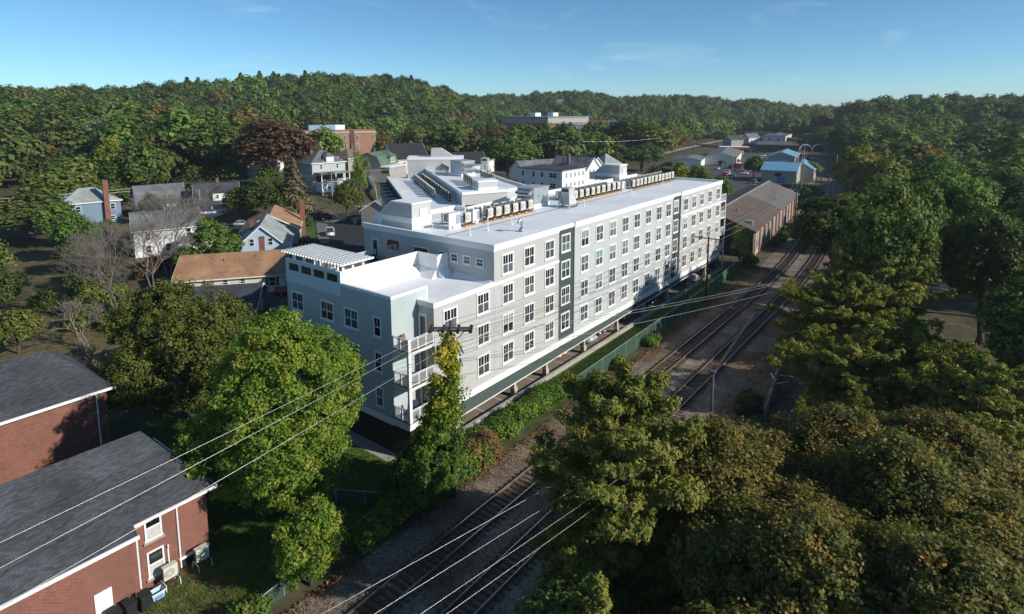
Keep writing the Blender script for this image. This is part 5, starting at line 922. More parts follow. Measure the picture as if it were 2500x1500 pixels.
np_ = pole((PX0 := -14.0, PY0 := -6.2, 0), 14.3, R(37), 'near timber utility pole wrapped in vine with heavy crossarms', ((0.55, 3.0), (0.75, 3.0)), ins=False)
for dy in (-1.5, -0.55, 0.55, 1.5):                       # strain insulator strings
    for sx_ in (-1, 1):
        b = MB()
        for k in range(4): b.tube([(sx_*(0.15+0.13*k), dy, 13.68), (sx_*(0.22+0.13*k), dy, 13.67)], 0.14, 10)
        b.tube([(0, dy, 13.68), (sx_*0.8, dy, 13.66)], 0.02, 5); b.build('insulator_string', ins_m, np_)
for k, (dx, dy) in enumerate(((0.35, 0.3), (-0.3, -0.35), (0.2, -0.5))): b = MB(); b.bar((dx, dy, 12.6), (dx+0.25, dy-0.35, 11.6), 0.14, 0.1); b.build('cutout', arm_m, np_)
b = MB(); b.bar((0, 0.1, 12.5), (0, 1.1, 13.6), 0.06, 0.06); b.bar((0, -0.1, 12.5), (0, -1.1, 13.6), 0.06, 0.06); b.build('brace', arm_m, np_)
pole((45.5, -4.7, 0), 10.4, 0.05, 'dark utility pole in front of the far half of the facade', ((0.35, 4.2),))
pole((120, 0.2-1.2, 0), 10.0, 0.1, 'utility pole standing against the warehouse roof', ((0.3, 2.6), (1.2, 1.2)))
pole((73.7, -29.0, 0), 6.8, 0.5, 'brown utility pole at the right edge above the pines', ((0.3, 2.2),))
pole((170, 8.5, 0), 15.0, 0.2, 'tall weathered pole left of the distant tracks', ((0.5, 2.4),), palepole_m); pole((214, 17, 0), 15.0, 0.2, 'farther tall pole left of the distant tracks', ((0.5, 2.4),), palepole_m); pole((196, 2.5, 0), 13.5, 0.2, 'tall bare pole right of the distant tracks', (), palepole_m); pole((158, -3.5, 0), 7.5, 0.2, 'short pole right of the distant tracks', (), palepole_m)
pole((37.2, 150.6, 0), 8.6, 0.6, 'street pole between the grey roof and the porch house', ((0.3, 1.8),), palepole_m); pole((34.8, 136.0, 0), 7.8, 0.6, 'second thin pole beside the porch house', (), palepole_m)
pole((62.7, 113.6, 0), 11.8, 0.6, 'street pole in front of the tall porch house', ((0.3, 1.8),), palepole_m); pole((148, 178, float(H(148, 178))), 12.5, 0.2, 'pole with transformer beyond the green roofed house', ((0.3, 2.4),), palepole_m, True); pole((190, 118, 0), 16.0, 0.2, 'pole with transformer behind the white block', ((0.3, 2.4), (1.2, 2.0)), pole_m, True); pole((165, 120, 0), 15.0, 0.2, 'pole with cross-shaped top beside the round olive tree', ((0.8, 1.8),), palepole_m, False)
pole((402, 116, 0), 15, 0.2, 'pole at the bend of the sandy road', ((0.3, 2.4),), pole_m); pole((480, 133, 0), 15, 0.2, 'middle pole along the sandy road', ((0.3, 2.4),), palepole_m); pole((572, 150, 0), 16, 0.2, 'far pole along the sandy road', ((0.3, 2.4),), palepole_m, True); pole((330, 106, 0), 15, 0.2, 'near pole along the sandy road', ((0.3, 2.4),), pole_m); pole((212, 44, 0), 10, 0.2, 'thin pole in the yard behind the far corner', (), palepole_m)
wire_m = M('bright_wire', (0.38, 0.37, 0.35), 0.35, 0.05, 1, metal=0.6); dwire_m = M('dark_wire', (0.06, 0.06, 0.065), 0.6, 0.05, 1)
def wires(label, spans, r, m, sag=0.02, group='overhead wires'):
    """one run of wires: each span is (p, q)"""
    for i, (p, q) in enumerate(spans):
        p, q = Vector(p), Vector(q); d = (q-p).length; n = 14
        b = MB(); b.tube([p+(q-p)*k/n-Vector((0, 0, 4*sag*d*(k/n)*(1-k/n))) for k in range(n+1)], r, 5, cap=False)
        tag(b.build('overhead_wire', m, None, True), (label % ('upper', 'middle', 'lower', 'lowest')[i]) if '%s' in label else label, 'wire', group)
wires('%s bright wire running left from the near pole over the maple', [((-14.6, -5.4, 13.62), (-62, -5.9, 11.6)), ((-14.3, -6.0, 13.62), (-62, -6.6, 10.4)), ((-13.9, -6.9, 13.0), (-62, -7.3, 8.9))], 0.015, wire_m, 0.004)
wires('%s thin wire in front of the facade between the two poles', [((-14.0+s*0.8, -6.2+s*1.2, 13.6), (45.5, -4.7+s*1.9, 10.1)) for s in (-1.2, -0.4, 0.4, 1.2)], 0.013, dwire_m, 0.010)
wires('%s thin service wire from the vine-clad pole to the far pole', [((-13.7, -6.4, 12.4), (45.5, -4.7, 8.6)), ((-13.7, -6.4, 11.7), (45.5, -4.7, 7.8)), ((-13.7, -6.4, 13.2), (45.5, -4.7, 9.4))], 0.016, dwire_m, 0.014)
wires('%s pale wire crossing from the vine-clad pole to the right-hand pole', [((-13.5, -6.6, 12.9), (73.7, -28.2, 6.55)), ((-13.5, -6.4, 12.6), (73.7, -29.0, 6.5)), ((-13.5, -6.8, 11.4), (73.7, -29.8, 6.5))], 0.020, wire_m, 0.012)
wires('%s wire running on from the right-hand pole', [((73.7, -28.2, 6.55), (110, -42, 8)), ((73.7, -29.0, 6.5), (110, -43, 8)), ((73.7, -29.8, 6.5), (110, -44, 8))], 0.03, wire_m, 0.01)
pole((-10.6, -22.6, 0), 9.9, R(78), 'utility pole hidden behind the foreground pine', ((0.35, 2.6),))
wires('%s bright wire slanting over the tracks at the bottom', [((-62, -10.0, 9.6), (-10.7, -21.4, 9.7)), ((-62, -12.4, 9.6), (-10.6, -22.2, 9.7)), ((-62, -14.2, 9.6), (-10.5, -23.2, 9.7)), ((-62, -14.9, 9.3), (-10.5, -23.8, 9.7))], 0.011, wire_m, 0.004)
wires('%s cable of the bundle strung along the far track', [((8.7, -18.4, 5.4), (100, -9.8, 7.6)), ((8.7, -18.4, 5.3), (100, -10.2, 7.4)), ((8.7, -18.4, 5.15), (100, -10.6, 7.2))], 0.018, dwire_m, 0.004)
wires('%s wire from the far facade pole to the warehouse pole', [((45.5, -4.7+s*1.8, 10.1), (120, -1.0+s*1.1, 9.8)) for s in (-1, 0, 1)], 0.025, wire_m, 0.012)
wires('%s wire from the warehouse pole to the tall weathered pole', [((120, -1.0+s*1.1, 9.8), (170, 8.5+s, 14.5)) for s in (-1, 0, 1)], 0.03, wire_m, 0.012)
wires('%s wire between the tall weathered poles', [((170, 8.5+s, 14.5), (214, 17+s, 14.5)) for s in (-1, 0, 1)], 0.03, wire_m, 0.012)
wires('%s street wire above the left houses', [((37.2, 150.6, 8.4), (-20, 150, 9.5)), ((37.2, 150.6, 7.7), (-20, 150, 8.8))], 0.05, wire_m, 0.012); wires('%s street wire between the two street poles', [((37.2, 150.6, 8.4), (62.7, 113.6, 11.4)), ((37.2, 150.6, 8.1), (62.7, 113.6, 11.0)), ((37.2, 150.6, 6.4), (62.7, 113.6, 8.2))], 0.045, wire_m, 0.010); wires('%s street wire running right behind the rear wing', [((62.7, 113.6, 11.4), (104, 98, 13)), ((62.7, 113.6, 11.0), (104, 98, 12.6))], 0.045, wire_m, 0.008)
wires('%s wire between poles along the sandy road', [((330, 106, 14.6), (402, 116, 14.6)), ((402, 116, 14.6), (480, 133, 14.6)), ((480, 133, 14.6), (572, 150, 15.6))], 0.07, wire_m, 0.02); wires('%s wire behind the white block', [((165, 120, 14.2), (190, 118, 15.6)), ((190, 118, 15.6), (246, 92, 15))], 0.05, wire_m, 0.02)
# chain-link fence with green screen
fm, ftree, fb = newmat('green_fence_screen'); N = ftree.nodes.new; K = ftree.links.new; fb.inputs['Base Color'].default_value = (0.055, 0.11, 0.08, 1); fb.inputs['Roughness'].default_value = 0.8
tr_ = N('ShaderNodeBsdfTransparent'); ms = N('ShaderNodeMixShader'); ms.inputs['Fac'].default_value = 0.5; K(tr_.outputs[0], ms.inputs[1]); K(fb.outputs[0], ms.inputs[2]); K(ms.outputs[0], ftree.nodes['Material Output'].inputs['Surface'])
def chain_fence(label, pts, h, step=3.0, arms=True):
    t = thing('chain_link_fence', label, 'fence', (*pts[0], 0), 0, 'chain-link fences', True)
    for (xa, ya), (xb, yb) in zip(pts, pts[1:]):
        n = max(1, round(math.hypot(xb-xa, yb-ya)/step))
        for k in range(n):
            p, q = (xa+(xb-xa)*k/n, ya+(yb-ya)*k/n), (xa+(xb-xa)*(k+1)/n, ya+(yb-ya)*(k+1)/n)
            b = MB(); b.bar((*p, h/2+0.02), (*q, h/2+0.02), 0.01, h-0.04); b.build('mesh_panel', fm, t)
            b = MB(); b.cyl(*p, 0, h+0.05, 0.035, 8); 
            if arms: b.bar((*p, h+0.05), (p[0]+0.1, p[1]-0.3, h+0.35), 0.03, 0.03)
            b.build('fence_post', steel_m, t); b = MB(); b.tube([(*p, h), (*q, h)], 0.025, 6); b.build('top_rail', steel_m, t)
chain_fence('green screened chain-link fence along the rail corridor', [(6.5, -4.75), (24.4, -4.45), (45.0, -4.2), (58, -3.4), (67.5, -2.7)], 1.9)
chain_fence('short green chain-link fence across the lawn by the bright maple', [(-25.0, 10.5), (-19.9, 0.6)], 1.35, 2.6, False); chain_fence('low chain-link fence beside the ballast left of the vine', [(-19.9, 0.6), (-17.6, -3.4), (-34.0, -5.0)], 1.1, 3.0, False)
# broken wall, posts and litter right of the tracks
t = thing('broken_wall', 'weathered leaning concrete wall right of the tracks', 'wall', (18, -21.5, 0), 0, None, True); rr = random.Random(4)
for i in range(5): x = 13.6+i*2.6; b = MB(); b.bar((x, -22.0+0.32*i, 0.55), (x+2.4, -21.7+0.32*i, 0.5+rr.uniform(-.15, .2)), 0.3, 1.15+rr.uniform(-.2, .3)); o = b.build('slab', M('weathered_concrete', (0.27, 0.235, 0.19), 0.95, 0.35, 1.2, 0.5, 8), t)
t = thing('marker_post', 'short white marker post beside the ballast', 'post', (27.7, -18.1, 0)); MB().box(-0.14, 0.14, -0.1, 0.1, 0, 1.15).build('post', concrete_m, t); MB().box(-0.15, -0.142, -0.08, 0.08, 0.6, 1.0).build('plate', black_m, t)
t = thing('steel_post', 'grey steel post carrying the cable bundle beside the pine', 'post', (8.7, -18.4, 0)); b = MB(); b.tube([(0, 0, -0.1), (0, 0, 5.45)], [0.14, 0.11], 10); b.build('post', arm_m, t, True); MB().box(-0.2, 0.2, -0.25, 0.25, 5.35, 5.5).build('cap', arm_m, t)
for i, (x, y, a) in enumerate(((23.0, -20.4, 0.5), (24.2, -21.3, 1.9), (22.2, -21.6, 2.6))): b = MB(); b.bar((x-0.9*math.cos(a), y-0.9*math.sin(a), 0.12), (x+0.9*math.cos(a), y+0.9*math.sin(a), 0.2), 0.12, 0.08); tag(b.build('loose_board', white_m), ['white loose board lying by the broken wall, nearest the track', 'white loose board leaning behind the broken wall', 'white loose board at the foot of the pines'][i], 'board', 'loose boards')
t = thing('green_dumpster', 'dark green bins at the kerb across the street', 'bin', (58.6, 112.6, 0)); MB().box(-0.8, 0.8, -0.5, 0.5, 0.05, 1.5).build('body', M('bin_green', (0.03, 0.07, 0.06), 0.6), t, bevel=0.04); MB().box(-0.85, 0.85, -0.55, 0.55, 1.5, 1.62).build('lid', black_m, t)
t = thing('metal_cabinet', 'grey street cabinet at the drive entrance', 'cabinet', (54.0, 91.6, 0)); MB().box(-0.7, 0.7, -0.5, 0.5, 0.0, 1.6).build('body', steel_m, t, bevel=0.03); MB().box(-0.6, 0.6, -0.53, -0.5, 0.1, 1.5).build('door', steel_m, t)
# ================================================================== vegetation
bark_m = M('bark', (0.09, 0.075, 0.06), 0.95, 0.3, 3, 0.6, 25, coord='OBJ', stretch=(3, 3, 0.6))
pale_bark_m = M('pale_bark', (0.30, 0.27, 0.23), 0.95, 0.25, 3, 0.5, 25, coord='OBJ', stretch=(3, 3, 0.6))
G = lambda *c: list(c)
LEAF = {
 'bright': leafmat('leaves_bright', [(0.0, (0.030, 0.062, 0.008)), (0.45, (0.075, 0.125, 0.014)), (0.8, (0.14, 0.165, 0.022)), (1.0, (0.22, 0.16, 0.03))], 0.3, 0.0),
 'oliven': leafmat('leaves_olive_near', [(0.0, (0.022, 0.036, 0.008)), (0.5, (0.055, 0.068, 0.012)), (0.88, (0.10, 0.095, 0.018)), (1.0, (0.16, 0.075, 0.02))], 0.25, 0.0),
 'bronze': leafmat('leaves_bronze', [(0.0, (0.028, 0.040, 0.010)), (0.5, (0.072, 0.074, 0.016)), (0.85, (0.145, 0.105, 0.026)), (1.0, (0.24, 0.115, 0.035))], 0.3, 0.02),
 'pine': leafmat('pine_needles', [(0.0, (0.045, 0.062, 0.012)), (0.55, (0.110, 0.122, 0.020)), (1.0, (0.20, 0.18, 0.045))], 0.28, 0.015),
 'vine': leafmat('vine_leaves', [(0.0, (0.012, 0.032, 0.005)), (0.4, (0.038, 0.076, 0.009)), (0.7, (0.105, 0.135, 0.013)), (1.0, (0.36, 0.25, 0.018))], 0.25, 0.0),
 'hedge': leafmat('hedge_leaves', [(0.0, (0.020, 0.048, 0.010)), (0.5, (0.050, 0.098, 0.014)), (0.85, (0.11, 0.14, 0.02)), (1.0, (0.34, 0.24, 0.02))], 0.28, 0.0),
 'rust': leafmat('rust_leaves', [(0.0, (0.05, 0.04, 0.02)), (0.5, (0.12, 0.07, 0.03)), (1.0, (0.20, 0.08, 0.03))], 0.25, 0.0),
 'green': leafmat('leaves_green', [(0.0, (0.025, 0.050, 0.010)), (0.5, (0.055, 0.092, 0.016)), (1.0, (0.11, 0.135, 0.028))], 0.25, 0.05),
 'olive': leafmat('leaves_olive', [(0.0, (0.028, 0.044, 0.009)), (0.5, (0.062, 0.082, 0.015)), (1.0, (0.115, 0.115, 0.024))], 0.25, 0.05),
 'dark': leafmat('leaves_dark', [(0.0, (0.018, 0.034, 0.009)), (0.5, (0.042, 0.062, 0.014)), (1.0, (0.085, 0.088, 0.022))], 0.22, 0.04),
 'orange': leafmat('leaves_orange', [(0.0, (0.040, 0.050, 0.012)), (0.5, (0.085, 0.070, 0.018)), (1.0, (0.17, 0.085, 0.024))], 0.25, 0.03),
 'gold': leafmat('leaves_gold', [(0.0, (0.12, 0.12, 0.015)), (0.5, (0.30, 0.20, 0.015)), (1.0, (0.50, 0.22, 0.02))], 0.3, 0.03),
 'gold2': leafmat('leaves_golden_green', [(0.0, (0.040, 0.060, 0.010)), (0.5, (0.10, 0.115, 0.018)), (1.0, (0.29, 0.20, 0.05))], 0.28, 0.03),
 'yellow': leafmat('leaves_yellow_green', [(0.0, (0.045, 0.070, 0.010)), (0.5, (0.095, 0.12, 0.016)), (1.0, (0.20, 0.18, 0.025))], 0.28, 0.03),
 'silver': leafmat('leaves_silver', [(0.0, (0.06, 0.085, 0.04)), (0.5, (0.11, 0.15, 0.065)), (1.0, (0.20, 0.23, 0.12))], 0.25, 0.03),
 'copper': leafmat('leaves_copper', [(0.0, (0.028, 0.018, 0.012)), (0.5, (0.062, 0.036, 0.020)), (1.0, (0.12, 0.065, 0.032))], 0.22, 0.02),
 'spruce': leafmat('spruce_needles', [(0.0, (0.040, 0.042, 0.018)), (0.5, (0.085, 0.075, 0.034)), (1.0, (0.15, 0.11, 0.055))], 0.12, 0.03),
 'light': leafmat('leaves_light', [(0.0, (0.045, 0.075, 0.012)), (0.5, (0.09, 0.13, 0.02)), (1.0, (0.15, 0.18, 0.035))], 0.32, 0.02)}
def unit(a): return a/np.maximum(np.linalg.norm(a, axis=1, keepdims=True), 1e-9)
def quad_mesh(name, P, N, size, tint, mat, rng, aspect=0.75, T=None):
    """rhombic leaves at P with normals N"""
    n = len(P); N = unit(N); t = unit(np.cross(N, rng.normal(size=(n, 3)))) if T is None else unit(T)
    bb = unit(np.cross(N, t)); s = np.broadcast_to(np.asarray(size, float), (n,))[:, None]
    V = np.empty((n, 4, 3)); V[:, 0] = P-t*s*0.5; V[:, 1] = P+bb*s*aspect*0.5+N*s*0.10; V[:, 2] = P+t*s*0.5; V[:, 3] = P-bb*s*aspect*0.5+N*s*0.10
    me = bpy.data.meshes.new(name); me.vertices.add(4*n); me.vertices.foreach_set('co', V.astype(np.float32).ravel())
    me.loops.add(4*n); me.loops.foreach_set('vertex_index', np.arange(4*n, dtype=np.int32))
    me.polygons.add(n); me.polygons.foreach_set('loop_start', np.arange(0, 4*n, 4, dtype=np.int32)); me.polygons.foreach_set('loop_total', np.full(n, 4, np.int32))
    a = me.attributes.new('tint', 'FLOAT', 'POINT'); a.data.foreach_set('value', np.repeat(np.clip(tint, 0, 1), 4).astype(np.float32))
    me.materials.append(mat); me.update(calc_edges=True); return me
def clumps(rng, blobs, n, inner=0.15, low=-0.55):
    """clump centres over a set of ellipsoids (x, y, z, rx, ry, rz)"""
    B = np.array(blobs, float); w = (B[:, 3]*B[:, 4]+B[:, 3]*B[:, 5]+B[:, 4]*B[:, 5]); w = w/w.sum()
    k = rng.choice(len(B), n*3, p=w); d = unit(rng.normal(size=(n*3, 3))); keep = d[:, 2] > low; k, d = k[keep], d[keep]
    r = 0.80+0.22*rng.random(len(k)); spr = rng.random(len(k)) < 0.16; r[spr] = 1.02+0.16*rng.random(spr.sum()); ins = rng.random(len(k)) < inner; r[ins] = 0.3+0.5*rng.random(ins.sum())
    C = B[k, :3]+d*B[k, 3:6]*r[:, None]
    ok = np.ones(len(C), bool)                             # drop clumps buried in another ellipsoid
    for i in range(len(B)):
        q = (((C-B[i, :3])/B[i, 3:6])**2).sum(1); ok &= ~((q < 0.5) & (k != i))
    s_ = 5.2/max(1e-6, float(np.mean(B[:, 3]))); q_ = np.sin(C[:, 0]*s_+1.3)*np.sin(C[:, 1]*s_*0.9+0.4)*np.sin(C[:, 2]*s_*1.1+2.0); ok &= q_ > -0.42   # gaps
    C, d = C[ok][:n], d[ok][:n]; return C, d
def foliage(name, blobs, ncl, per, rcl, leaf, mat, seed, flat=0.75, up=0.45, inner=0.15, low=-0.55, tz=None, cw=0.6, zmin=0.15, rough=0.45):
    rng = np.random.default_rng(seed); C, D = clumps(rng, blobs, ncl, inner, low); m = len(C)
    rc = rcl*(0.6+0.8*rng.random(m)); ct = rng.random(m)
    i = np.repeat(np.arange(m), per); n = len(i); d = unit(rng.normal(size=(n, 3)))
    P = C[i]+d*(rc[i]*rng.random(n)**0.45)[:, None]*np.array([1, 1, flat]); P[:, 2] = np.maximum(P[:, 2], zmin)
    N = unit(D[i]*0.55+d*0.55+np.array([0, 0, up])+rng.normal(size=(n, 3))*rough)
    tint = cw*ct[i]+(1-cw)*rng.random(n)
    if tz is not None: tint = tint*0.6+tz(P)*0.55
    return quad_mesh(name, P, N, leaf*(0.65+0.7*rng.random(n)), tint, mat, rng), C
def limbs(name, base, top, r0, targets, mat, seed, parent=None, nl=9):
    rr = random.Random(seed); b = MB(); base, top = Vector(base), Vector(top)
    pts = [base+(top-base)*f+Vector((rr.uniform(-1, 1), rr.uniform(-1, 1), 0))*0.03*(top-base).length*(f > 0) for f in (0, 0.12, 0.35, 0.6, 1.0)]
    b.tube(pts, [r0*1.25, r0, r0*0.8, r0*0.55, r0*0.15], 8)
    for k in range(nl):
        t = Vector(rr.choice(targets)); f = rr.uniform(0.25, 0.75); s = base+(top-base)*f
        mid = (s+t)/2+Vector((0, 0, rr.uniform(-0.3, 0.6)))
        b.tube([s, mid, t], [r0*0.42*(1.1-f), r0*0.25*(1.1-f), r0*0.05], 5)
    return b.mesh(name, mat, True)
def tree_thing(name, label, loc, crown_me, trunk_me, group=None, rz=0, scale=None, cat='tree'):
    t = thing(name, label, cat, loc, rz, group)
    if trunk_me: link('trunk', trunk_me, t)
    if crown_me: link('crown', crown_me, t)
    if scale is not None: t.scale = scale
    return t
# ------------------------------------------------------------------ near broadleaf trees
def blob_crown(rx, ry, z0, z1, seed, n=9, var=0.35):
    rr = random.Random(seed); zc = (z0+z1)/2; rz = (z1-z0)/2; out = [(0, 0, zc, rx*0.72, ry*0.72, rz*0.82)]
    for k in range(n):
        a = 2*math.pi*k/n+rr.uniform(-0.4, 0.4); e = rr.uniform(-0.35, 0.75); f = rr.uniform(0.5, 0.66)
        s = rr.uniform(0.32, 0.5)*(1-var*0.3); out.append((rx*f*math.cos(a)*math.cos(e), ry*f*math.sin(a)*math.cos(e), zc+rz*0.68*math.sin(e), rx*s, ry*s, rz*s*0.9))
    out.append((rr.uniform(-1, 1), rr.uniform(-1, 1), z1-rz*0.42, rx*0.38, ry*0.38, rz*0.42)); return out
def near_tree(name, label, loc, rx, ry, z0, z1, mat, seed, ncl, per, rcl, leaf, tr=0.28, group=None, bm=bark_m, **kw):
    bl = blob_crown(rx, ry, z0, z1, seed); cm, C = foliage('crown', bl, ncl, per, rcl, leaf, LEAF[mat], seed, **kw)
    tm = limbs('trunk', (0, 0, -0.1), (0, 0, z0+(z1-z0)*0.72), tr, [tuple(c) for c in C[:60]], bm, seed)
    return tree_thing(name, label, loc, cm, tm, group)
near_tree('maple_tree', 'large bright green maple standing in front of the shaded end wall', (-23.0, 2.5, 0), 6.6, 6.4, -0.3, 15.9, 'bright', 21, 1250, 105, 0.62, 0.19, 0.3, low=-0.95, rough=0.6)
near_tree('maple_tree', 'large dark olive maple behind the bright green maple', (-20.6, 22.8, 0), 6.9, 6.9, -0.3, 14.0, 'oliven', 22, 950, 80, 0.72, 0.23, 0.33, low=-0.95, rough=0.6)
near_tree('young_maple', 'small bright green maple at the edge of the lawn', (-26.0, -4.9, 0), 2.4, 2.3, 0.1, 5.7, 'bright', 23, 260, 100, 0.5, 0.16, 0.12, low=-0.95, rough=0.7)
def crown_copy(src, name, label, loc, rz, sc):
    t = thing(name, label, 'tree', loc, rz, 'bronze maples in the lower right foreground'); t.scale = sc
    for ch in src.children: link(ch.name.split('.')[0], ch.data, t)
BG = 'bronze maples in the lower right foreground'
m1 = near_tree('bronze_maple', 'bronze-green maple right of the foreground pine', (-11.8, -26.0, 0), 5.0, 4.8, 0.8, 11.5, 'bronze', 24, 1150, 72, 0.58, 0.19, 0.28, BG, rough=0.7, up=0.65)
m2 = near_tree('bronze_maple', 'bronze maple in the lower right foreground, nearest the pine', (-17.4, -31.2, 0), 5.8, 5.6, 0.8, 11.8, 'bronze', 25, 1500, 76, 0.58, 0.18, 0.3, BG, rough=0.7, up=0.65)
crown_copy(m2, 'bronze_maple', 'bronze-topped maple below the right-hand pines', (-4.6, -30.4, 0), 2.1, (1.12, 1.12, 0.88))
crown_copy(m2, 'bronze_maple', 'broad bronze maple at the right edge of the foreground', (-8.6, -35.8, 0), 4.0, (1.12, 1.12, 1.0))
crown_copy(m2, 'bronze_maple', 'broad bronze maple in the lower right corner', (-16.2, -37.6, 0), 5.2, (1.05, 1.05, 1.03))
crown_copy(m1, 'bronze_maple', 'dark-based bronze maple at the bottom edge', (-23.0, -31.6, 0), 1.0, (0.95, 0.95, 0.86))
crown_copy(m1, 'bronze_maple', 'small bronze maple filling the gap before the pine', (-13.6, -30.6, 0), 3.0, (0.9, 0.9, 0.9))
crown_copy(m1, 'bronze_maple', 'bronze maple beyond the right edge maple', (-1.5, -36.8, 0), 0.4, (1.15, 1.15, 0.95))
near_tree('dark_tree', 'dark green undergrowth tree below the foreground pine', (-22.5, -22.8, 0), 3.4, 3.4, 0.4, 7.0, 'dark', 28, 200, 110, 0.8, 0.24, 0.15, low=-0.9)
near_tree('dark_tree', 'dark green tree filling the bottom edge under the bronze maples', (-24.5, -29.5, 0), 3.6, 3.6, 1.0, 9.0, 'dark', 29, 200, 110, 0.8, 0.22, 0.18, low=-0.9)
# ------------------------------------------------------------------ pines
cone_m = M('pine_cones', (0.36, 0.20, 0.14), 0.9, 0.3, 4, coord='OBJ')
def pine(name, label, loc, h, rmax, z0, seed, group=None, whorls=16, nb=5, tufts=46, blades=13, bl=0.30, cones=220, shape=2.6, lean=(0, 0)):
    rng = np.random.default_rng(seed); rr = random.Random(seed); t = thing(name, label, 'tree', loc, 0, group)
    tr = MB(); tr.tube([(0, 0, -0.1), (lean[0]*0.3, lean[1]*0.3, h*0.4), (lean[0], lean[1], h*0.97)], [0.30, 0.2, 0.04], 8)
    P, D, CT, tips = [], [], [], []
    for w in range(whorls):
        f = w/(whorls-1); z = z0+(h-z0-0.4)*f; Lw = rmax*(1-f**shape)*(0.85 if f < 0.15 else 1)+0.35
        for k in range(nb):
            a = rr.uniform(0, 6.283); Lb = Lw*rr.uniform(0.55, 1.12); rise = rr.uniform(0.0, 0.45)+0.35*f; zz = z+rr.uniform(-0.35, 0.35)
            o = np.array([lean[0]*zz/h, lean[1]*zz/h, zz]); dv = np.array([math.cos(a), math.sin(a), rise]); bend = rr.uniform(-0.10, 0.05)
            def at(s): return o+dv*Lb*s+np.array([0, 0, bend*Lb*s*s])
            tr.tube([at(0), at(0.5), at(1.0)], [0.07*(1.15-f), 0.045*(1.15-f), 0.012], 4)
            m = int(tufts*(0.35+0.65*Lb/rmax)); s = 0.22+0.8*rng.random(m)**0.75
            side = np.cross(dv, [0, 0, 1]); side = side/np.linalg.norm(side)
            spread = (rng.random(m)-0.5)*1.25*np.minimum(1.0, 1.15-s*0.75)*Lb*0.62
            q = np.array([at(x) for x in s])+side[None]*spread[:, None]; q[:, 2] += 0.10+rng.normal(size=m)*0.14
            P.append(q); D.append(np.tile(dv/np.linalg.norm(dv), (m, 1))+side[None]*np.sign(spread)[:, None]*0.5); CT.append(np.full(m, rng.random())); tips += [q[j] for j in range(m) if s[j] > 0.8 and f > 0.35]
    P, D, CT = np.concatenate(P), np.concatenate(D), np.concatenate(CT); n = len(P); i = np.repeat(np.arange(n), blades); k = len(i)
    off = unit(rng.normal(size=(k, 3))); C = P[i]+off*(0.26*rng.random(k)**0.5)[:, None]*np.array([1, 1, 0.75]); ln = bl*(0.7+0.6*rng.random(k))
    out = unit(C*np.array([1, 1, 0.0])+1e-4); N = unit(off*0.75+out*0.35+np.array([0, 0, 0.55])+rng.normal(size=(k, 3))*0.35)
    T = unit(off*0.5+D[i]*0.4+np.array([0, 0, 0.3])+rng.normal(size=(k, 3))*0.5); T = unit(T-N*(T*N).sum(1, keepdims=True))
    me = quad_mesh('needles', C, N, ln, 0.5*CT[i]+0.5*rng.random(k), LEAF['pine'], rng, 0.30, T)
    tr.build('trunk', bark_m, t, True); link('needles', me, t)
    if cones and tips:
        cb = MB()
        for _ in range(cones):
            p = Vector(tips[rr.randrange(len(tips))])+Vector((rr.uniform(-.12, .12), rr.uniform(-.12, .12), rr.uniform(-.05, .2)))
            e = p+Vector((rr.uniform(-.05, .05), rr.uniform(-.05, .05), -0.22)); cb.tube([p, (p+e)/2, e], [0.04, 0.065, 0.025], 5)
        stuff(cb.build('cones', cone_m, t, True))
    return t
pine('pine_tree', 'large pine with brown cones in the middle foreground', (-16.4, -21.6, 0), 15.4, 4.9, 1.2, 31, 'pine trees beside the tracks', 18, 7, 66, 15, 0.30, 420, 4.5)
PG = 'pine trees beside the tracks'
p1 = pine('pine_tree', 'spreading low pine beside the track at the right', (17.0, -28.6, 0), 7.6, 6.2, 1.0, 32, PG, 10, 8, 72, 15, 0.36, 120, 3.4)
p2 = pine('pine_tree', 'pine in the middle of the right-hand group', (31.5, -24.6, 0), 9.4, 6.6, 1.0, 33, PG, 11, 8, 68, 14, 0.40, 80, 3.6)
def pine_copy(src, label, loc, rz, sc): o = dup(src, loc, rz, label, PG, sc)
pine_copy(p2, 'pine at the right edge above the bronze maples', (23.0, -33.4, 0), 2.0, (1.0, 1.0, 0.9))
pine_copy(p2, 'tallest pine at the back of the right-hand group', (39.0, -27.4, 0), 4.1, (1.15, 1.15, 1.25))
pine_copy(p1, 'low pine between the bronze maples and the spreading pine', (5.4, -32.4, 0), 1.2, (0.85, 0.85, 0.9))
pine_copy(p2, 'pine at the right margin behind the bronze maples', (13.0, -38.0, 0), 5.0, (1.05, 1.05, 1.05))
pine('pine_tree', 'small young pine at the bottom edge under the large pine', (-24.6, -24.6, 0), 9.5, 2.6, 1.0, 35, 'pine trees beside the tracks', 10, 5, 40, 14, 0.28, 60, 2.2)
# ------------------------------------------------------------------ vine-clad pole, hedges and bushes
PX, PY = -14.0, -6.2
vb = [(PX+.1, PY+.05, 12.6, .55, .55, .9), (PX-.1, PY+.15, 11.3, .85, .8, .9), (PX-.25, PY+.3, 10.0, 1.1, 1.0, 1.0), (PX-.3, PY+.45, 8.6, 1.25, 1.15, 1.0), (PX-.35, PY+.6, 7.2, 1.35, 1.3, 1.0), (PX-.6, PY+.9, 5.8, 1.5, 1.4, 1.2), (PX-.9, PY+1.2, 4.4, 1.9, 1.7, 1.4), (PX-1.3, PY+1.6, 3.0, 2.5, 2.1, 1.5), (PX-1.8, PY+1.8, 1.6, 2.8, 2.2, 1.6), (PX-3.4, PY+2.0, .9, 2.2, 1.6, 1.2), (PX-.3, PY+.2, 12.0, .8, .5, .5)]
vm, _ = foliage('vine', vb, 480, 95, 0.55, 0.20, LEAF['vine'], 41, up=0.3, low=-0.9, tz=lambda p: np.clip((p[:, 2]-3.5)/9.0, 0, 1))
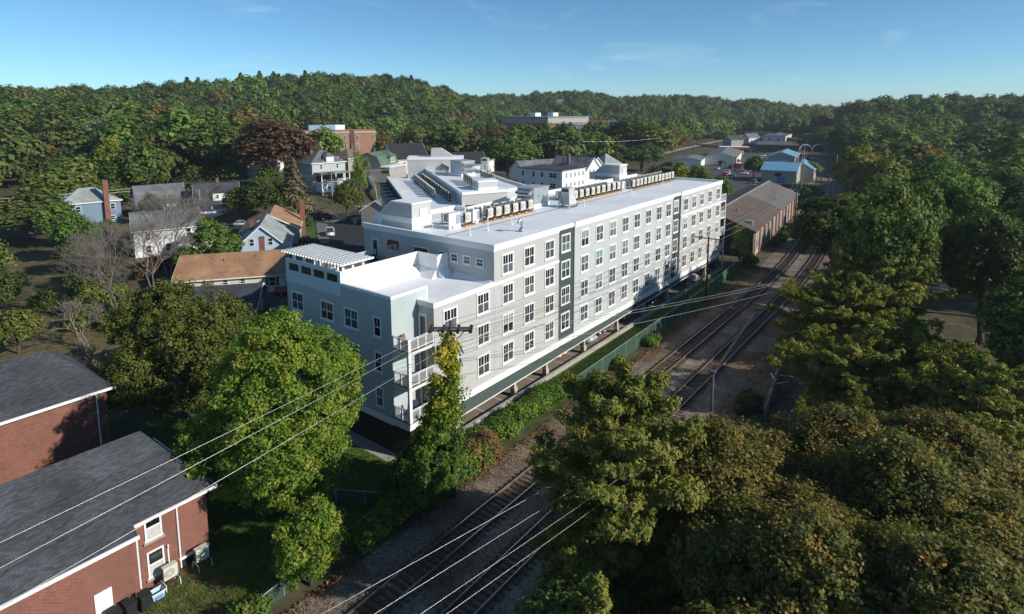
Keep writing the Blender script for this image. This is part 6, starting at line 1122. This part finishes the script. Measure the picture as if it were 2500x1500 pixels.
t = thing('vine', 'climbing vine, yellow at the top, swallowing the near utility pole', 'vine', (PX-.5, PY+1, 0), 0, None, True); link('leaves', vm, t)
stm = MB()
for k in range(7): a = k*0.9; stm.tube([(PX-0.5*math.cos(a), PY+0.8+0.5*math.sin(a), 0), (PX+0.2*math.cos(a), PY+0.1+0.2*math.sin(a), 5), (PX+0.17*math.cos(a+1), PY+0.17*math.sin(a+1), 12)], [0.05, 0.035, 0.015], 5)
stm.build('stems', bark_m, t)
def hedge(name, label, pts, h, w, mat, seed, ncl, per=70, leaf=0.2, cat='hedge', rcl=0.5):
    rr = random.Random(seed); bl = []
    for (x, y) in pts: bl.append((x, y, h*rr.uniform(0.3, 0.5), w*rr.uniform(0.7, 1.1), w*rr.uniform(0.7, 1.1), h*rr.uniform(0.45, 0.62)))
    cx = sum(p[0] for p in pts)/len(pts); cy = sum(p[1] for p in pts)/len(pts)
    me, _ = foliage('leaves', bl, ncl, per, rcl, leaf, LEAF[mat], seed, up=0.4, low=-0.4, zmin=0.04)
    t = thing(name, label, cat, (cx, cy, 0), 0, None, True); link('leaves', me, t)
    st = MB()
    for (x, y) in pts[::1]:
        for k in range(3): st.tube([(x+rr.uniform(-.3, .3), y+rr.uniform(-.3, .3), 0), (x+rr.uniform(-.7, .7), y+rr.uniform(-.7, .7), h*0.7)], [0.03, 0.01], 4)
    st.build('stems', bark_m, t)
hedge('hedge', 'leafy green hedge with yellow patches below the open parking level', [(-8.5+i*1.4, -3.3+0.25*math.sin(i*1.7)) for i in range(12)], 1.55, 1.2, 'hedge', 42, 420)
hedge('hedge', 'green scrub at the foot of the vine-clad pole', [(-13.2+i*1.3, -4.2-0.2*i) for i in range(4)], 2.0, 1.3, 'hedge', 43, 150)
hedge('rust_bush', 'reddish brown bush right of the vine-clad pole', [(-10.2, -4.6), (-9.2, -4.8), (-8.3, -4.6)], 2.4, 1.1, 'rust', 44, 110, cat='bush')
hedge('hedge', 'green scrub along the ballast left of the vine-clad pole', [(-21.5+i*1.2, -4.6+0.12*i) for i in range(6)], 1.7, 1.0, 'hedge', 45, 170)
hedge('bush', 'yellow-tipped weed bush beside the green fence', [(9.5, -5.6), (10.3, -5.5), (8.8, -5.4)], 1.3, 0.8, 'vine', 46, 60, cat='bush')
hedge('bush', 'yellow weed clump at the fence bend', [(15.0, -5.4), (15.7, -5.3)], 1.1, 0.7, 'vine', 47, 40, cat='bush')
hedge('bush', 'weedy bush beside the rails at the fence gap', [(23.4, -5.5), (24.2, -5.4)], 1.2, 0.7, 'hedge', 48, 40, cat='bush')
hedge('bush', 'dark low bush beside the broken wall right of the tracks', [(13.2, -20.0), (14.2, -20.6), (15.0, -20.2)], 1.6, 0.9, 'dark', 49, 80, cat='bush')
hedge('bush', 'dark ground ivy under the right-hand pines', [(10.8, -22.4), (9.6, -22.8), (11.6, -23.6), (8.4, -23.4)], 0.9, 1.1, 'dark', 50, 90, cat='bush')
hedge('bush', 'scrub bush under the warehouse corner', [(72.0, -4.0), (73.2, -3.8), (71.0, -3.4)], 2.0, 1.0, 'hedge', 51, 60, cat='bush', leaf=0.3)
hedge('bush', 'scrub along the warehouse wall beside the tracks', [(92+i*3.0, -3.6+0.1*i*3) for i in range(6)], 1.8, 1.2, 'olive', 52, 90, cat='bush', leaf=0.32)
hedge('bush', 'brownish weeds at the bottom left beside the ballast', [(-31.5, -4.6), (-30.3, -4.4), (-29.3, -4.7), (-32.6, -4.9)], 1.1, 0.8, 'olive', 53, 80, cat='bush')
# weeds and fallen leaves on the ballast: uncountable
rng = np.random.default_rng(5); n = 9000
px_ = rng.uniform(-45, 70, n); py_ = np.where(rng.random(n) < 0.6, -5.6+np.abs(rng.normal(size=n))*-0.6, -18.6+rng.normal(size=n)*1.2)
P = np.stack([px_, py_, rng.uniform(0.03, 0.16, n)], 1)
stuff(tag(link('weeds', quad_mesh('weeds', P, rng.normal(size=(n, 3))+np.array([0, 0, 0.8]), 0.16*(0.5+rng.random(n)), rng.random(n), LEAF['rust'], rng)), 'fallen leaves and weeds along the edges of the ballast', 'weeds'))
n = 60000                                                 # grass blades on the lawn and strip
gx_ = np.concatenate([rng.uniform(-29, -14, 26000), rng.uniform(-5, 66, 22000), rng.uniform(-40, -29, 12000)]); gy_ = np.concatenate([rng.uniform(-3.4, 16, 26000), rng.uniform(-4.4, -0.7, 22000), rng.uniform(-4.8, 2, 12000)])
P = np.stack([gx_, gy_, np.full(n, 0.06)], 1); T = np.array([0, 0, 1.0])+rng.normal(size=(n, 3))*0.5
stuff(tag(link('grass', quad_mesh('grass', P, np.cross(T, rng.normal(size=(n, 3))), 0.13*(0.6+rng.random(n)), 0.2+0.6*rng.random(n), LEAF['green'], rng, 0.22, T)), 'mown grass blades on the lawns round the apartment building', 'grass'))
# ------------------------------------------------------------------ middle-distance trees
def arche(mat, seed, ncl, per, leaf, rx=4.0, z0=1.6, z1=10.0, rcl=0.95, trunk=bark_m, nb=8, **kw):
    bl = blob_crown(rx, rx, z0, z1, seed, nb); cm, C = foliage('crown', bl, ncl, per, rcl, leaf, LEAF[mat], seed, **kw)
    return cm, limbs('trunk', (0, 0, -0.3), (0, 0, z0+(z1-z0)*0.7), 0.28, [tuple(c) for c in C[:40]], trunk, seed, nl=7)
def conifer(mat, seed, n=2600, leaf=0.5, rmax=3.0, h=10.0, z0=0.8, open_=0.0):
    rng = np.random.default_rng(seed); f = rng.random(n)**0.8; z = z0+(h-z0)*f; layers = np.round(z/0.8)*0.8 if open_ else np.round(z/0.55)*0.55
    z = layers+rng.normal(size=n)*0.12; ra = rmax*(1-(z-z0)/(h-z0)).clip(0.03)**0.85*(0.55+0.5*rng.random(n)); a = rng.random(n)*6.283
    lob = 1+0.28*np.sin(a*5+layers*3.1)+0.15*np.sin(a*9+layers*7)
    P = np.stack([np.cos(a)*ra*lob, np.sin(a)*ra*lob, z-ra*0.25*(1-open_)+ra*0.12*open_], 1); N = np.stack([np.cos(a)*0.6, np.sin(a)*0.6, np.full(n, 0.7)], 1)+rng.normal(size=(n, 3))*0.4
    tint = 0.5*((np.sin(layers*5+np.floor(a*2.0))+1)/2)+0.5*rng.random(n)
    cm = quad_mesh('crown', P, N, leaf*(0.6+0.8*rng.random(n)), tint, LEAF[mat], rng); b = MB(); b.tube([(0, 0, -0.3), (0, 0, h*0.95)], [0.25, 0.03], 7)
    return cm, b.mesh('trunk', bark_m, True)
ARC = {}
def arc(kind):
    if kind in ARC: return ARC[kind]
    base = kind.rstrip('2'); 
    if kind in ('spruce',): r = conifer('spruce', 61, 3200, 0.42)
    elif kind == 'pine': r = conifer('green', 62, 2600, 0.5, 3.4, open_=1.0)
    elif kind in ('dark2', 'green2'): r = arche({'dark2': 'dark', 'green2': 'green'}[kind], 63+len(kind), 420, 50, 0.27, rcl=0.65, nb=11, rough=0.6)
    elif kind == 'copper': r = arche('copper', 66, 300, 26, 0.42, rx=4.0, z0=1.6, trunk=pale_bark_m, rcl=0.9)
    elif kind in ('light',): r = arche('light', 67, 130, 16, 0.40, rx=3.6, rcl=0.8, inner=0.4)
    elif kind == 'amber': r = arche('orange', 68, 150, 18, 0.5)
    elif kind == 'gold': r = arche('gold', 69, 150, 18, 0.5)
    elif kind == 'gold2': r = arche('gold2', 70, 240, 24, 0.42, rcl=0.8, nb=10)
    else: r = arche(base, 71+sum(map(ord, kind)) % 50, 220, 22, 0.48, nb=9)
    ARC[kind] = r; return r
TREES = [
    (32.1, 167.6, 0.0, 20.8, 10.3, 'olive', 'big olive green maple behind the blue house at the left'),
    (39.0, 208.5, 1.23, 19.6, 5.8, 'yellow', 'yellow-green tree rising behind the big maple at the left'),
    (58.6, 267.6, 10.34, 17.3, 10.8, 'silver', 'pale silvery tree beside the far left houses'),
    (53.4, 190.7, 7.75, 17.6, 6.6, 'pine', 'tall open pine between the maple and the dark broad tree'),
    (56.6, 170.4, 6.59, 20.6, 12.2, 'dark', 'broad dark green tree behind the porch house'),
    (83.7, 200.5, 8.23, 15.1, 5.8, 'silver', 'pale green tree between the broad dark tree and the copper beech'),
    (60.8, 139.9, 4.98, 22.4, 14.5, 'copper', 'large copper beech with brown-purple crown and pale trunks'),
    (46.1, 106.8, 0.0, 16.6, 5.6, 'spruce', 'brown-green spruce left of the street corner'),
    (40.9, 112.5, 0.0, 12.3, 7.0, 'dark', 'low dark tree left of the spruce'),
    (36.7, 117.5, 0.0, 9.9, 4.9, 'dark', 'low dark tree behind the tan roofed house'),
    (68.5, 107.9, 0.0, 18.6, 3.7, 'light', 'thin pale green tree beside the tall porch house'),
    (56.0, 97.7, 0.0, 11.6, 4.4, 'olive', 'round olive tree on the slope above the street'),
    (213.4, 171.6, 0.0, 20.7, 10.1, 'orange', 'orange-tipped tree in front of the far brick school'),
    (162.8, 124.7, 0.49, 20.4, 14.2, 'olive2', 'big round olive tree behind the raised roof'),
    (296.4, 210.9, 0.05, 13.0, 6.0, 'amber', 'small amber tree before the school entrance'),
    (312.7, 206.5, 0.03, 14.4, 5.8, 'amber', 'small golden tree right of the amber one at the school'),
    (311.9, 199.0, 0.02, 12.8, 4.9, 'gold', 'yellow tree left of the school glass hall'),
    (232.8, 145.1, 0.0, 16.2, 5.8, 'spruce', 'rust-tipped spruce in front of the school'),
    (249.2, 139.9, 0.0, 14.2, 8.1, 'olive', 'olive tree in front of the school glass hall'),
    (227.9, 150.4, 0.0, 10.9, 6.7, 'dark', 'dark round tree below the school lawn'),
    (247.0, 125.6, 0.0, 11.7, 6.7, 'olive', 'olive tree right of the school glass hall'),
    (285.7, 128.0, 0.0, 25.2, 15.9, 'dark', 'tall dark oak right of the school'),
    (280.0, 109.7, 0.0, 21.9, 14.0, 'olive2', 'broad olive oak right of the tall dark oak'),
    (223.4, 90.3, 0.0, 13.5, 11.8, 'dark', 'dark tree standing before the oaks right of the school'),
    (210.1, 98.5, 0.0, 9.6, 6.8, 'olive', 'olive tree behind the white apartment house roofs'),
    (147.1, 48.2, 0.0, 11.2, 6.2, 'olive', 'round olive tree behind the far end of the flat roof'),
    (146.7, 40.9, 0.0, 12.9, 4.7, 'yellow', 'yellow-olive tree behind the heat pumps at the far end'),
    (140.8, 31.8, 0.0, 12.5, 4.8, 'green', 'green tree behind the far corner of the roof'),
    (124.7, 19.4, 0.0, 11.1, 3.2, 'green', 'green tree beside the yard left of the brown roof'),
    (218.9, 37.3, 0.0, 10.2, 4.5, 'green', 'small street tree in front of the blue roofed sheds'),
    (357.0, 131.8, 0.0, 14.0, 15.6, 'orange', 'rust and olive tree left of the sandy road'),
    (311.9, 123.7, 0.0, 10.9, 12.9, 'olive', 'olive tree below the rust and olive one by the sandy road'),
    (440.3, 122.4, 0.01, 12.9, 11.4, 'green', 'green tree beyond the sandy road bend'),
    (155.4, 3.1, 0.0, 6.7, 4.4, 'green', 'green tree between the brown warehouse and the tracks'),
    (239.1, 18.5, 0.0, 7.2, 4.4, 'green', 'narrow green tree beside the tracks near the sheds'),
    (165.9, -7.8, 0.0, 18.7, 8.1, 'gold2', 'tall golden-tipped tree right of the tracks'),
    (159.2, -16.1, 0.0, 16.9, 6.5, 'yellow', 'yellow-green tree behind the golden-tipped one'),
    (122.4, -11.3, 0.0, 9.2, 4.6, 'gold2', 'lower golden tree leaning to the tracks'),
    (70.1, -18.2, 0.0, 14.9, 8.3, 'dark2', 'big dark maple with bronze top right of the tracks'),
    (41.2, -28.8, 0.0, 20.7, 6.0, 'green2', 'tall bushy green tree behind the right-hand pines'),
    (59.6, -30.0, 0.0, 19.5, 5.4, 'green2', 'bushy green tree at the right edge behind the pole'),
    (340.5, 5.7, 0.05, 21.9, 13.4, 'olive2', 'dark olive oak in the wood right of the tracks'),
    (290.9, -13.0, 0.0, 20.3, 11.4, 'olive', 'olive oak at the right edge of the wood'),
    (328.9, 20.8, 0.01, 22.0, 8.9, 'dark', 'dark oak beside the tracks far away'),
    (423.0, 46.2, 0.63, 16.5, 10.0, 'dark', 'dark oak left of the tracks far away'),
    (450.7, 74.5, 0.78, 7.4, 9.3, 'green', 'small green tree behind the white shop building'),
    (102.7, -33.3, 0.0, 19.0, 8.9, 'green2', 'broad green tree farther right of the wood edge'),
    (49.2, -38.5, 0.0, 17.0, 5.8, 'dark2', 'dark broad tree at the far right'),
    (12.2, 167.4, 0.01, 15.0, 11.5, 'olive', 'broad olive tree at the far left'),
    (-4.0, 137.7, 0.0, 11.1, 10.4, 'dark', 'broad dark tree at the left margin'),
    (-4.5, 104.8, 0.0, 9.7, 4.9, 'green', 'green tree left of the blue house'),
    (67.7, -3.0, 0.0, 8.9, 2.5, 'light', 'thin sapling before the dark warehouse end wall'),
    (252.4, 286.8, 2.98, 17.4, 13.1, 'olive2', 'olive oak at the foot of the wooded hill'),
    (191.8, 198.7, 0.01, 15.9, 12.3, 'olive', 'olive maple behind the black roofed house'),
    (207.6, 195.0, 0.01, 17.3, 10.4, 'dark', 'dark maple right of the black roofed house'),
    (175.5, 220.0, 0.11, 15.9, 7.8, 'orange', 'rust-tinged tree right of the brick school'),
    (136.4, 220.6, 4.92, 8.0, 6.1, 'orange', 'rust-tinged tree before the brick school'),
    (115.9, 248.4, 8.64, 8.8, 9.1, 'olive', 'olive tree behind the copper beech'),
    (119.1, 211.4, 7.41, 11.7, 6.6, 'dark', 'dark tree left of the brick school'),
    (78.3, 231.5, 8.94, 10.2, 8.8, 'olive2', 'olive oak behind the porch house'),
    (85.5, 289.1, 10.91, 10.7, 9.1, 'dark', 'dark oak behind the left houses'),
    (163.2, 184.9, 0.61, 9.6, 5.1, 'green', 'small green tree beside the pole behind the black roof'),
    (158.5, 207.1, 1.16, 6.3, 4.2, 'green', 'small bright tree beside the brick school wall'),
]

TREES += [(52, 150, 3, 11, 6, 'dark', 'dark understorey tree below the copper beech'), (44, 158, 1, 12, 6.5, 'olive', 'olive tree behind the porch house roof'), (24, 166, 0, 11, 6, 'dark', 'dark tree behind the grey gambrel roof'), (60, 168, 5, 12, 6.5, 'olive2', 'olive tree left of the white gambrel house'), (34, 178, 2, 12, 6.5, 'dark', 'dark tree behind the olive tree of the porch house'), (6, 168, 0, 11, 6, 'olive', 'olive tree behind the blue house'), (76, 172, 6, 12, 6, 'dark', 'dark tree behind the white gambrel house'), (88, 160, 6, 10, 5, 'olive', 'olive tree behind the green roofed house'), (106, 176, 6, 12, 6, 'dark', 'dark tree behind the shingled house'), (128, 160, 3, 11, 5.5, 'olive2', 'olive tree right of the black roofed house'), (145, 148, 1, 11, 5.5, 'dark', 'dark tree behind the skylight house'),
    (-34, 66, 0, 9, 5, 'olive', 'olive tree in the yard at the left margin'), (-24, 74, 0, 8, 4.2, 'dark', 'dark yard tree at the left margin'), (-38, 48, 0, 10, 5.5, 'green', 'green yard tree behind the left brick house'), (-22, 92, 0, 10, 5, 'olive', 'olive yard tree left of the white house'), (-8, 92, 0, 8, 3.8, 'dark', 'dark yard tree beside the white house'), (20, 110, 0, 7, 3.2, 'olive', 'small olive tree between the white and porch houses'), (-3, 122, 0, 10, 5, 'green', 'green tree below the blue house'), (22, 136, 0, 8, 3.6, 'dark', 'dark tree between the blue house and the grey gambrel roof'), (50, 128, 0, 10, 5, 'dark', 'dark tree right of the porch house'), (56, 136, 2, 11, 5.5, 'olive', 'olive tree left of the tall porch house'), (-26, 56, 0, 6, 3, 'olive', 'small olive tree behind the mossy leafless tree'),
    (50, -27.5, 0, 21.0, 6.0, 'olive2', 'tall olive tree beside the tall bushy green tree'), (62, -40, 0, 16, 6.5, 'green2', 'bushy green tree behind the pines at the right margin'), (84, -46, 0, 17, 7, 'olive', 'olive tree beyond the right-hand pole'), (104, -52, 0, 17, 7.5, 'dark2', 'dark tree in the wood right of the pole'), (40, -46, 0, 15, 6.5, 'olive', 'olive tree right of the right-hand pines'), (128, -44, 0, 17, 7.5, 'green2', 'green tree deep in the right-hand wood'), (150, -36, 0, 17, 8, 'olive', 'olive tree deep in the right-hand wood'), (118, -28, 0, 15, 7, 'dark', 'dark tree right of the distant tracks'), (96, -22, 0, 14, 6, 'olive', 'olive tree beside the bend of the tracks'), (26, -44, 0, 15, 6.5, 'green2', 'green tree at the right margin behind the bronze maples'), (180, -26, 0, 16, 8, 'green', 'green tree beyond the golden-tipped tree'), (140, -58, 0, 17, 9, 'olive', 'olive tree at the right margin of the wood'), (75, -60, 0, 16, 8, 'dark2', 'dark tree at the right margin of the wood')]
rt_ = random.Random(3); kinds_names = {'spruce': 'spruce_tree', 'pine': 'pine_tree', 'copper': 'beech_tree'}
for x, y, g, h, r, k, lab in TREES:
    cm, tm = arc(k); rx0 = 4.4 if k not in ('spruce', 'pine') else 3.2
    tree_thing(kinds_names.get(k, 'broadleaf_tree'), lab, (x, y, g), cm, tm, 'trees among the houses and along the tracks', rt_.uniform(0, 6.28), (r/rx0, r/rx0, h/10.2))
# bare trees in the left-hand yards
grey_bark_m = M('grey_bark', (0.19, 0.165, 0.14), 0.95, 0.25, 3, coord='OBJ')
def bare(name, label, loc, h, seed, spread=0.6, mat=grey_bark_m, depth=5):
    rr = random.Random(seed); b = MB()
    def grow(p, d, l, r, k):
        q = p+d*l*0.5+Vector((rr.uniform(-.08, .08), rr.uniform(-.08, .08), 0))*l; e = p+d*l
        b.tube([p, q, e], [r, r*0.85, r*0.7], 4 if k < 4 else 5, cap=False)
        if k == 0: return
        for _ in range(rr.choice((2, 3, 3)) if k > 1 else 4):
            nd = (d+Vector((rr.uniform(-1, 1), rr.uniform(-1, 1), rr.uniform(-0.45, 0.75)))*spread).normalized()
            grow(e, nd, l*rr.uniform(0.62, 0.85), r*0.68, k-1)
    for _ in range(3): grow(Vector((rr.uniform(-.2, .2), rr.uniform(-.2, .2), -0.1)), Vector((rr.uniform(-.4, .4), rr.uniform(-.4, .4), 1)).normalized(), h*0.28, 0.115, depth)
    t = thing(name, label, 'tree', loc, 0, 'leafless trees in the left yards'); b.build('branches', mat, t, True); return t
bare('bare_tree', 'leafless grey tree in front of the white house', (0.5, 76, 0), 17, 81, 0.6, depth=7)
bare('bare_tree', 'leafless tree leaning over the yard below the white house', (-6.0, 67, 0), 14, 82, 0.8, depth=7)
bare('bare_tree', 'leafless grey thicket tree at the left edge above the lawn', (-12.5, 62, 0), 14, 83, 0.8, depth=7)
bare('bare_tree', 'small leafless tree with green moss left of the olive maple', (-22.5, 40, 0), 5.5, 84, 0.8)
bare('bare_tree', 'leafless tree on the lawn at the left margin', (-20, 52, 0), 7, 85, 0.8)
hedge('bush', 'purple-leaved bush behind the dark roofed house', [(-4.6, 60.5), (-3.4, 59.5), (-5.8, 61)], 2.6, 1.3, 'copper', 54, 90, cat='bush', leaf=0.3)
hedge('bush', 'green yard bush under the leafless trees', [(-9, 62), (-10.5, 64), (-12, 61.5), (-7.6, 64)], 2.2, 1.5, 'olive', 55, 110, cat='bush', leaf=0.32)
hedge('bush', 'dark evergreen shrub mass at the left edge', [(-11, 80), (-12, 76), (-9, 84), (-14, 72)], 5.0, 2.4, 'dark', 56, 160, cat='bush', leaf=0.36, rcl=0.8)
hedge('bush', 'yellow-brown shrub beside the blue house', [(10.5, 112), (12, 111)], 3.6, 1.8, 'gold2', 57, 70, cat='bush', leaf=0.36, rcl=0.7)
hedge('bush', 'tangled grey-green scrub in the left yard', [(-16, 66), (-18, 60), (-14, 70), (-19, 72), (-15, 56), (-10, 70)], 3.2, 2.0, 'olive', 58, 170, cat='bush', leaf=0.34, rcl=0.7)
hedge('bush', 'brown-red scrub below the white house', [(3, 82), (5, 80), (1, 84), (-2, 80)], 3.0, 1.6, 'copper', 59, 110, cat='bush', leaf=0.34, rcl=0.7)
hedge('bush', 'dark scrub beside the blue house', [(2, 112), (5, 118), (0, 120), (8, 106), (-4, 110)], 5.5, 3.0, 'dark', 60, 170, cat='bush', leaf=0.42, rcl=0.9)
hedge('bush', 'red-brown bushes between the white house and the porch house', [(24, 118), (27, 121), (22, 113)], 3.6, 2.0, 'copper', 61, 90, cat='bush', leaf=0.4, rcl=0.8)
cm, tm = arche('green', 91, 260, 40, 0.30, rx=3.6, z0=0.2, rcl=0.6, low=-0.9, nb=6)
tree_thing('cedar_tree', 'dense rounded green cedar behind the long orange roof', (7.0, 72.5, 0), cm, tm, None, 0.3, (1.3, 1.3, 1.05))
tree_thing('cedar_tree', 'lower half-hidden green cedar left of the long orange roof', (2.5, 73.5, 0), cm, tm, None, 1.9, (0.7, 0.7, 0.62))
cm2, tm2 = conifer('green', 92, 900, 0.35, 1.6, 6.0, 0.2)
tree_thing('arborvitae', 'small pointed evergreen beside the blue house wall', (14.2, 121, 0), cm2, tm2); tree_thing('arborvitae', 'round clipped bush on the street corner lawn', (44.6, 99.0, 0), cm2, tm2, None, 0, (1.1, 1.1, 0.5))
# ------------------------------------------------------------------ the woods on the hills: one mass
fk = []
for nm, mt, sd, tp in (('dark_oak', 'dark', 101, 0), ('olive_oak', 'olive', 102, 0), ('green_oak', 'green', 103, 0), ('rust_oak', 'orange', 104, 0), ('hill_pine', 'green', 105, 1), ('dark_hill_pine', 'dark', 106, 1)):
    if tp: cm, tm = conifer(mt, sd, 560, 1.2, 3.9, 10.6, 1.2, open_=0.6)
    else: cm, tm = arche(mt, sd, 100, 9, 1.0, rx=4.8, rcl=1.25, nb=8, inner=0.03, up=0.5, rough=0.2, cw=0.8)
    fk.append((nm, cm, tm))
forest_col = bpy.data.collections.new('forest_kinds'); col.children.link(forest_col)
spots = [(205, 300), (225, 318), (245, 300), (262, 322), (232, 345), (280, 345)]
for (nm, cm, tm), (x, y) in zip(fk, spots):
    t = tree_thing('hill_tree', {'dark_oak': 'dark oak', 'olive_oak': 'olive oak', 'green_oak': 'green oak', 'rust_oak': 'rust-tinged oak', 'hill_pine': 'green pine', 'dark_hill_pine': 'dark pine'}[nm]+' at the foot of the wooded hill left of the brick school', (x, y, float(H(x, y))), cm, tm, 'trees at the foot of the hill', 1.0, (1.1, 1.1, 1.2))
    for c in t.children:
        if c.name.startswith('crown'): forest_col.objects.link(c)
rng = np.random.default_rng(77); n = 34000
ang = rng.uniform(R(-14), R(92), n); rad = np.sqrt(rng.uniform(150**2, 1250**2, n)); fx = CAM.x+rad*np.cos(ang); fy = CAM.y+rad*np.sin(ang)
keep = np.ones(n, bool)
def clear_box(x0, x1, y0, y1):
    global keep; keep &= ~((fx > x0) & (fx < x1) & (fy > y0) & (fy < y1))
def seg_clear(p, q, w):
    global keep; p, q = np.array(p, float), np.array(q, float); d = q-p; t = np.clip(((fx-p[0])*d[0]+(fy-p[1])*d[1])/(d@d), 0, 1); keep &= np.hypot(fx-p[0]-t*d[0], fy-p[1]-t*d[1]) > w
clear_box(-90, 110, -200, 172); clear_box(100, 165, -30, 130); clear_box(150, 430, 20, 118); clear_box(110, 190, 110, 190)
seg_clear((80, -12), (420, 42), 9); seg_clear((300, 119), (640, 161), 15); seg_clear((430, 108), (640, 140), 18); clear_box(95, 262, -4, 42); seg_clear((420, 42), (760, 100), 6)
seg_clear((18, 150), (45, 160), 16); seg_clear((70, 130), (130, 165), 20); seg_clear((115, 252), (180, 224), 18); seg_clear((105, 195), (160, 215), 17); seg_clear((352, 290), (440, 240), 34); seg_clear((325, 262), (330, 219), 30); seg_clear((330, 215), (400, 200), 32); seg_clear((292, 240), (300, 196), 32); seg_clear((300, 190), (375, 172), 30); seg_clear((262, 215), (275, 175), 20)
seg_clear((400, 80), (520, 95), 28)
for hx_, hy_ in ((695.6, 493.3), (704.4, 448.3), (767, 230), (145.3, 410.5), (166, 500), (150, 530), (456.7, 2.1), (474.9, 112), (430, 112)):
    dv_ = np.array([CAM.x-hx_, CAM.y-hy_]); dv_ = dv_/np.linalg.norm(dv_); seg_clear((hx_, hy_), (hx_+dv_[0]*34, hy_+dv_[1]*34), 7)
Hf = H(fx, fy); dens = np.where(Hf > 9, 1.0, 0.62)*np.clip(rad/420, 0.5, 1); keep &= rng.random(n) < dens
fx, fy, Hf, rad = fx[keep], fy[keep], Hf[keep], rad[keep]; n = len(fx)
big = np.sin(fx*0.021+1.3)*np.sin(fy*0.017)+rng.normal(size=n)*0.55
hillpine = ((fx-372)**2+(fy-545)**2 < 190**2)
idx = np.where(hillpine & (rng.random(n) < 0.24), rng.integers(4, 6, n), np.where(big > 0.45, 1, np.where(big < -0.5, 0, 2))); idx = np.where((rng.random(n) < 0.025) & (idx < 4), 3, idx)
me = bpy.data.meshes.new('forest'); me.vertices.add(n); me.vertices.foreach_set('co', np.stack([fx, fy, Hf-0.4], 1).astype(np.float32).ravel())
for nm, ty, val in (('kind_index', 'INT', idx.astype(np.int32)), ('turn', 'FLOAT', rng.uniform(0, 6.28, n).astype(np.float32)), ('size', 'FLOAT', (np.clip(rng.lognormal(0.30, 0.28, n), 0.7, 2.3)*np.where(hillpine, 1.05, 1.0)).astype(np.float32))):
    a = me.attributes.new(nm, ty, 'POINT'); a.data.foreach_set('value', val)
fo = link('forest', me); stuff(tag(fo, 'mixed oak and pine woods covering the hills', 'woods'))
ng = bpy.data.node_groups.new('forest', 'GeometryNodeTree'); ng.interface.new_socket('Geometry', in_out='INPUT', socket_type='NodeSocketGeometry'); ng.interface.new_socket('Geometry', in_out='OUTPUT', socket_type='NodeSocketGeometry')
N = ng.nodes.new; K = ng.links.new; gi, go = N('NodeGroupInput'), N('NodeGroupOutput'); iop = N('GeometryNodeInstanceOnPoints'); ci = N('GeometryNodeCollectionInfo')
ci.inputs['Collection'].default_value = forest_col; ci.inputs['Separate Children'].default_value = True; ci.inputs['Reset Children'].default_value = True
def attr(nm, ty):
    a = N('GeometryNodeInputNamedAttribute'); a.data_type = ty; a.inputs['Name'].default_value = nm; return [s for s in a.outputs if s.name == 'Attribute' and s.enabled][0]
cx = N('ShaderNodeCombineXYZ'); K(attr('turn', 'FLOAT'), cx.inputs['Z'])
K(gi.outputs[0], iop.inputs['Points']); K(ci.outputs[0], iop.inputs['Instance']); iop.inputs['Pick Instance'].default_value = True; K(attr('kind_index', 'INT'), iop.inputs['Instance Index']); K(cx.outputs[0], iop.inputs['Rotation']); K(attr('size', 'FLOAT'), iop.inputs['Scale']); K(iop.outputs[0], go.inputs[0])
md = fo.modifiers.new('trees', 'NODES'); md.node_group = ng

# ------------------------------------------------------------------ haze in the air
hm, ht, hb = newmat('haze_air'); ht.nodes.remove(hb); pv = ht.nodes.new('ShaderNodeVolumePrincipled'); pv.inputs['Color'].default_value = (0.86, 0.92, 1.0, 1); pv.inputs['Density'].default_value = 0.00013; pv.inputs['Anisotropy'].default_value = 0.2
ht.links.new(pv.outputs[0], ht.nodes['Material Output'].inputs['Volume'])
stuff(tag(MB().box(-4800, 7000, -6000, 7000, -1.0, 96).build('haze', hm), 'thin blue haze in the air over the whole valley', 'haze'))
scene.cycles.volume_bounces = 0
